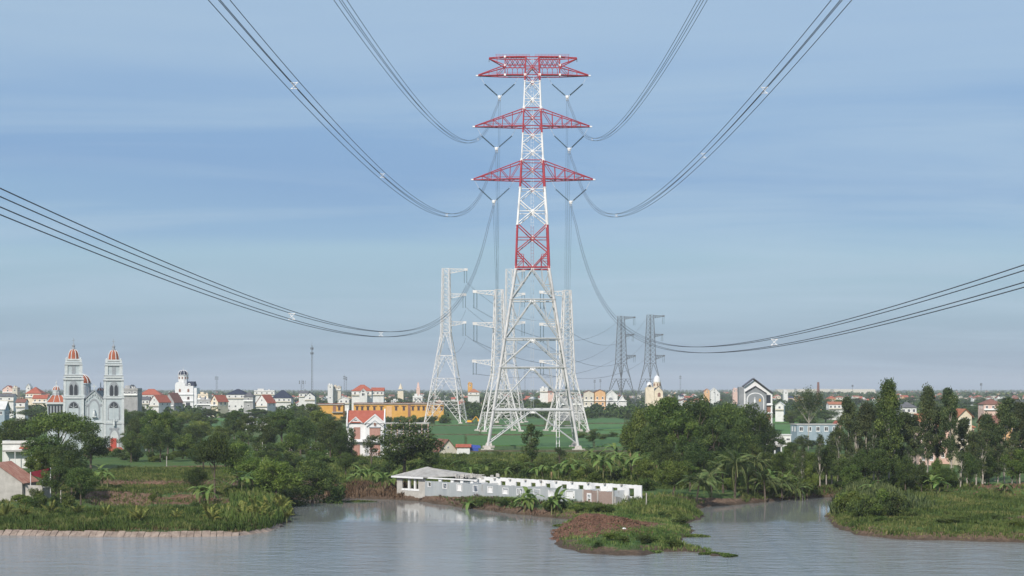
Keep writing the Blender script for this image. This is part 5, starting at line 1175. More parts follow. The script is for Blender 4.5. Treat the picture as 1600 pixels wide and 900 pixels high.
house('brown-roofed pink house between trees near the right edge', 1552, 1000, 30, 632, 'hip', 3.4, 'pink', 'brown', 12, 0, 3, 1)
house('pale blue roofed house glimpsed left of the pink house', 1420, 900, 24, 637, 'hip', 3, 'white', 'grey', 12, 0, 3, 1)
house('low white wall building between grove and blue-grey shed', 1222, 640, 28, 680, 'flat', 0, 'white', 'white', 6, 0, 3, 1, winh=.9, parapet=False)
t = house('white-walled flat house with worn canopy at the left edge', 32, 470, 56, 694, 'flat', 0, 'white', 'concrete', 8, R(2), 0, 0)
sc = F/465
m = MB(); m.box(-4.4, 5.2, -2.6, -.02, Z_(706, 467)-2, Z_(706, 467)-1.6); m.build('canopy', M_rslab, t)
m = MB(); m.poly([(0, -2.0, Z_(702, 467)-1.9), (4.9, -2.0, Z_(702, 467)-1.9), (4.9, -.05, Z_(698.5, 467)-1.9), (0, -.05, Z_(698.5, 467)-1.9)]); m.poly([(0, -2.0, Z_(702, 467)-1.95), (0, -.05, Z_(698.5, 467)-1.95), (4.9, -.05, Z_(698.5, 467)-1.95), (4.9, -2.0, Z_(702, 467)-1.95)]); m.build('red_awning', M_roof['red'], t)
for x in (-4.2, -0.9, 3.6): m = MB(); m.tube((x, -2.4, -1), (x, -2.4, Z_(706, 467)-2), .12, None, 6); m.build('post', M_vw, t)
# grey shed with red corrugated roof bottom left
gs = thing('old_barn', 'old grey plastered barn with red corrugated roof at the left river bank', 'barn', (X_(3, 335), 335, 1.6), R(-7))
m = MB(); m.box(-7, 4.3, 0, 7, -1, 4.2); m.poly([(-7, 0, 4.2), (4.3, 0, 4.2), (-1.3, 0, 8.0)]); m.poly([(-7, 7, 4.2), (-1.3, 7, 8.0), (4.3, 7, 4.2)]); m.box(4.31, 8.2, 1, 5.5, -1, 3.0); m.box(4.31, 8.2, 1, 1.25, 3.0, 3.5); m.build('wall', M_rpl, gs)
M_cor = mat('red_corrugated_sheet', (0.27, 0.10, 0.07), (0.44, 0.28, 0.22), .8, 1.2, stretch=(.6, 4, .6))
for s in (-1, 1):
    m = MB(); n_ = 26
    for i in range(n_):
        y0, y1 = -.5+8*i/n_, -.5+8*(i+1)/n_; zz = .07*(i % 2); xe = -1.35+s*6.2; ze_ = 8.05-6.2*.672
        m.hexa([(-1.35, y0, 8.05+zz), (xe, y0, ze_+zz), (xe, y1, ze_+zz), (-1.35, y1, 8.05+zz), (-1.35, y0, 8.12+zz), (xe, y0, ze_+.07+zz), (xe, y1, ze_+.07+zz), (-1.35, y1, 8.12+zz)])
    m.build('roof', M_cor, gs)
m = MB(); m.box(3.0, 3.6, -.1, -.002, .8, 1.6); m.box(-2.6, -1.6, -.1, -.002, .6, 1.5); m.build('brick_patch', bm_, gs)
m = MB(); m.poly([(5.0, -.5, 5.6), (8.6, -.5, 6.3), (9.1, 1.5, 6.5), (7.4, .2, 4.2), (5.4, -.2, 4.9)]); m.poly([(5.4, -.2, 4.85), (7.4, .2, 4.15), (9.1, 1.5, 6.45), (8.6, -.5, 6.25), (5.0, -.5, 5.55)])
tb = m.build('red_tarpaulin', mat('red_cloth', (0.25, 0.02, 0.04), (0.33, 0.04, 0.06), .8, 2), None, (X_(8, 335), 335, 2.2), R(14)); tag(tb, 'dark red tarpaulin stretched on poles beside the old barn', 'tarpaulin')
for i, (x, y, h_) in enumerate(((5.0, -.5, 5.6), (8.9, .4, 6.4), (7.3, .1, 4.2))):
    c_, s_ = math.cos(R(14)), math.sin(R(14)); m = MB(); m.tube((0, 0, -1), (0, 0, h_), .09, None, 6)
    o = m.build('tarpaulin_pole', M_vw, None, (X_(8, 335)+x*c_-y*s_, 335+x*s_+y*c_, 2.2)); tag(o, ['left white pole holding the red tarpaulin', 'right white pole holding the red tarpaulin', 'short middle white pole under the red tarpaulin'][i], 'pole')
# shacks
def shack(label, px, d, wpx, top, rh, wall_, roof_, rz=0, kind='side', dp=6, z0=2.0, n_=2): return house(label, px, d, wpx, top, kind, rh, wall_, roof_, dp, rz, n_, 1, 'shack', 'shack', z0=z0, winh=1.0, winw=.9)
shack('grey shack with steep pink-edged roof among the left trees', 449, 590, 18, 699, 2.6, 'beige', 'grey', R(-30), 'front', 6); shack('low pale shack with flat grey roof, second among the left trees', 479, 580, 20, 703, .8, 'white', 'grey', 0, 'side', 5); shack('low dull white shack right of the grey shacks', 503, 575, 18, 704, .8, 'beige', 'concrete', 0, 'side', 5); shack('small pinkish shack at the foot of the left trees', 405, 600, 13, 703, .9, 'pink', 'concrete', 0, 'side', 5)
shack('red-tiled shack with brown gable in front of the tower legs', 700, 575, 30, 704, 3.8, 'beige', 'brown', R(24), 'front', 9); shack('small white hut with red roof beside the red-tiled shack', 724, 565, 20, 699, .9, 'white', 'red', 0, 'side', 4); 
m = MB(); m.poly([(-2.2, 0, 2.6), (1.4, 0, 2.2), (1.2, 3, 3.1), (-2, 3, 3.4)]); m.poly([(-2.2, 0, 2.55), (-2, 3, 3.35), (2.0, 3, 3.05), (2.2, 0, 2.15)]); m.poly([(-2.2, 0, 2.6), (-2.2, 0, 1.4), (1.4, 0, 1.2), (1.4, 0, 2.2)])
tag(m.build('blue_tarpaulin', mat('blue_tarp', (0.03, 0.06, 0.28), (0.05, 0.09, 0.35), .6, 2), None, (X_(741, 566), 566, 2.0)), 'bright blue tarpaulin over a frame beside the white hut', 'tarpaulin')
sh = thing('shelter', 'small open shelter with white posts and tiled roof right of the grove', 'shelter', (X_(1209, 560), 560, 2.0), 0)
sc = F/560; m = MB(); m.box(-3.2, 3.2, 0, 5, Z_(697, 560)-2.2, Z_(697, 560)-1.8); A = [(-3.4, -.2), (3.4, -.2), (3.4, 5.2), (-3.4, 5.2)]; zq = Z_(697, 560)-1.8; m.hexa([(x, y, zq) for x, y in A]+[(x*.35, 2.5+(y-2.5)*.2, zq+1.4) for x, y in A]); m.build('roof', M_roof['concrete'], sh)
for x in (-2.8, 0.4, 2.6): m = MB(); m.obox(x, .4, -1, zq-.4, .4, .4); m.build('post', M_vw, sh)
m = MB(); m.box(-2.9, 2.9, 3, 3.2, -1, zq-.4); m.build('wall', M_gw, sh)
# small excavator by the leftmost pylon
ex = thing('excavator', 'small yellow excavator working at the foot of the leftmost pylon', 'excavator', (X_(735, 1040), 1040, 2.3), R(-20))
M_yel = mat('machine_yellow', (0.65, 0.33, 0.02), None, .5)
for s in (-1, 1): m = MB(); m.box(-2, 2, s*1.2-.35, s*1.2+.35, 0, .9); m.build('track', M_dk, ex)
m = MB(); m.obox(-.3, 0, .95, 2.2, 3.2, 2.4, 0, None, .9); m.build('body', M_yel, ex); m = MB(); m.obox(.6, -.6, 2.2, 3.4, 1.4, 1.1, 0, None, .85); m.build('cab', M_glass, ex)
m = MB(); m.tube((1.2, .3, 2), (3.6, .3, 4.6), .3, .25, 5); m.tube((3.6, .3, 4.6), (5.4, .3, 2.6), .25, .2, 5); m.build('arm', M_yel, ex); m = MB(); m.obox(5.4, .3, 1.6, 2.7, 1.0, .9, 0, None, .8); m.build('bucket', M_yel, ex)
# lamp post, flagpole, posts
lp = thing('street_lamp', 'tall grey street lamp with curved arm right of the church', 'street lamp', (X_(228, 600), 600, 2.0))
m = MB(); m.path([(0, 0, -1), (0, 0, 9), (0.3, 0, 10.2), (1.6, 0, 11)], [.16, .12, .10, .08], 6); m.build('pole', M_steel, lp); m = MB(); m.obox(2.0, 0, 10.85, 11.15, 1.0, .35); m.build('lamp_head', M_white, lp)
m = MB(); m.poly([(0, 0, 0), (.9, 0, -.2), (.8, 0, -1.4), (0, 0, -1.2)]); m.poly([(0, .04, 0), (0, .04, -1.2), (.8, .04, -1.4), (.9, .04, -.2)])
tag(m.build('flag', M_doorr, None, (X_(228, 600)+.15, 599.9, 2+Z_(684, 600)-2)), 'small red flag hanging on the street lamp right of the church', 'flag')
for i, (px, py, d, h_, lb) in enumerate([(260.5, 733, 470, 3.6, 'pale concrete post standing in the left pond terrace'), (184, 797, 340, 2.2, 'thin pale post in the small pond on the left bank'), (95, 797, 330, 2.6, 'grey concrete post in the grass of the left bank'), (1010, 800, 318, 2.9, 'grey concrete post right of the ruin'), (410, 728, 500, 6.5, 'thin pole with a lamp left of the grey shacks'), (1291, 790, 380, 3.0, 'thin post on the far right inlet bank'), (388, 660, 700, 7, 'thin utility pole among the trees right of the church')]):
    x, y = X_(px, d), d; m = MB(); m.tube((0, 0, -1), (0, 0, h_), .13, .1, 6); tag(m.build('post', M_conc, None, (x, y, gz(x, y))), lb, 'post')
# long white factory sheds and chimney on the horizon
for i, (a_, b_, py, dd) in enumerate(((1246, 1300, 608.6, 5200), (1303, 1368, 608.8, 5000), (1215, 1243, 609, 5400))):
    m = MB(); x0, x1 = X_(a_, dd), X_(b_, dd); w_ = x1-x0; m.box(-w_/2, w_/2, 0, 60, 0, Z_(py, dd)); m.hexa([(-w_/2, 0, Z_(py, dd)), (w_/2, 0, Z_(py, dd)), (w_/2, 60, Z_(py, dd)), (-w_/2, 60, Z_(py, dd)), (-w_/2, 28, Z_(py, dd)+2), (w_/2, 28, Z_(py, dd)+2), (w_/2, 32, Z_(py, dd)+2), (-w_/2, 32, Z_(py, dd)+2)])
    tag(m.build('factory_shed', M_wall['beige'], None, ((x0+x1)/2, dd, 0)), ['long white factory shed on the horizon, left of the tallest eucalyptus', 'longest white factory shed on the horizon, directly left of the tallest eucalyptus', 'short white factory shed on the horizon right of the grey-gabled house'][i], 'factory')
m = MB(); m.tube((0, 0, 0), (0, 0, Z_(597, 2600)), 3.2, 1.6, 8); tag(m.build('chimney', M_roof['brown'], None, (X_(1278.5, 2600), 2600, 0)), 'brown kiln chimney on the horizon above the blue-grey shed', 'chimney')
m = MB(); m.obox(0, 0, 0, Z_(606, 2300), 5, 5); m.obox(0, 0, Z_(606, 2300)+.01, Z_(597.5, 2300), 4, 4, 0, None, .4); tag(m.build('steeple', M_wall['pink'], None, (X_(653.5, 2300), 2300, 0)), 'pale pink far church steeple left of the leftmost pylon', 'steeple')
m = MB(); m.obox(0, 0, 0, Z_(611, 2300), 8, 8); m.lathe([(3.4, Z_(608, 2300)), (2, Z_(604, 2300)), (.2, Z_(599, 2300))], 0, 0, 8); tag(m.build('pagoda', M_wall['cream'], None, (X_(626, 2300), 2300, 0)), 'small cream pagoda with pointed roof, far behind the long yellow school', 'pagoda')
# temple roof
tm = house('temple hall under a large red tiled roof at the left horizon', 52, 1500, 24, 615, 'hip', 6.0, 'cream', 'red', 16, 0, 4, 1, 'temple', 'temple')
house('lower red-roofed house in front of the temple hall', 62, 1400, 22, 623, 'side', 3.2, 'cream', 'red', 9, 0, 3, 1); house('small bright white gable house above the temple hall', 44, 1750, 7, 604.5, 'front', 3.4, 'white', 'white', 8, 0, 1, 1)
house('pink house with red roof near the left edge of the horizon', 12, 1600, 16, 608, 'front', 3.4, 'pink', 'red', 10, 0, 1, 1); house('grey far block left of the temple hall', 23, 1500, 8, 607, 'flat', 0, 'beige', 'concrete', 8, 0, 1, 2)
house('pale blue gabled house cut by the left edge', 1, 800, 12, 640, 'side', 4, 'blue-grey', 'white', 8, 0, 1, 1); house('low grey roof house near left edge below the temple', 8, 1250, 26, 620, 'side', 2.2, 'white', 'grey', 9, 0, 2, 1); house('dark-roofed small house below the temple hall', 32, 1150, 14, 629, 'side', 2.5, 'white', 'brown', 8, 0, 1, 1)
# ---------------------------------------------------------------- many far houses (one mesh each)
rg = random.Random(11)
FH = {}
def farmesh(wall_, roof_, kind, ns):
    key = (wall_, roof_, kind, ns)
    if key in FH: return FH[key]
    H_ = 3.4*ns+0.6; w_ = 9.0; dp = 9.0; wm_b = wall_mb(kind, w_, dp, H_, 3.2); n0 = len(wm_b.f); wm_b.m = [0]*n0
    r_ = roof_mb(kind, w_, dp, H_, 3.2 if kind != 'flat' else 0); off = len(wm_b.v); wm_b.v += r_.v; wm_b.f += [tuple(i+off for i in f) for f in r_.f]; wm_b.m += [1]*len(r_.f)
    for k in range(ns):
        for c in range(3): x = -3+3*c; wm_b.box(x-.6, x+.6, -.05, -.001, 3.4*k+1.3, 3.4*k+2.8, 2)
        wm_b.box(-w_/2, w_/2, -.5, -.002, 3.4*(k+1)-.1, 3.4*(k+1)+.15, 0)
        for sx in (-1, 1): wm_b.box(*sorted((sx*(w_/2+.001), sx*(w_/2+.05))), 3, 4.2, 3.4*k+1.3, 3.4*k+2.8, 2)
    if kind == 'flat': wm_b.box(-2, 1.5, 3, 6, H_+.3, H_+2.6, 0); wm_b.tube((3, 5, H_+.3), (3, 5, H_+1.6), .7, None, 7, 0)
    FH[key] = wm_b.mesh('far_house', [M_wall[wall_], M_roof[roof_], M_glass]); return FH[key]
walls = ['white']*6+['cream']*2+['beige']*2+['pink', 'orange', 'grey', 'blue-grey']; roofs = ['red']*5+['brown']*2+['navy', 'grey']
KN = {'front': 'gable-fronted', 'side': 'long-roofed', 'hip': 'hip-roofed', 'flat': 'flat-topped'}; SN = {1: 'one-storey', 2: 'two-storey', 3: 'three-storey'}
zones = [(0, 95, 1300, 1900, 8), (205, 345, 1500, 2100, 10), (340, 520, 1500, 2100, 14), (535, 690, 1500, 2100, 8), (745, 870, 1500, 2100, 6), (900, 990, 1650, 2200, 5), (1090, 1160, 1700, 2300, 5), (1210, 1400, 1500, 2300, 8), (-60, 95, 1350, 4200, 28), (195, 345, 1500, 4200, 26), (340, 520, 1450, 4200, 36), (520, 700, 1500, 4200, 32), (700, 960, 1650, 4500, 30), (960, 1160, 1750, 4800, 24), (1200, 1400, 1700, 5000, 24), (1400, 1660, 1500, 5000, 30), (1395, 1440, 900, 1200, 2)]
for a_, b_, d0, d1, n_ in zones:
    for i in range(n_):
        px = rg.uniform(a_, b_); d = 1/(rg.uniform(1/d1, 1/d0)) if rg.random() < .6 else rg.uniform(d0, d1)
        kind = rg.choice(['front', 'side', 'hip', 'flat', 'flat', 'flat']); wl = rg.choice(walls); rf = rg.choice(roofs) if kind != 'flat' else rg.choice(['concrete', 'concrete', 'red', 'white']); ns = rg.choice([1, 1, 2, 2, 3])
        o = link('far_house', farmesh(wl, rf, kind, ns), None, (X_(px, d), d, 1.9), rg.choice([0, 0, rg.uniform(-.5, .5)]), (rg.uniform(.5, .95), rg.uniform(.6, 1.0), rg.uniform(.62, .95)))
        rn = {'concrete': 'grey'}.get(rf, rf)
        auto(o, f'{wl} {KN[kind]} house with {rn} roof', px, d, 'house', 'small houses of the distant town')

hb_v, hb_f, hb_m = [], [], []
for i in range(900):
    px = rg.uniform(-120, 1720); d = 1/rg.uniform(1/7000, 1/2100); wl = rg.choice(['white', 'white', 'white', 'cream', 'beige', 'pink', 'orange']); kind = rg.choice(['front', 'side', 'hip', 'flat', 'flat']); w_ = rg.uniform(5, 11); dp = rg.uniform(6, 10); H_ = rg.choice([3.6, 6.5, 7, 9.5]); rh = rg.uniform(1.5, 3)
    a = wall_mb(kind, w_, dp, H_, rh); b = roof_mb(kind, w_, dp, H_, rh if kind != 'flat' else 0); ca, sa = math.cos(.3*rg.random()), math.sin(.3*rg.random()); x0 = X_(px, d)
    c_ = MB()
    for r_ in range(int(H_//3)):
        for q in (-.28, .12): c_.box(q*w_, (q+.16)*w_, -.06, -.002, 3.1*r_+1.1, 3.1*r_+2.5)
    wi = {'white': 0, 'cream': 1, 'beige': 2, 'pink': 3, 'orange': 4}[wl]; ri = rg.choice([5, 5, 5, 6, 7]) if kind != 'flat' else rg.choice([8, 8, 0])
    for part, mi_ in ((a, wi), (b, ri), (c_, 9)):
        o_ = len(hb_v); hb_v += [(x0+x*ca-y*sa, d+x*sa+y*ca, 1.9+z) for x, y, z in part.v]; hb_f += [tuple(k+o_ for k in f) for f in part.f]; hb_m += [mi_]*len(part.f)
M_ = MB(); M_.v, M_.f, M_.m = hb_v, hb_f, hb_m
tag(M_.build('distant_town', [M_wall['white'], M_wall['cream'], M_wall['beige'], M_wall['pink'], M_wall['orange'], M_roof['red'], M_roof['brown'], M_roof['navy'], M_roof['concrete'], M_glass]), 'countless tiny houses of the distant town along the horizon', 'town', None, 'stuff')
# ---------------------------------------------------------------- vegetation
L_dark = leafmat('leaves_dark', (0.024, 0.047, 0.014), (0.067, 0.109, 0.026), (0.160, 0.206, 0.047), trans=0.34)
L_mid = leafmat('leaves_mid', (0.036, 0.067, 0.014), (0.094, 0.146, 0.028), (0.204, 0.246, 0.055), trans=0.35)
L_light = leafmat('leaves_light', (0.055, 0.095, 0.015), (0.120, 0.175, 0.030), (0.21, 0.24, 0.06), trans=.32)
L_euc = leafmat('leaves_eucalyptus', (0.027, 0.045, 0.019), (0.077, 0.109, 0.040), (0.181, 0.206, 0.074), trans=0.34)
L_ban = leafmat('leaves_banana', (0.06, 0.12, 0.025), (0.12, 0.21, 0.045), (0.22, 0.28, 0.08), trans=0.35)
L_dry = leafmat('leaves_dry', (0.130, 0.090, 0.045), (0.220, 0.160, 0.080), (0.330, 0.260, 0.140))
L_grass = leafmat('grass_blades', (0.058, 0.10, 0.024), (0.12, 0.175, 0.042), (0.28, 0.27, 0.10), trans=0.3, rough=.8)
L_reed = leafmat('reed_blades', (0.065, 0.115, 0.025), (0.135, 0.20, 0.045), (0.32, 0.32, 0.12), trans=0.3, rough=.8)
L_straw = leafmat('dry_stems', (0.100, 0.060, 0.035), (0.170, 0.110, 0.070), (0.320, 0.220, 0.150), trans=0.1, rough=.9)
L_palm = leafmat('leaves_palm', (0.047, 0.081, 0.027), (0.101, 0.149, 0.047), (0.243, 0.257, 0.095), trans=0.25)
M_bark = mat('bark_grey_brown', (0.07, 0.055, 0.042), (0.15, 0.12, 0.09), .95, 2.0, .3)
M_barkp = mat('bark_pale', (0.28, 0.25, 0.21), (0.44, 0.40, 0.35), .9, 1.6, .2)
def unit(v): return v/np.maximum(np.linalg.norm(v, axis=-1, keepdims=True), 1e-9)
def foliage(rg, clumps, n, size, shell=.62, droop=0.0, flat=0.0, tvar=.28, upl=.18):
    """n kite leaves spread through the shells of ellipsoid clumps (cx,cy,cz,rx,ry,rz)"""
    cl = np.array(clumps, float); vol = (cl[:, 3]*cl[:, 4]*cl[:, 5])**(2/3.); idx = rg.choice(len(cl), n, p=vol/vol.sum()); c = cl[idx]
    u = unit(rg.normal(size=(n, 3))); r = shell+(1-shell)*rg.random(n)**.7; r *= 1+.12*rg.normal(size=n)
    lump = 1+.16*np.sin(u[:, 0]*5+idx)*np.sin(u[:, 2]*6+idx*2)
    P = c[:, :3]+u*c[:, 3:]*(r*lump)[:, None]
    nrm = unit(u+rg.normal(size=(n, 3))*.75+np.array([0, 0, .35]))
    a = unit(np.cross(nrm, rg.normal(size=(n, 3))))
    if droop: a = unit(a*(1-droop)+np.array([0, 0, -1.])*droop)
    b = unit(np.cross(nrm, a)); s = size*rg.uniform(.6, 1.35, n)[:, None]
    V = np.stack([P-a*s*.6, P+b*s*.30, P+a*s*.6, P-b*s*.30], 1).reshape(-1, 3)
    ct = rg.random(len(cl)); tint = .42+.50*(ct[idx]-.5)+tvar*rg.normal(size=n)*.8+upl*u[:, 2]*0
    return V, np.clip(tint, 0, 1)
def crown(name, rg, clumps, n, size, m_, **k):
    V, t_ = foliage(rg, clumps, n, size, **k); return npmesh(name, V, 4, m_, t_)
def trunk_mesh(name, clumps, H0, r0, m_, rnd, lean=(0, 0), n_l=10, forks=1):
    m = MB(); base = Vector((0, 0, -0.6)); top = Vector((lean[0], lean[1], H0)); mid = base.lerp(top, .5)+Vector((rnd.uniform(-.3, .3), rnd.uniform(-.3, .3), 0))
    m.path([base, base.lerp(mid, .5), mid, mid.lerp(top, .5), top], [r0*1.25, r0, r0*.85, r0*.7, r0*.5], 7)
    for c in rnd.sample(list(clumps), min(n_l, len(clumps))):
        e = Vector(c[:3]); s = mid.lerp(top, rnd.uniform(.2, 1.0)) if rnd.random() < .7 else mid
        k = s.lerp(e, .5)+Vector((0, 0, -.06*(e-s).length)); m.path([s, k, e], [r0*.38, r0*.25, r0*.08], 5)
    return m.mesh(name, m_)
PROTO = {}
def mk_round(seed, H, Wd, nc, n, leaf, m_, rmin=.16, rmax=.26, zlow=.22, fl=.85, droop=0, bark=None, gap=0.0, trunk_r=.35, flat=False):
    rg = np.random.default_rng(seed); rnd = random.Random(seed); cl = []
    R_ = Wd/2; cz_ = H*(zlow+(1-zlow)/2); rz_ = H*(1-zlow)/2
    for i in range(nc):
        u = unit(rg.normal(size=3)); u[2] = u[2]*.95+.12; k = rg.uniform(.45, .82) if i > 3 else .3
        asym = 1+.22*math.sin(3*math.atan2(u[1], u[0])+seed)+.1*math.sin(5*math.atan2(u[1], u[0])+2*seed)
        x, y, z = u[0]*R_*k*asym, u[1]*R_*k*asym, cz_+u[2]*rz_*k*1.05
        r = Wd*rg.uniform(rmin, rmax)*.62
        if flat: z = cz_+abs(u[2])*rz_*.7-.1*rz_
        cl.append((x, y, z, r*rg.uniform(.9, 1.25), r*rg.uniform(.9, 1.25), r*fl*rg.uniform(.7, 1.0)))
    cm = crown('crown', rg, cl, n, leaf, m_, droop=droop); tm_ = trunk_mesh('trunk', cl, cz_, trunk_r, bark or M_bark, rnd, (rnd.uniform(-.5, .5), rnd.uniform(-.5, .5)), 12)
    return (cm, tm_, H, Wd)
def mk_euc(seed, H, Wd, n, leaf, m_=None, zlow=.30, nc=26, head=.0):
    rg = np.random.default_rng(seed); rnd = random.Random(seed); cl = []; ln = rnd.uniform(-1, 1)
    for i in range(nc):
        f_ = (i+.5+rg.uniform(-.5, .5))/nc; z = H*(zlow+(1-zlow-.07)*f_); a = i*2.4+rg.uniform(-.5, .5); env = .42+.45*math.sin(math.pi*min(1, f_*1.05)) if not head else .95
        rr2 = Wd/2*env*rg.uniform(.25, .85); r = Wd*rg.uniform(.13, .21)*(1.15 if f_ > .6 else .95)
        if f_ > .93: rr2 *= .35
        cl.append((rr2*math.cos(a)+ln*f_, rr2*math.sin(a), z, r, r, r*rg.uniform(.7, 1.15)))
    for k in range(3): cl.append((ln+rg.uniform(-.1, .1)*Wd, rg.uniform(-.1, .1)*Wd, H*(.90-.05*k), Wd*.19, Wd*.19, Wd*.15))
    cm = crown('crown', rg, cl, n, leaf, m_ or L_euc, droop=.5, shell=.25)
    m = MB(); pts = [(ln*f_*f_+.25*math.sin(f_*5+seed), .2*math.sin(f_*4+seed*2), H*f_*.95-.5) for f_ in np.linspace(0, 1, 9)]; m.path(pts, [.27*(1-.8*f_) for f_ in np.linspace(0, 1, 9)], 6)
    for c in rnd.sample(cl, min(18, len(cl))):
        f_ = max(.15, (c[2]/H)-rnd.uniform(.06, .16)); k = int(f_*8); s = Vector(pts[min(8, k)]); e = Vector(c[:3]); m.path([s, s.lerp(e, .55)+Vector((0, 0, -.2)), e], [.11, .07, .03], 4)
    return (cm, m.mesh('trunk', M_barkp), H, Wd)
# prototypes of crowns and trunks (mesh data shared by the trees below)
PROTO['dark'] = [mk_round(1, 14, 14, 46, 11000, .40, L_dark), mk_round(2, 14, 13, 40, 10000, .40, L_dark, zlow=.12), mk_round(3, 13, 14, 52, 11000, .38, L_dark)]
PROTO['mid'] = [mk_round(4, 13, 12, 36, 8500, .40, L_mid), mk_round(5, 12, 12, 40, 8500, .42, L_mid, zlow=.15), mk_round(6, 13, 11, 32, 8000, .4, L_mid, rmin=.13, rmax=.24)]
PROTO['light'] = [mk_round(7, 11, 12, 40, 8500, .42, L_light, zlow=.1), mk_round(8, 11, 11, 34, 8000, .42, L_light, zlow=.12)]
PROTO['spread'] = [mk_round(9, 13, 20, 54, 13000, .42, L_mid, zlow=.38, fl=.5, flat=True, trunk_r=.4), mk_round(10, 13, 19, 50, 12000, .42, L_dark, zlow=.30, fl=.55, flat=True)]
PROTO['sparse'] = [mk_round(12, 12, 6, 22, 3200, .34, L_dark, zlow=.12, rmin=.2, rmax=.32), mk_round(13, 12, 7, 20, 3000, .34, L_euc, zlow=.2, rmin=.18, rmax=.3)]
PROTO['bush'] = [mk_round(14, 3.2, 5, 16, 2600, .30, L_dark, zlow=-.1, rmin=.22, rmax=.34, trunk_r=.08), mk_round(15, 3.2, 5, 16, 2600, .30, L_mid, zlow=-.1, rmin=.22, rmax=.34, trunk_r=.08), mk_round(16, 3, 4.5, 14, 2400, .28, L_light, zlow=-.1, rmin=.22, rmax=.36, trunk_r=.08)]
PROTO['euc'] = [mk_euc(21, 25, 9, 10500, .42), mk_euc(22, 24, 8, 9000, .42), mk_euc(23, 22, 7, 7500, .42, zlow=.38), mk_euc(24, 25, 10, 12500, .42, L_dark, zlow=.22, nc=34)]
PROTO['eucs'] = [mk_euc(25, 18, 6, 2600, .36, zlow=.35, nc=18), mk_euc(26, 17, 6, 2200, .36, zlow=.25, nc=16)]
PROTO['flattop'] = [mk_euc(27, 20, 13, 4200, .42, L_euc, zlow=.66, nc=22, head=1)]
def plant(kind, px, d, toppy, wpx, desc=None, i=None, label=None, name=None, cat='tree', group=None, z0=None, sq=None, rz=None):
    pr = PROTO[kind]; cm, tm_, H, Wd = pr[(int(px)*7+int(d)) % len(pr) if i is None else i]
    x = X_(px, d); z = gz(x, d) if z0 is None else z0; hgt = max(.8, Z_(toppy, d)-z); wd = wpx*d/F
    o = thing(name or 'tree', label, cat, (x, d, z), (px*1.37+d) % 6.28 if rz is None else rz, group); o.scale = (wd/Wd*.92, wd/Wd*.92, hgt/H*.97)
    link('crown' if name != 'shrub' else 'foliage', cm, o); link('trunk' if name != 'shrub' else 'stem', tm_, o)
    if not label: auto(o, desc, px, d, cat, group)
    return o
T_, B_ = 'tree', 'shrub'
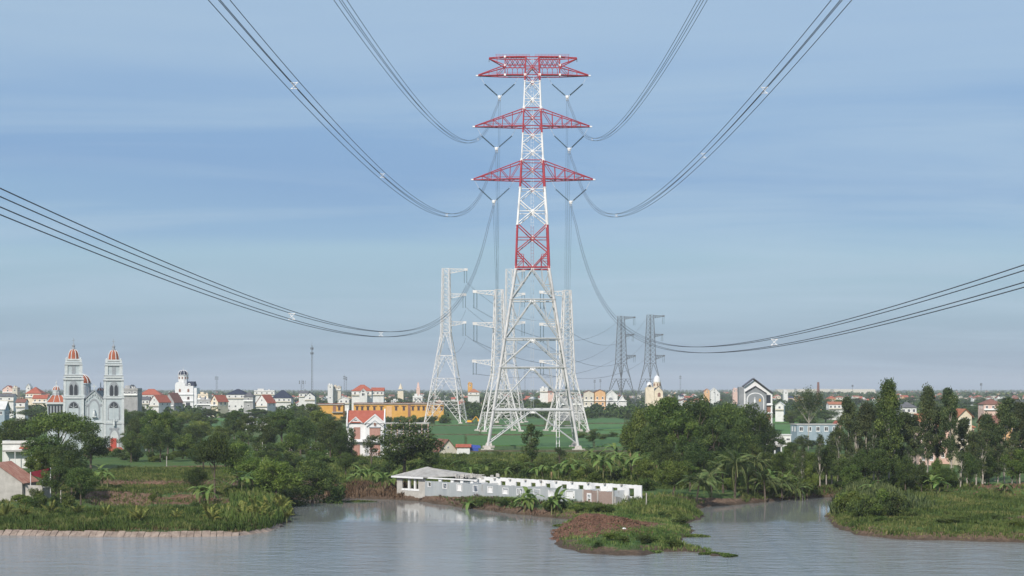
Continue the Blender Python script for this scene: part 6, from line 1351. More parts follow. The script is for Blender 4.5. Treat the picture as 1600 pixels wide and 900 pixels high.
TREES = [ # kind px base_py top_py width
 ('spread', 92, 733, 637, 146, 0, 'broad flat-crowned yellow-green tree standing in front of the church'), ('spread', 38, 728, 648, 84, 1, 'broad dark tree at the left edge below the temple roof'), ('dark', 142, 735, 658, 76, 1, 'dark tree covering the lower left part of the church front'),
 ('mid', 14, 722, 655, 50, 0, None), ('mid', 70, 738, 672, 80, 1, None), ('dark', 100, 750, 690, 70, 2, None),
 ('dark', 126, 789, 726, 60, 0, 'very dark dense bush-like tree on the left bank beside the small pond'), ('dark', 88, 783, 712, 58, 1, None), ('mid', 66, 772, 700, 52, 2, None), ('dark', 112, 778, 704, 56, 2, None), ('bush', 107, 796, 768, 34, 1, None), ('bush', 64, 797, 772, 26, 0, None),
 ('dark', 216, 705, 648, 44, 0, None), ('mid', 238, 712, 640, 44, 0, None), ('mid', 262, 714, 641, 50, 2, None), ('dark', 205, 722, 672, 36, 1, None), ('dark', 250, 722, 664, 56, 2, None), ('mid', 285, 717, 672, 46, 1, None), ('dark', 300, 716, 690, 40, 1, None),
 ('mid', 196, 650, 622, 30, 1, None), ('dark', 212, 655, 630, 34, 1, None), ('mid', 300, 652, 634, 40, 1, None), ('dark', 325, 654, 638, 36, 0, None), ('light', 283, 668, 640, 42, 0, None), ('mid', 311, 672, 645, 30, 0, None), ('sparse', 327, 676, 656, 14, 0, None),
 ('spread', 336, 778, 672, 84, 1, 'tall dark broad tree above the banana plants, left bank'), ('dark', 318, 745, 690, 60, 1, None), ('mid', 372, 765, 690, 70, 0, None), ('light', 395, 768, 708, 66, 0, None), ('light', 352, 742, 694, 44, 1, None), ('dark', 305, 772, 728, 44, 2, None),
 ('light', 432, 783, 712, 84, 0, 'bright green spreading bush-tree left of the ruin, left half'), ('dark', 488, 786, 713, 98, 1, 'dark green broad bush-tree overhanging the water left of the ruin'), ('mid', 462, 779, 722, 70, 1, None), ('bush', 520, 786, 752, 50, 0, None), ('bush', 455, 790, 764, 50, 0, None), ('dark', 540, 745, 705, 40, 0, None),
 ('dark', 412, 714, 648, 56, 1, None), ('mid', 442, 700, 632, 62, 1, None), ('dark', 470, 716, 650, 60, 2, None), ('mid', 495, 706, 640, 56, 0, None), ('dark', 516, 722, 652, 60, 0, None), ('dark', 532, 726, 668, 42, 2, None), ('mid', 388, 696, 645, 40, 2, None), ('dark', 366, 690, 640, 44, 1, None), ('mid', 350, 700, 660, 44, 1, None), ('light', 452, 722, 676, 46, 1, None), ('dark', 425, 735, 690, 52, 1, None), ('mid', 500, 742, 698, 56, 1, None), ('dark', 378, 718, 672, 50, 1, None),
 ('mid', 462, 655, 632, 46, 1, None), ('dark', 425, 652, 634, 40, 1, None), ('mid', 485, 662, 630, 44, 0, None), ('dark', 508, 668, 645, 40, 0, None), ('mid', 398, 650, 636, 34, 1, None), ('dark', 350, 650, 633, 26, 0, None), ('light', 476, 680, 648, 50, 0, None),
 ('dark', 632, 748, 656, 122, 1, 'big round dark-green tree right of the white villa'), ('sparse', 549, 724, 664, 22, 0, 'small thin dark tree against the left front of the villa'), ('sparse', 580, 728, 672, 30, 1, 'small tree in front of the right half of the villa'), ('bush', 606, 742, 722, 30, 0, None), ('dark', 672, 742, 690, 34, 1, None),
 ('sparse', 832, 742, 656, 40, 0, 'slim scruffy dark tree between the front legs of the tower'), ('sparse', 874, 736, 692, 22, 1, None),
 ('light', 1008, 738, 624, 76, 0, 'big yellow-green tree at the left end of the dense grove'), ('mid', 1045, 742, 618, 84, 0, None), ('dark', 1088, 742, 620, 92, 1, None), ('dark', 1136, 740, 624, 92, 0, None), ('dark', 1178, 734, 630, 78, 2, None), ('mid', 1066, 750, 640, 80, 2, None), ('dark', 1118, 752, 650, 84, 1, None), ('dark', 1160, 745, 650, 70, 1, None), ('dark', 1020, 748, 660, 66, 0, None), ('dark', 990, 732, 650, 44, 1, None), ('dark', 1202, 728, 655, 46, 1, None), ('dark', 1100, 735, 618, 70, 2, None), ('mid', 1150, 730, 618, 66, 1, None), ('light', 985, 722, 664, 30, 1, None),
 ('dark', 1040, 758, 690, 60, 0, None), ('dark', 1085, 760, 690, 60, 2, None), ('dark', 1140, 764, 700, 60, 0, None), ('dark', 1180, 758, 690, 64, 1, None),
 ('light', 1052, 772, 714, 66, 0, 'yellow-green round tree behind the right end of the ruin'), ('light', 1012, 762, 716, 44, 1, None), ('mid', 1078, 768, 722, 40, 2, None),
 ('mid', 1222, 752, 700, 40, 1, None), ('dark', 1250, 762, 700, 44, 1, None), ('mid', 1268, 758, 706, 40, 0, None), ('dark', 1292, 768, 694, 46, 2, None), ('light', 1262, 772, 722, 34, 1, None), ('dark', 1315, 770, 712, 50, 0, None), ('mid', 1236, 745, 690, 36, 2, None),
 ('dark', 1240, 668, 640, 40, 1, None), ('mid', 1262, 672, 645, 46, 0, None), ('dark', 1290, 660, 640, 46, 1, None), ('mid', 1330, 668, 640, 50, 1, None), ('dark', 1222, 655, 636, 22, 0, None),
 # eucalyptus row
 ('flattop', 1264, 704, 606, 48, 0, 'flat-topped tree with bare leaning pale trunks above the blue-grey shed'), ('euc', 1326, 752, 609, 34, 1, 'slim eucalyptus with long pale bare lower trunk'), ('euc', 1352, 756, 622, 44, 0, None), ('euc', 1388, 765, 585, 54, 3, 'tallest broad eucalyptus with dense rounded top'),
 ('euc', 1374, 752, 628, 44, 0, None), ('euc', 1408, 758, 634, 44, 1, None), ('euc', 1450, 762, 594, 40, 0, 'tall eucalyptus left of a matching pair in front of the pink house'), ('euc', 1486, 764, 592, 36, 1, 'tall eucalyptus with narrow double top right of the pair'), ('euc', 1466, 758, 628, 40, 2, None), ('euc', 1430, 752, 642, 34, 2, None), ('euc', 1510, 760, 646, 34, 2, None),
 ('euc', 1540, 756, 640, 40, 0, None), ('euc', 1570, 764, 608, 44, 1, 'round-topped eucalyptus second from the right edge'), ('euc', 1594, 760, 620, 40, 0, None), ('euc', 1555, 752, 658, 36, 3, None), ('euc', 1525, 762, 668, 36, 1, None), ('euc', 1612, 758, 616, 40, 2, None),
 ('eucs', 1338, 760, 650, 36, 0, None), ('eucs', 1364, 764, 655, 34, 1, None), ('eucs', 1300, 758, 668, 34, 0, None), ('eucs', 1280, 766, 672, 28, 1, None), ('eucs', 1310, 764, 655, 26, 1, None), ('eucs', 1420, 765, 690, 26, 0, None), ('eucs', 1440, 768, 690, 24, 1, None), ('eucs', 1502, 768, 700, 28, 1, None), ('eucs', 1535, 768, 680, 32, 0, None), ('eucs', 1580, 768, 672, 34, 1, None), ('eucs', 1560, 766, 690, 30, 0, None), ('eucs', 1253, 772, 690, 22, 1, None), ('eucs', 1242, 760, 690, 22, 0, None),
 ('dark', 1400, 762, 690, 50, 1, None), ('dark', 1372, 768, 696, 54, 0, None), ('dark', 1345, 762, 700, 46, 1, None), ('mid', 1590, 768, 700, 50, 0, None), ('dark', 1545, 766, 706, 46, 1, None), ('dark', 1415, 770, 712, 46, 2, None), ('dark', 1515, 768, 706, 40, 2, None), ('mid', 1330, 772, 720, 40, 1, None), ('dark', 1440, 772, 722, 36, 1, None),
 ('light', 1462, 766, 716, 26, 1, None), ('mid', 1480, 770, 724, 34, 1, None),
]
KD = {'dark': 'dense dark green tree', 'mid': 'leafy mid-green tree', 'light': 'bright yellow-green tree', 'spread': 'spreading flat-crowned tree', 'sparse': 'thin open tree', 'bush': 'low round shrub', 'euc': 'tall slender eucalyptus', 'eucs': 'young slender eucalyptus', 'flattop': 'flat-topped tree'}
for kind, px, by, ty, wp, i, lb in TREES:
    d = dgr(px, by) if by > 760 else D_(by)
    if kind in ('euc', 'flattop'): wp *= 1.12
    plant(kind, px, d, ty, wp, KD[kind], i, lb, 'shrub' if kind == 'bush' else 'tree', 'shrub' if kind == 'bush' else 'tree', {'euc': 'eucalyptus row behind the right bank', 'eucs': 'eucalyptus row behind the right bank'}.get(kind))
# shrub belts
rv = random.Random(77)
def belt(px0, px1, by0, by1, top0, top1, n, wmin, wmax, kinds=('bush',), desc=None, grp='shrubs along the river banks'):
    for i in range(n):
        px = px0+(px1-px0)*(i+rv.uniform(.1, .9))/n; by = rv.uniform(by0, by1); k = rv.choice(kinds); ii = rv.randrange(3) if k == 'bush' else None
        hh_3 = rv.uniform(top0, top1); ds = ['dark green shrub', 'mid-green shrub', 'yellow-green shrub'][ii or 0] if k == 'bush' else KD[k]
        dd_ = dgr(px, by) if by > 700 else D_(by)
        if by > 700 and gz(X_(px, dd_), dd_) < .3: continue
        plant(k, px, dd_, by-hh_3, rv.uniform(wmin, wmax), ds, ii, None, 'shrub' if k == 'bush' else 'tree', 'shrub' if k == 'bush' else 'tree', grp)
belt(640, 905, 744, 754, 14, 26, 24, 20, 40); belt(650, 900, 728, 738, 12, 20, 16, 22, 36); belt(880, 1010, 745, 756, 16, 30, 8, 26, 40)
belt(540, 690, 728, 738, 9, 15, 9, 20, 36); belt(735, 815, 784, 794, 9, 17, 9, 18, 30); belt(855, 960, 795, 803, 10, 18, 6, 22, 36)
belt(1200, 1330, 762, 772, 14, 30, 10, 22, 40); belt(1330, 1500, 764, 770, 16, 30, 11, 26, 46); belt(1310, 1400, 795, 812, 24, 40, 7, 34, 52)
belt(400, 560, 700, 735, 20, 34, 12, 26, 44); belt(160, 300, 712, 722, 10, 20, 9, 18, 34); belt(1000, 1240, 755, 768, 14, 28, 12, 24, 40); belt(360, 450, 768, 780, 14, 26, 6, 24, 40)
belt(1350, 1600, 808, 826, 7, 14, 7, 22, 46); belt(1030, 1090, 800, 835, 9, 15, 4, 20, 34); belt(20, 130, 780, 795, 14, 24, 6, 20, 34); belt(930, 1090, 838, 856, 8, 16, 8, 18, 34); belt(668, 990, 712, 722, 5, 11, 10, 14, 30)
belt(150, 420, 775, 800, 8, 14, 5, 14, 26)
# tree rows and hedges further back
belt(195, 560, 655, 668, 14, 23, 20, 34, 60, ('dark', 'mid'), grp='trees of the distant town'); belt(192, 225, 672, 682, 34, 44, 3, 26, 34, ('dark',), grp='trees of the distant town'); belt(1200, 1600, 640, 665, 14, 24, 18, 30, 56, ('dark', 'mid'), grp='trees of the distant town'); belt(722, 762, 646, 652, 22, 27, 3, 24, 32, ('dark',), grp='trees of the distant town'); belt(836, 868, 646, 652, 22, 26, 3, 24, 30, ('dark',), grp='trees of the distant town'); belt(0, 100, 636, 660, 14, 24, 11, 30, 56, ('dark', 'mid'), grp='trees of the distant town'); belt(195, 345, 636, 646, 9, 16, 8, 22, 44, ('dark', 'mid'), grp='trees of the distant town')
belt(345, 560, 634, 652, 9, 18, 13, 22, 44, ('dark', 'mid'), grp='trees of the distant town'); belt(600, 745, 630, 640, 9, 14, 14, 22, 40, ('dark', 'mid'), grp='trees of the distant town')
belt(745, 975, 632, 645, 9, 17, 16, 22, 46, ('dark', 'mid'), grp='trees of the distant town'); belt(975, 1200, 626, 634, 7, 12, 14, 24, 46, ('dark', 'mid'), grp='trees of the distant town')
belt(1200, 1600, 630, 650, 9, 18, 22, 26, 50, ('dark', 'mid'), grp='trees of the distant town'); belt(540, 705, 660, 664, 10, 14, 15, 18, 26, ('bush',), grp='hedge shrubs in front of the yellow school')
belt(905, 985, 648, 656, 10, 15, 8, 14, 22, ('dark',), grp='garden trees in front of the townhouses'); belt(905, 960, 682, 692, 8, 14, 5, 18, 34, ('bush',), grp='shrubs in the rice fields')
belt(192, 345, 688, 712, 28, 44, 9, 34, 50, ('dark', 'mid', 'light'), grp='trees right of the church'); belt(1210, 1320, 700, 715, 14, 28, 6, 24, 40, ('dark', 'mid'), grp='trees of the distant town')

# distant woods: one mass per kind reaching the horizon
def farwood(label, n, d0, d1, seed, h0, h1, leaf, k, m_, nm):
    rg = np.random.default_rng(seed); d = 1/rg.uniform(1/d1, 1/d0, n); x = rg.uniform(-1, 1, n)*d*.37; cl = 0.5+0.5*np.sin(x*.012+seed)*np.sin(d*.006+seed)
    keep = rg.random(n) < (.35+.65*cl); x, d = x[keep], d[keep]; nn_ = len(x); H = rg.uniform(h0, h1, nn_); wd = H*rg.uniform(.5, .9, nn_)
    P = np.repeat(np.stack([x, d, np.full(nn_, 2.0)], 1), k, 0); u = unit(rg.normal(size=(nn_*k, 3))); Hk, wk = np.repeat(H, k), np.repeat(wd, k)
    P = P+np.stack([u[:, 0]*wk*.62, u[:, 1]*wk*.62, Hk*.52+u[:, 2]*Hk*.44], 1); nrm = unit(u+rg.normal(size=u.shape)*.6+np.array([0, 0, .3])); a = unit(np.cross(nrm, rg.normal(size=u.shape))); b = np.cross(nrm, a); s = (leaf*rg.uniform(.6, 1.3, len(P))*np.repeat(H/8, k))[:, None]
    V = np.stack([P-a*s, P+b*s*.7, P+a*s, P-b*s*.7], 1).reshape(-1, 3); t_ = np.clip(.4+.25*rg.normal(size=len(P))+np.repeat(rg.uniform(-.2, .2, nn_), k), 0, 1)
    o = link(nm, npmesh(nm, V, 4, m_, t_)); tag(o, label, 'woodland', None, 'stuff')
farwood('scattered dark treetops between the houses of the distant town', 3400, 1200, 3200, 3, 5, 10, 1.1, 70, L_dark, 'town_treetops')
farwood('far hazy belt of trees along the horizon', 6500, 3000, 12000, 4, 7, 13, 2.4, 24, L_mid, 'horizon_woods')
# ---- banana plants
def ban_leaf(L_, wd, droop, name='leaf'):
    V = []; T = []; n_ = 7; rnd = random.Random(int(L_*10+droop*100)); prev = None
    for i in range(n_+1):
        f_ = i/n_; x = L_*(f_-.10*droop*f_*f_*2); z = L_*(.62*f_*(1.1-.2*droop)-(.75+.5*droop)*f_*f_); w_ = wd*math.sin(math.pi*min(1, f_*.93+.05))**.6*.5
        cur = [(x, -w_, z-.12*w_), (x, 0, z+.03), (x, w_, z-.12*w_)]
        if prev:
            for a_, b_ in ((0, 1), (1, 2)): V += [prev[a_], cur[a_], cur[b_], prev[b_]]; T.append(.35+.35*rnd.random()+.12*b_)
        prev = cur
    return npmesh(name, np.array(V), 4, L_ban, np.array(T))
BL = [ban_leaf(2.7, .75, .3), ban_leaf(2.4, .7, .8), ban_leaf(2.9, .7, 0.0), ban_leaf(2.0, .65, 1.1)]
bdry = ban_leaf(2.0, .5, 1.4); bdry.materials.clear(); bdry.materials.append(L_dry)
m = MB(); m.tube((0, 0, -.4), (0, 0, 1), .16, .09, 7); M_bst = mat('banana_stem', (0.12, 0.15, 0.05), (0.24, 0.22, 0.11), .8, 2.5); BS = m.mesh('stem', M_bst)
def banana(px, by, h_, n_=8, d=None):
    d = d or dgr(px, by); x = X_(px, d); t = thing('banana_plant', None, 'banana plant', (x, d, gz(x, d)), rv.uniform(0, 6), 'banana plants'); auto(t, 'banana plant with long arching leaves', px, d, 'banana plant', 'banana plants')
    link('stem', BS, t, (0, 0, 0), 0, (1, 1, h_))
    for i in range(n_):
        o = link('leaf', BL[rv.randrange(4)], t, (0, 0, h_*rv.uniform(.88, 1.0)), 0); o.rotation_euler = (0, -R(rv.uniform(-10, 48)), i*2.4+rv.uniform(-.4, .4)); s = rv.uniform(.8, 1.15)*(.92+h_*.10); o.scale = (s, s, s)
    for i in range(rv.choice([0, 1, 2, 2])):
        o = link('dead_leaf', bdry, t, (0, 0, h_*.8), 0); o.rotation_euler = (0, R(rv.uniform(30, 60)), rv.uniform(0, 6)); o.scale = (.8, .8, .8)
for px in list(range(838, 905, 11)): banana(px+rv.uniform(-3, 3), rv.uniform(748, 756), rv.uniform(3.0, 4.2))
for px in list(range(925, 1045, 10)): banana(px+rv.uniform(-3, 3), rv.uniform(742, 757), rv.uniform(4.2, 6.2))
for px in (960, 985, 1000, 1020, 1035): banana(px, rv.uniform(730, 738), rv.uniform(5.5, 7.0))
for px, by, h_ in [(602, 768, 3.0), (608, 770, 2.6), (615, 767, 3.0), (555, 760, 2.4), (565, 758, 2.8), (577, 757, 2.6), (589, 756, 2.5), (160, 765, 4.0), (152, 762, 3.6), (168, 766, 3.4), (385, 778, 4.2), (392, 776, 4.6), (378, 779, 3.6), (310, 786, 2.8), (318, 785, 3.0), (325, 788, 2.3),
                  (95, 745, 3.6), (82, 742, 4.0), (70, 745, 3.2), (105, 748, 3.6), (55, 742, 3), (1240, 765, 3.2), (1228, 763, 2.8), (1455, 772, 2.6), (1466, 773, 2.2), (1570, 774, 1.5), (1205, 762, 3), (700, 748, 2.6), (735, 750, 2.4), (760, 747, 2.8), (790, 749, 2.2), (1360, 776, 2)]: banana(px, by, h_)
for px, by, h_ in [(824, 795, 2.6), (829, 796, 2.2), (819, 796, 2.0), (868, 799, 2.6), (873, 800, 2.3), (862, 800, 2.2), (733, 793, 1.6)]: banana(px, by, h_, 9)
# ---- coconut palms
def frond(L_, droop, seed, np_=30, lm=L_palm, up=.55):
    rnd = random.Random(seed); V = []; T = []; P = []
    for i in range(np_+1): f_ = i/np_; P.append(Vector((L_*(f_-.12*f_**2), 0, L_*(up*f_-droop*f_**2.1))))
    for i in range(np_):
        a, b = P[i], P[i+1]; w_ = .05; V += [a+Vector((0, -w_, 0)), b+Vector((0, -w_, 0)), b+Vector((0, w_, 0)), a+Vector((0, w_, 0))]; T.append(.9)
        if i < 3: continue
        ll = L_*.20*math.sin(math.pi*(.12+.85*i/np_))**.7
        for s in (-1, 1):
            tip = a+Vector((ll*.45, s*ll*.75, -ll*rnd.uniform(.35, .75))); k = a.lerp(tip, .5)+Vector((0, 0, .08)); q = Vector((.09, 0, 0)); V += [a, k-q, tip, k+q]; T.append(rnd.uniform(.25, .75))
    return npmesh('frond', np.array([tuple(v) for v in V]), 4, lm, np.array(T))
FR = [frond(4.4, .75, 1), frond(4.2, 1.05, 2), frond(4.5, .45, 3), frond(4.0, 1.35, 4)]
L_yp = leafmat('leaves_young_palm', (0.100, 0.130, 0.025), (0.180, 0.200, 0.045), (0.340, 0.330, 0.090), trans=.3); FRY = [frond(3.0, .45, 5, 20, L_yp, .9), frond(2.8, .75, 6, 20, L_yp, .8)]
def palm(px, by, hpx, n_=18, sc=1.0, young=False, label=None, lean=0.0, d=None):
    d = d or dgr(px, by); x = X_(px, d); t = thing('young_palm' if young else 'coconut_palm', label, 'palm', (x, d, gz(x, d)), 0, 'young palms along the left bank' if young else 'coconut palms by the inlet'); h_ = hpx*d/F
    if not label: auto(t, 'young yellow-green palm sprouting fronds' if young else 'coconut palm with drooping fronds', px, d, 'palm', t['group'])
    m = MB(); m.path([(0, 0, -.5), (lean*.3, 0, h_*.35), (lean*.7, 0, h_*.7), (lean, 0, h_)], [.30, .2, .16, .14] if not young else [.12, .1, .08, .06], 7); m.build('trunk', M_bark if not young else M_bst, t)
    for i in range(n_):
        o = link('frond', rv.choice(FRY if young else FR), t, (lean, 0, h_), 0); o.rotation_euler = (R(rv.uniform(-12, 12)), -R(rv.uniform(5, 50) if young else rv.uniform(-32, 46)), i*2.4+rv.uniform(-.3, .3)); s = sc*rv.uniform(.85, 1.1); o.scale = (s, s, s)
for px, by, hp, sc, ln, lb in [(1148, 778, 52, 1.25, .4, 'tallest coconut palm, in the middle of the inlet bank'), (1196, 778, 36, 1.1, -.3, 'coconut palm with upright fronds right of the tallest palm'), (1088, 788, 34, 1.15, .6, 'leaning coconut palm with thick base right of the ruin'), (1168, 772, 30, 1.0, .2, None), (1222, 776, 26, .95, 0, None), (1112, 780, 30, 1.0, -.3, None), (1180, 770, 46, 1.0, .2, None), (1130, 770, 38, 1.0, -.2, None), (1245, 774, 22, .85, .1, None)]:
    palm(px, by, hp, 18, sc, False, lb, ln)
for px, by in [(37, 810), (80, 806), (120, 808), (165, 812), (213, 815), (218, 818), (325, 812), (370, 806), (332, 818), (395, 800), (408, 808), (422, 802), (436, 808), (448, 815), (400, 815), (380, 815), (415, 818), (440, 800), (7, 812), (275, 815), (352, 810)]: palm(px, by, 6, 11, rv.uniform(.65, 1.0)*(1.15 if px > 370 else .9), True)
# ---- grass, reeds and dry stems (masses)
def tufts(name, label, n, region, hmin, hmax, m_, seed, per=4, wd=.05, lean=.35, minsd=.4, maxsd=1e9, dens=None, tshift=0.0, cat='grass', thick=None):
    rg = np.random.default_rng(seed); x = rg.uniform(region[0], region[1], n); y = rg.uniform(region[2], region[3], n); s = sdf(x, y, POLY); k = (s > minsd) & (s < maxsd); x, y = x[k], y[k]
    if dens is not None: k = rg.random(len(x)) < dens(x, y); x, y = x[k], y[k]
    z = height(x, y); k = z > .12; x, y, z = x[k], y[k], z[k]; pv = wob(x, y, .5, seed)*.5+.5; n_ = len(x)
    hgt = (hmin+(hmax-hmin)*pv)*rg.uniform(.6, 1.2, n_)
    X = np.repeat(np.stack([x, y, z-.05], 1), per, 0); H = np.repeat(hgt, per)*rg.uniform(.6, 1.1, n_*per); X[:, :2] += rg.normal(size=(n_*per, 2))*.14*(1+np.repeat(hgt, per))[:, None]*.8
    a = rg.uniform(0, 6.28, n_*per); ln = H*lean*rg.uniform(.1, 1, n_*per); dx, dy = np.cos(a)*ln, np.sin(a)*ln; w_ = wd*(.7+.3*H)*rg.uniform(.7, 1.3, n_*per); px_, py_ = -np.sin(a)*w_, np.cos(a)*w_
    m1 = np.stack([X[:, 0]+dx*.35, X[:, 1]+dy*.35, X[:, 2]+H*.6], 1); tp = np.stack([X[:, 0]+dx, X[:, 1]+dy, X[:, 2]+H], 1); o_ = np.stack([px_, py_, np.zeros_like(px_)], 1)
    V = np.stack([X-o_*.8, X+o_*.8, m1+o_, tp, m1-o_], 1)[:, [0, 1, 2, 3, 4]].reshape(-1, 3)
    t_ = np.clip(.42+tshift+.35*(np.repeat(wob(x, y, .22, seed+1)+.6*wob(x, y, .9, seed+2), per))*1.05+.2*rg.normal(size=n_*per), 0, 1)
    o = link(name, npmesh(name, V, 5, m_, t_)); tag(o, label, cat, None, 'stuff'); return o
def near_blob(*bl): return lambda x, y: np.clip(sum(np.exp(-((x-cx)/sx)**4-((y-cy)/sy)**4) for cx, cy, sx, sy in bl), 0, 1)
nb_ = near_blob
tufts('reeds', 'tall green reeds and maize-like grass along the left bank', 30000, (-112, -41, 281, 328), .5, 1.5, L_reed, 1, 4, .06, .45, .9, 1e9, lambda x, y: np.clip(1.2-(y-(303+.25*(x+90)))/14, .06, 1)*np.where(sdf(x, y, _pond) > -2, 0, 1))
tufts('tall_reeds', 'dense taller patch of green reeds at the tip of the left bank', 10000, (-72, -42, 288, 345), 1.2, 2.6, L_reed, 2, 4, .07, .35, .8, 12, lambda x, y: np.clip(sst(-72, -55, x), .1, 1))
tufts('dry_brush', 'straw-coloured dead stalks along the edge of the left bank', 7000, (-112, -41, 279, 320), .3, 1.0, L_dry, 21, 3, .04, .9, .6, 9, None, cat='dry grass')
tufts('dry_brush', 'straw-coloured dead grass patches on the right bank', 9000, (52, 125, 264, 380), .2, .6, L_dry, 22, 3, .05, .9, .8, 1e9, lambda x, y: np.clip(wob(x, y, .14, 5)*1.1-.1, 0, 1), cat='dry grass')
tufts('meadow_grass', 'rough grass on the pond terraces of the left bank', 30000, (-112, -45, 330, 470), .3, 1.0, L_grass, 3, 4, .07, .5, .6, 1e9, lambda x, y: np.clip(1.1-(np.exp(-((y-338)/7)**2)*1.2+np.exp(-((y-374)/4)**2)+np.exp(-((y-483)/12)**2)), .03, 1))
tufts('meadow_grass', 'green hummocky grass covering the right bank', 62000, (50, 125, 262, 382), .3, .95, L_grass, 4, 4, .06, .5, .8, 1e9, lambda x, y: np.clip(1.05-1.2*np.exp(-((x-92)/8)**2-((y-287)/3)**2)-1.15*np.exp(-((x-108)/15)**2-((y-352)/6)**2), 0, 1))
tufts('reeds', 'bluish tall grass on the left tip of the right bank', 16000, (52, 82, 306, 362), 1.4, 2.7, L_euc, 5, 4, .07, .45, 1.0, 1e9, nb_((68, 330, 9, 19)), .15)
tufts('spit_grass', 'grass and weeds on the small spit', 15000, (8, 40, 248, 330), .25, .8, L_grass, 6, 4, .05, .5, .2, 1e9, lambda x, y: np.clip(1-2.2*np.exp(-((x-14)/9)**2-((y-287)/8)**2)-1.6*np.exp(-((x-20)/6)**2-((y-290)/4)**2)-0.75*sst(20, 15, x+.25*(y-270)), 0.03, 1))
tufts('spit_grass', 'tall weeds between the ruin and the spit', 7000, (18, 42, 305, 352), .5, 1.4, L_grass, 7, 4, .06, .45, .6, 1e9, nb_((32, 322, 9, 22)))
tufts('field_weeds', 'weedy green belt behind the ruin and banana plants', 46000, (-60, 110, 372, 560), .4, 1.6, L_grass, 8, 4, .09, .5, 1.0, 1e9, None, -.1)
tufts('field_weeds', 'weeds in front of and around the ruin', 9000, (-40, 28, 322, 372), .3, .9, L_grass, 9, 4, .06, .5, .4, 1e9, nb_((2, 346, 16, 8), (16, 326, 6, 8)), -.1)
tufts('dry_brush', 'heap of dry brown branches on the bank below the ruin', 16000, (-40, 26, 318, 384), .2, .9, L_straw, 10, 3, .045, 1.3, -.3, 7.5, lambda x, y: np.clip(.35+.5*wob(x, y, .6, 3), .05, 1), cat='dry branches')
tufts('dry_brush', 'dry brown stems beside the bush left of the ruin', 5000, (-42, -24, 362, 392), .6, 1.9, L_straw, 11, 4, .05, .6, .5, 12, None, cat='dry branches')
tufts('dry_brush', 'dry roots and litter over the red earth mound', 16000, (7, 30, 268, 298), .08, .32, L_straw, 12, 3, .05, 1.6, .2, 1e9, nb_((15, 284, 9, 10)), .15, cat='dry branches')
tufts('dry_brush', 'withered stems along the inlet bank', 6000, (30, 78, 364, 392), .2, .8, L_straw, 13, 3, .05, 1.2, .1, 8, None, cat='dry branches')
tufts('bank_grass', 'short yellowish grass along the water line of the right bank', 14000, (48, 125, 262, 345), .15, .5, L_grass, 14, 4, .05, .6, -.1, 4, None, .2)
tufts('terrace_weeds', 'weeds and straw at the ends of the red earth terraces', 6000, (-112, -60, 338, 380), .15, .5, L_straw, 15, 3, .05, 1, .5, 1e9, None, .1, cat='dry branches')
# floating weeds: three separate mats
def mat_weed(px, py, wx_, wy_, n, lab, sd):
    rg = np.random.default_rng(sd); cx, cy = W(px, py); a = rg.uniform(0, 6.28, n); r = np.sqrt(rg.random(n))*(1+.2*np.sin(a*3+sd)); x, y = cx+np.cos(a)*r*wx_, cy+np.sin(a)*r*wy_
    P = np.stack([x, y, rg.uniform(.03, .35, n)*(1.1-r*.6)], 1); nrm = unit(rg.normal(size=(n, 3))*.5+np.array([0, 0, 1.])); q = unit(np.cross(nrm, rg.normal(size=(n, 3)))); b = np.cross(nrm, q); s = rg.uniform(.08, .2, n)[:, None]
    o = link('water_hyacinth', npmesh('water_hyacinth', np.stack([P-q*s, P+b*s*.7, P+q*s, P-b*s*.7], 1).reshape(-1, 3), 4, L_mid, np.clip(.5+.25*rg.normal(size=n), 0, 1))); tag(o, lab, 'water plants', None, 'stuff')
mat_weed(1138, 869, 1.2, 1.6, 1500, 'round green clump of floating weeds at the tip of the spit', 1); mat_weed(1112, 866, 2.2, .9, 1200, 'thin mat of floating weeds behind the tip of the spit', 2); mat_weed(1078, 838, 3.0, 2.2, 2500, 'floating weeds along the right side of the spit', 3); mat_weed(1070, 858, 2.2, 1.4, 1800, 'floating weeds at the lower right corner of the spit', 4); mat_weed(990, 863, 5, 1.6, 2600, 'weeds fringing the near edge of the spit', 5); mat_weed(875, 822, 1.2, 1.6, 700, 'small leafy patch at the left corner of the spit', 6); mat_weed(560, 784, 3.5, 1.6, 900, 'weeds in the shallow water left of the ruin', 7)
# clods and litter
def clods(name, label, n, cx, cy, sx, sy, s0, s1, m_, seed, lift=0.0):
    rg = random.Random(seed); m = MB()
    for i in range(n):
        x, y = rg.gauss(cx, sx), rg.gauss(cy, sy); z = gz(x, y) if i % 3 == 0 else None
        if z is None: z = lastz
        lastz = z; s = rg.uniform(s0, s1); m.obox(x, y, gz(x, y)-.08, gz(x, y)+s*.5, s, s*.8, rg.uniform(0, 3), None, rg.uniform(.5, .8))
    tag(m.build(name, m_), label, 'earth clods', None, 'stuff')
M_redc = mat('red_clay', (0.095, 0.05, 0.034), (0.195, 0.105, 0.07), .95, 1.2, .5, c3=(0.30, 0.19, 0.13))
clods('earth_clods', 'broken red clay clods covering the mound on the spit', 1500, 14.5, 287.5, 3.6, 3.6, .15, .5, M_redc, 1); clods('earth_clods', 'brown clods along the near edge of the spit', 1100, 14, 274, 4.6, 3.6, .15, .5, M_redc, 2); clods('earth_clods', 'clods on the bank below the ruin', 350, -4, 345, 12, 5, .12, .45, M_bund, 3); clods('earth_clods', 'clods on the inlet bank', 260, 58, 382, 10, 3, .15, .5, M_redc, 4); clods('earth_clods', 'pinkish clods on the dirt heap of the right bank', 400, 106, 350, 7, 4, .15, .5, M_redc, 5)
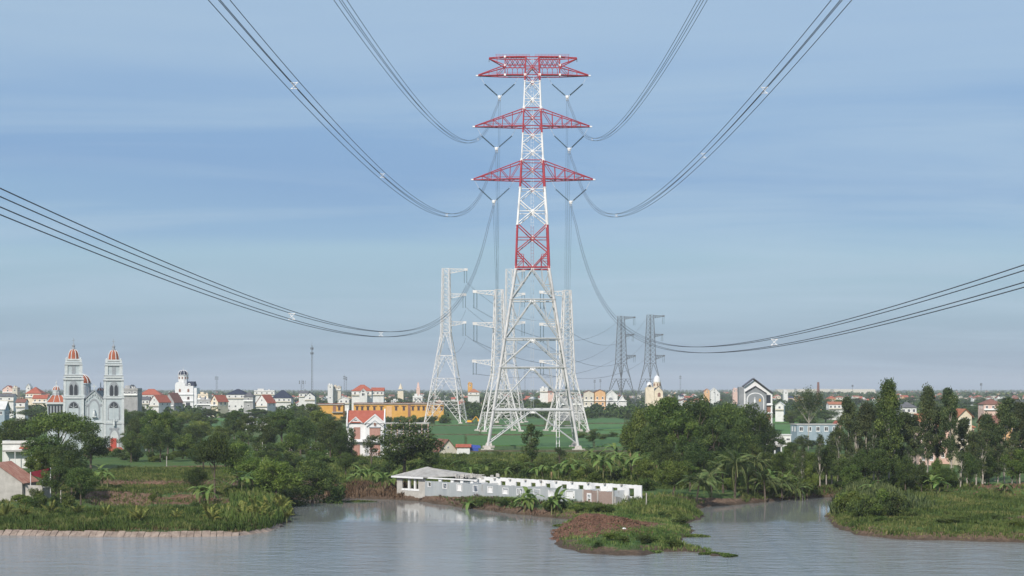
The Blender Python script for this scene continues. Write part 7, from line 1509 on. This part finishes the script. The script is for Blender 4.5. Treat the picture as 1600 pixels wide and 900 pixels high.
# ---- revetment of concrete slabs along the left bank
rv_ = thing('revetment', 'sloping revetment of pale concrete slabs along the left river bank', 'embankment', (0, 0, 0))
shore = [W(*p) for p in [(-30, 836), (0, 836), (130, 838), (260, 839), (370, 838), (420, 831), (446, 820)]]
pp = [np.array(p) for p in shore]; seg = [np.linalg.norm(b-a) for a, b in zip(pp, pp[1:])]; tot = sum(seg); M_sl = mat('slab_concrete', (0.17, 0.13, 0.105), (0.32, 0.255, 0.21), .95, .9, .3, objvar=.14)
def at_(s):
    for a, b, l_ in zip(pp, pp[1:], seg):
        if s <= l_: return a+(b-a)*s/l_, (b-a)/l_
        s -= l_
    return pp[-1], (pp[-1]-pp[-2])/seg[-1]
s = 0.0; k = 0; rr3 = random.Random(4)
while s < tot-1.3:
    ln = 1.25*rr3.uniform(.85, 1.15); p, t_ = at_(s); q, _ = at_(s+ln-rr3.uniform(.04, .12)); nrm = np.array([-t_[1], t_[0]]); hz = (.72 if s < tot*.62 else .42)*rr3.uniform(.85, 1.08); bk = 1.25*rr3.uniform(.9, 1.1)
    m = MB(); j = rr3.uniform(-.05, .05)
    A = [(p[0]-nrm[0]*.5, p[1]-nrm[1]*.5, -.35), (q[0]-nrm[0]*.5, q[1]-nrm[1]*.5, -.35), (q[0]+nrm[0]*bk, q[1]+nrm[1]*bk, hz+j), (p[0]+nrm[0]*bk, p[1]+nrm[1]*bk, hz)]
    m.hexa([(x, y, z-.12) for x, y, z in A]+[(x, y, z+.10) for x, y, z in A]); m.build('slab', M_sl, rv_); s += ln; k += 1
# litter and boats-like scraps
for i, (px, py, s, lb) in enumerate([(612, 776, .55, 'white plastic sack lying on the bank left of the ruin'), (975, 826, .4, 'small white scrap on the spit beside the green mound'), (1393, 838, .25, 'tiny white scrap at the foot of the right bank'), (894, 804, .3, 'pale stone on the bank below the ruin'), (626, 775, .3, 'small white scrap near the plastic sack')]):
    x, y = W(px, py, 1.2); m = MB(); m.lathe([(0, 0), (s, .05), (s*.9, s*.5), (s*.4, s*.8), (0, s*.85)], 0, 0, 7); tag(m.build('litter', M_white, None, (x, y, gz(x, y)), 0), lb, 'litter')
# ---------------------------------------------------------------- air
hz = bpy.data.meshes.new('haze'); hb = MB(); hb.box(-21000, 21000, -700, 21000, -2.8, 165.0); haze = hb.build('haze', [])
hm = bpy.data.materials.new('haze_air'); hm.use_nodes = True; t = hm.node_tree; n = t.nodes; n.clear(); ho = n.new('ShaderNodeOutputMaterial'); pv_ = n.new('ShaderNodeVolumePrincipled')
pv_.inputs['Color'].default_value = (0.87, 0.93, 1.0, 1); pv_.inputs['Density'].default_value = 0.00008; pv_.inputs['Anisotropy'].default_value = 0.0
t.links.new(pv_.outputs[0], ho.inputs['Volume']); haze.data.materials.clear(); haze.data.materials.append(hm); tag(haze, 'thin bluish air haze over the whole plain', None, None, 'stuff')
finish_labels()
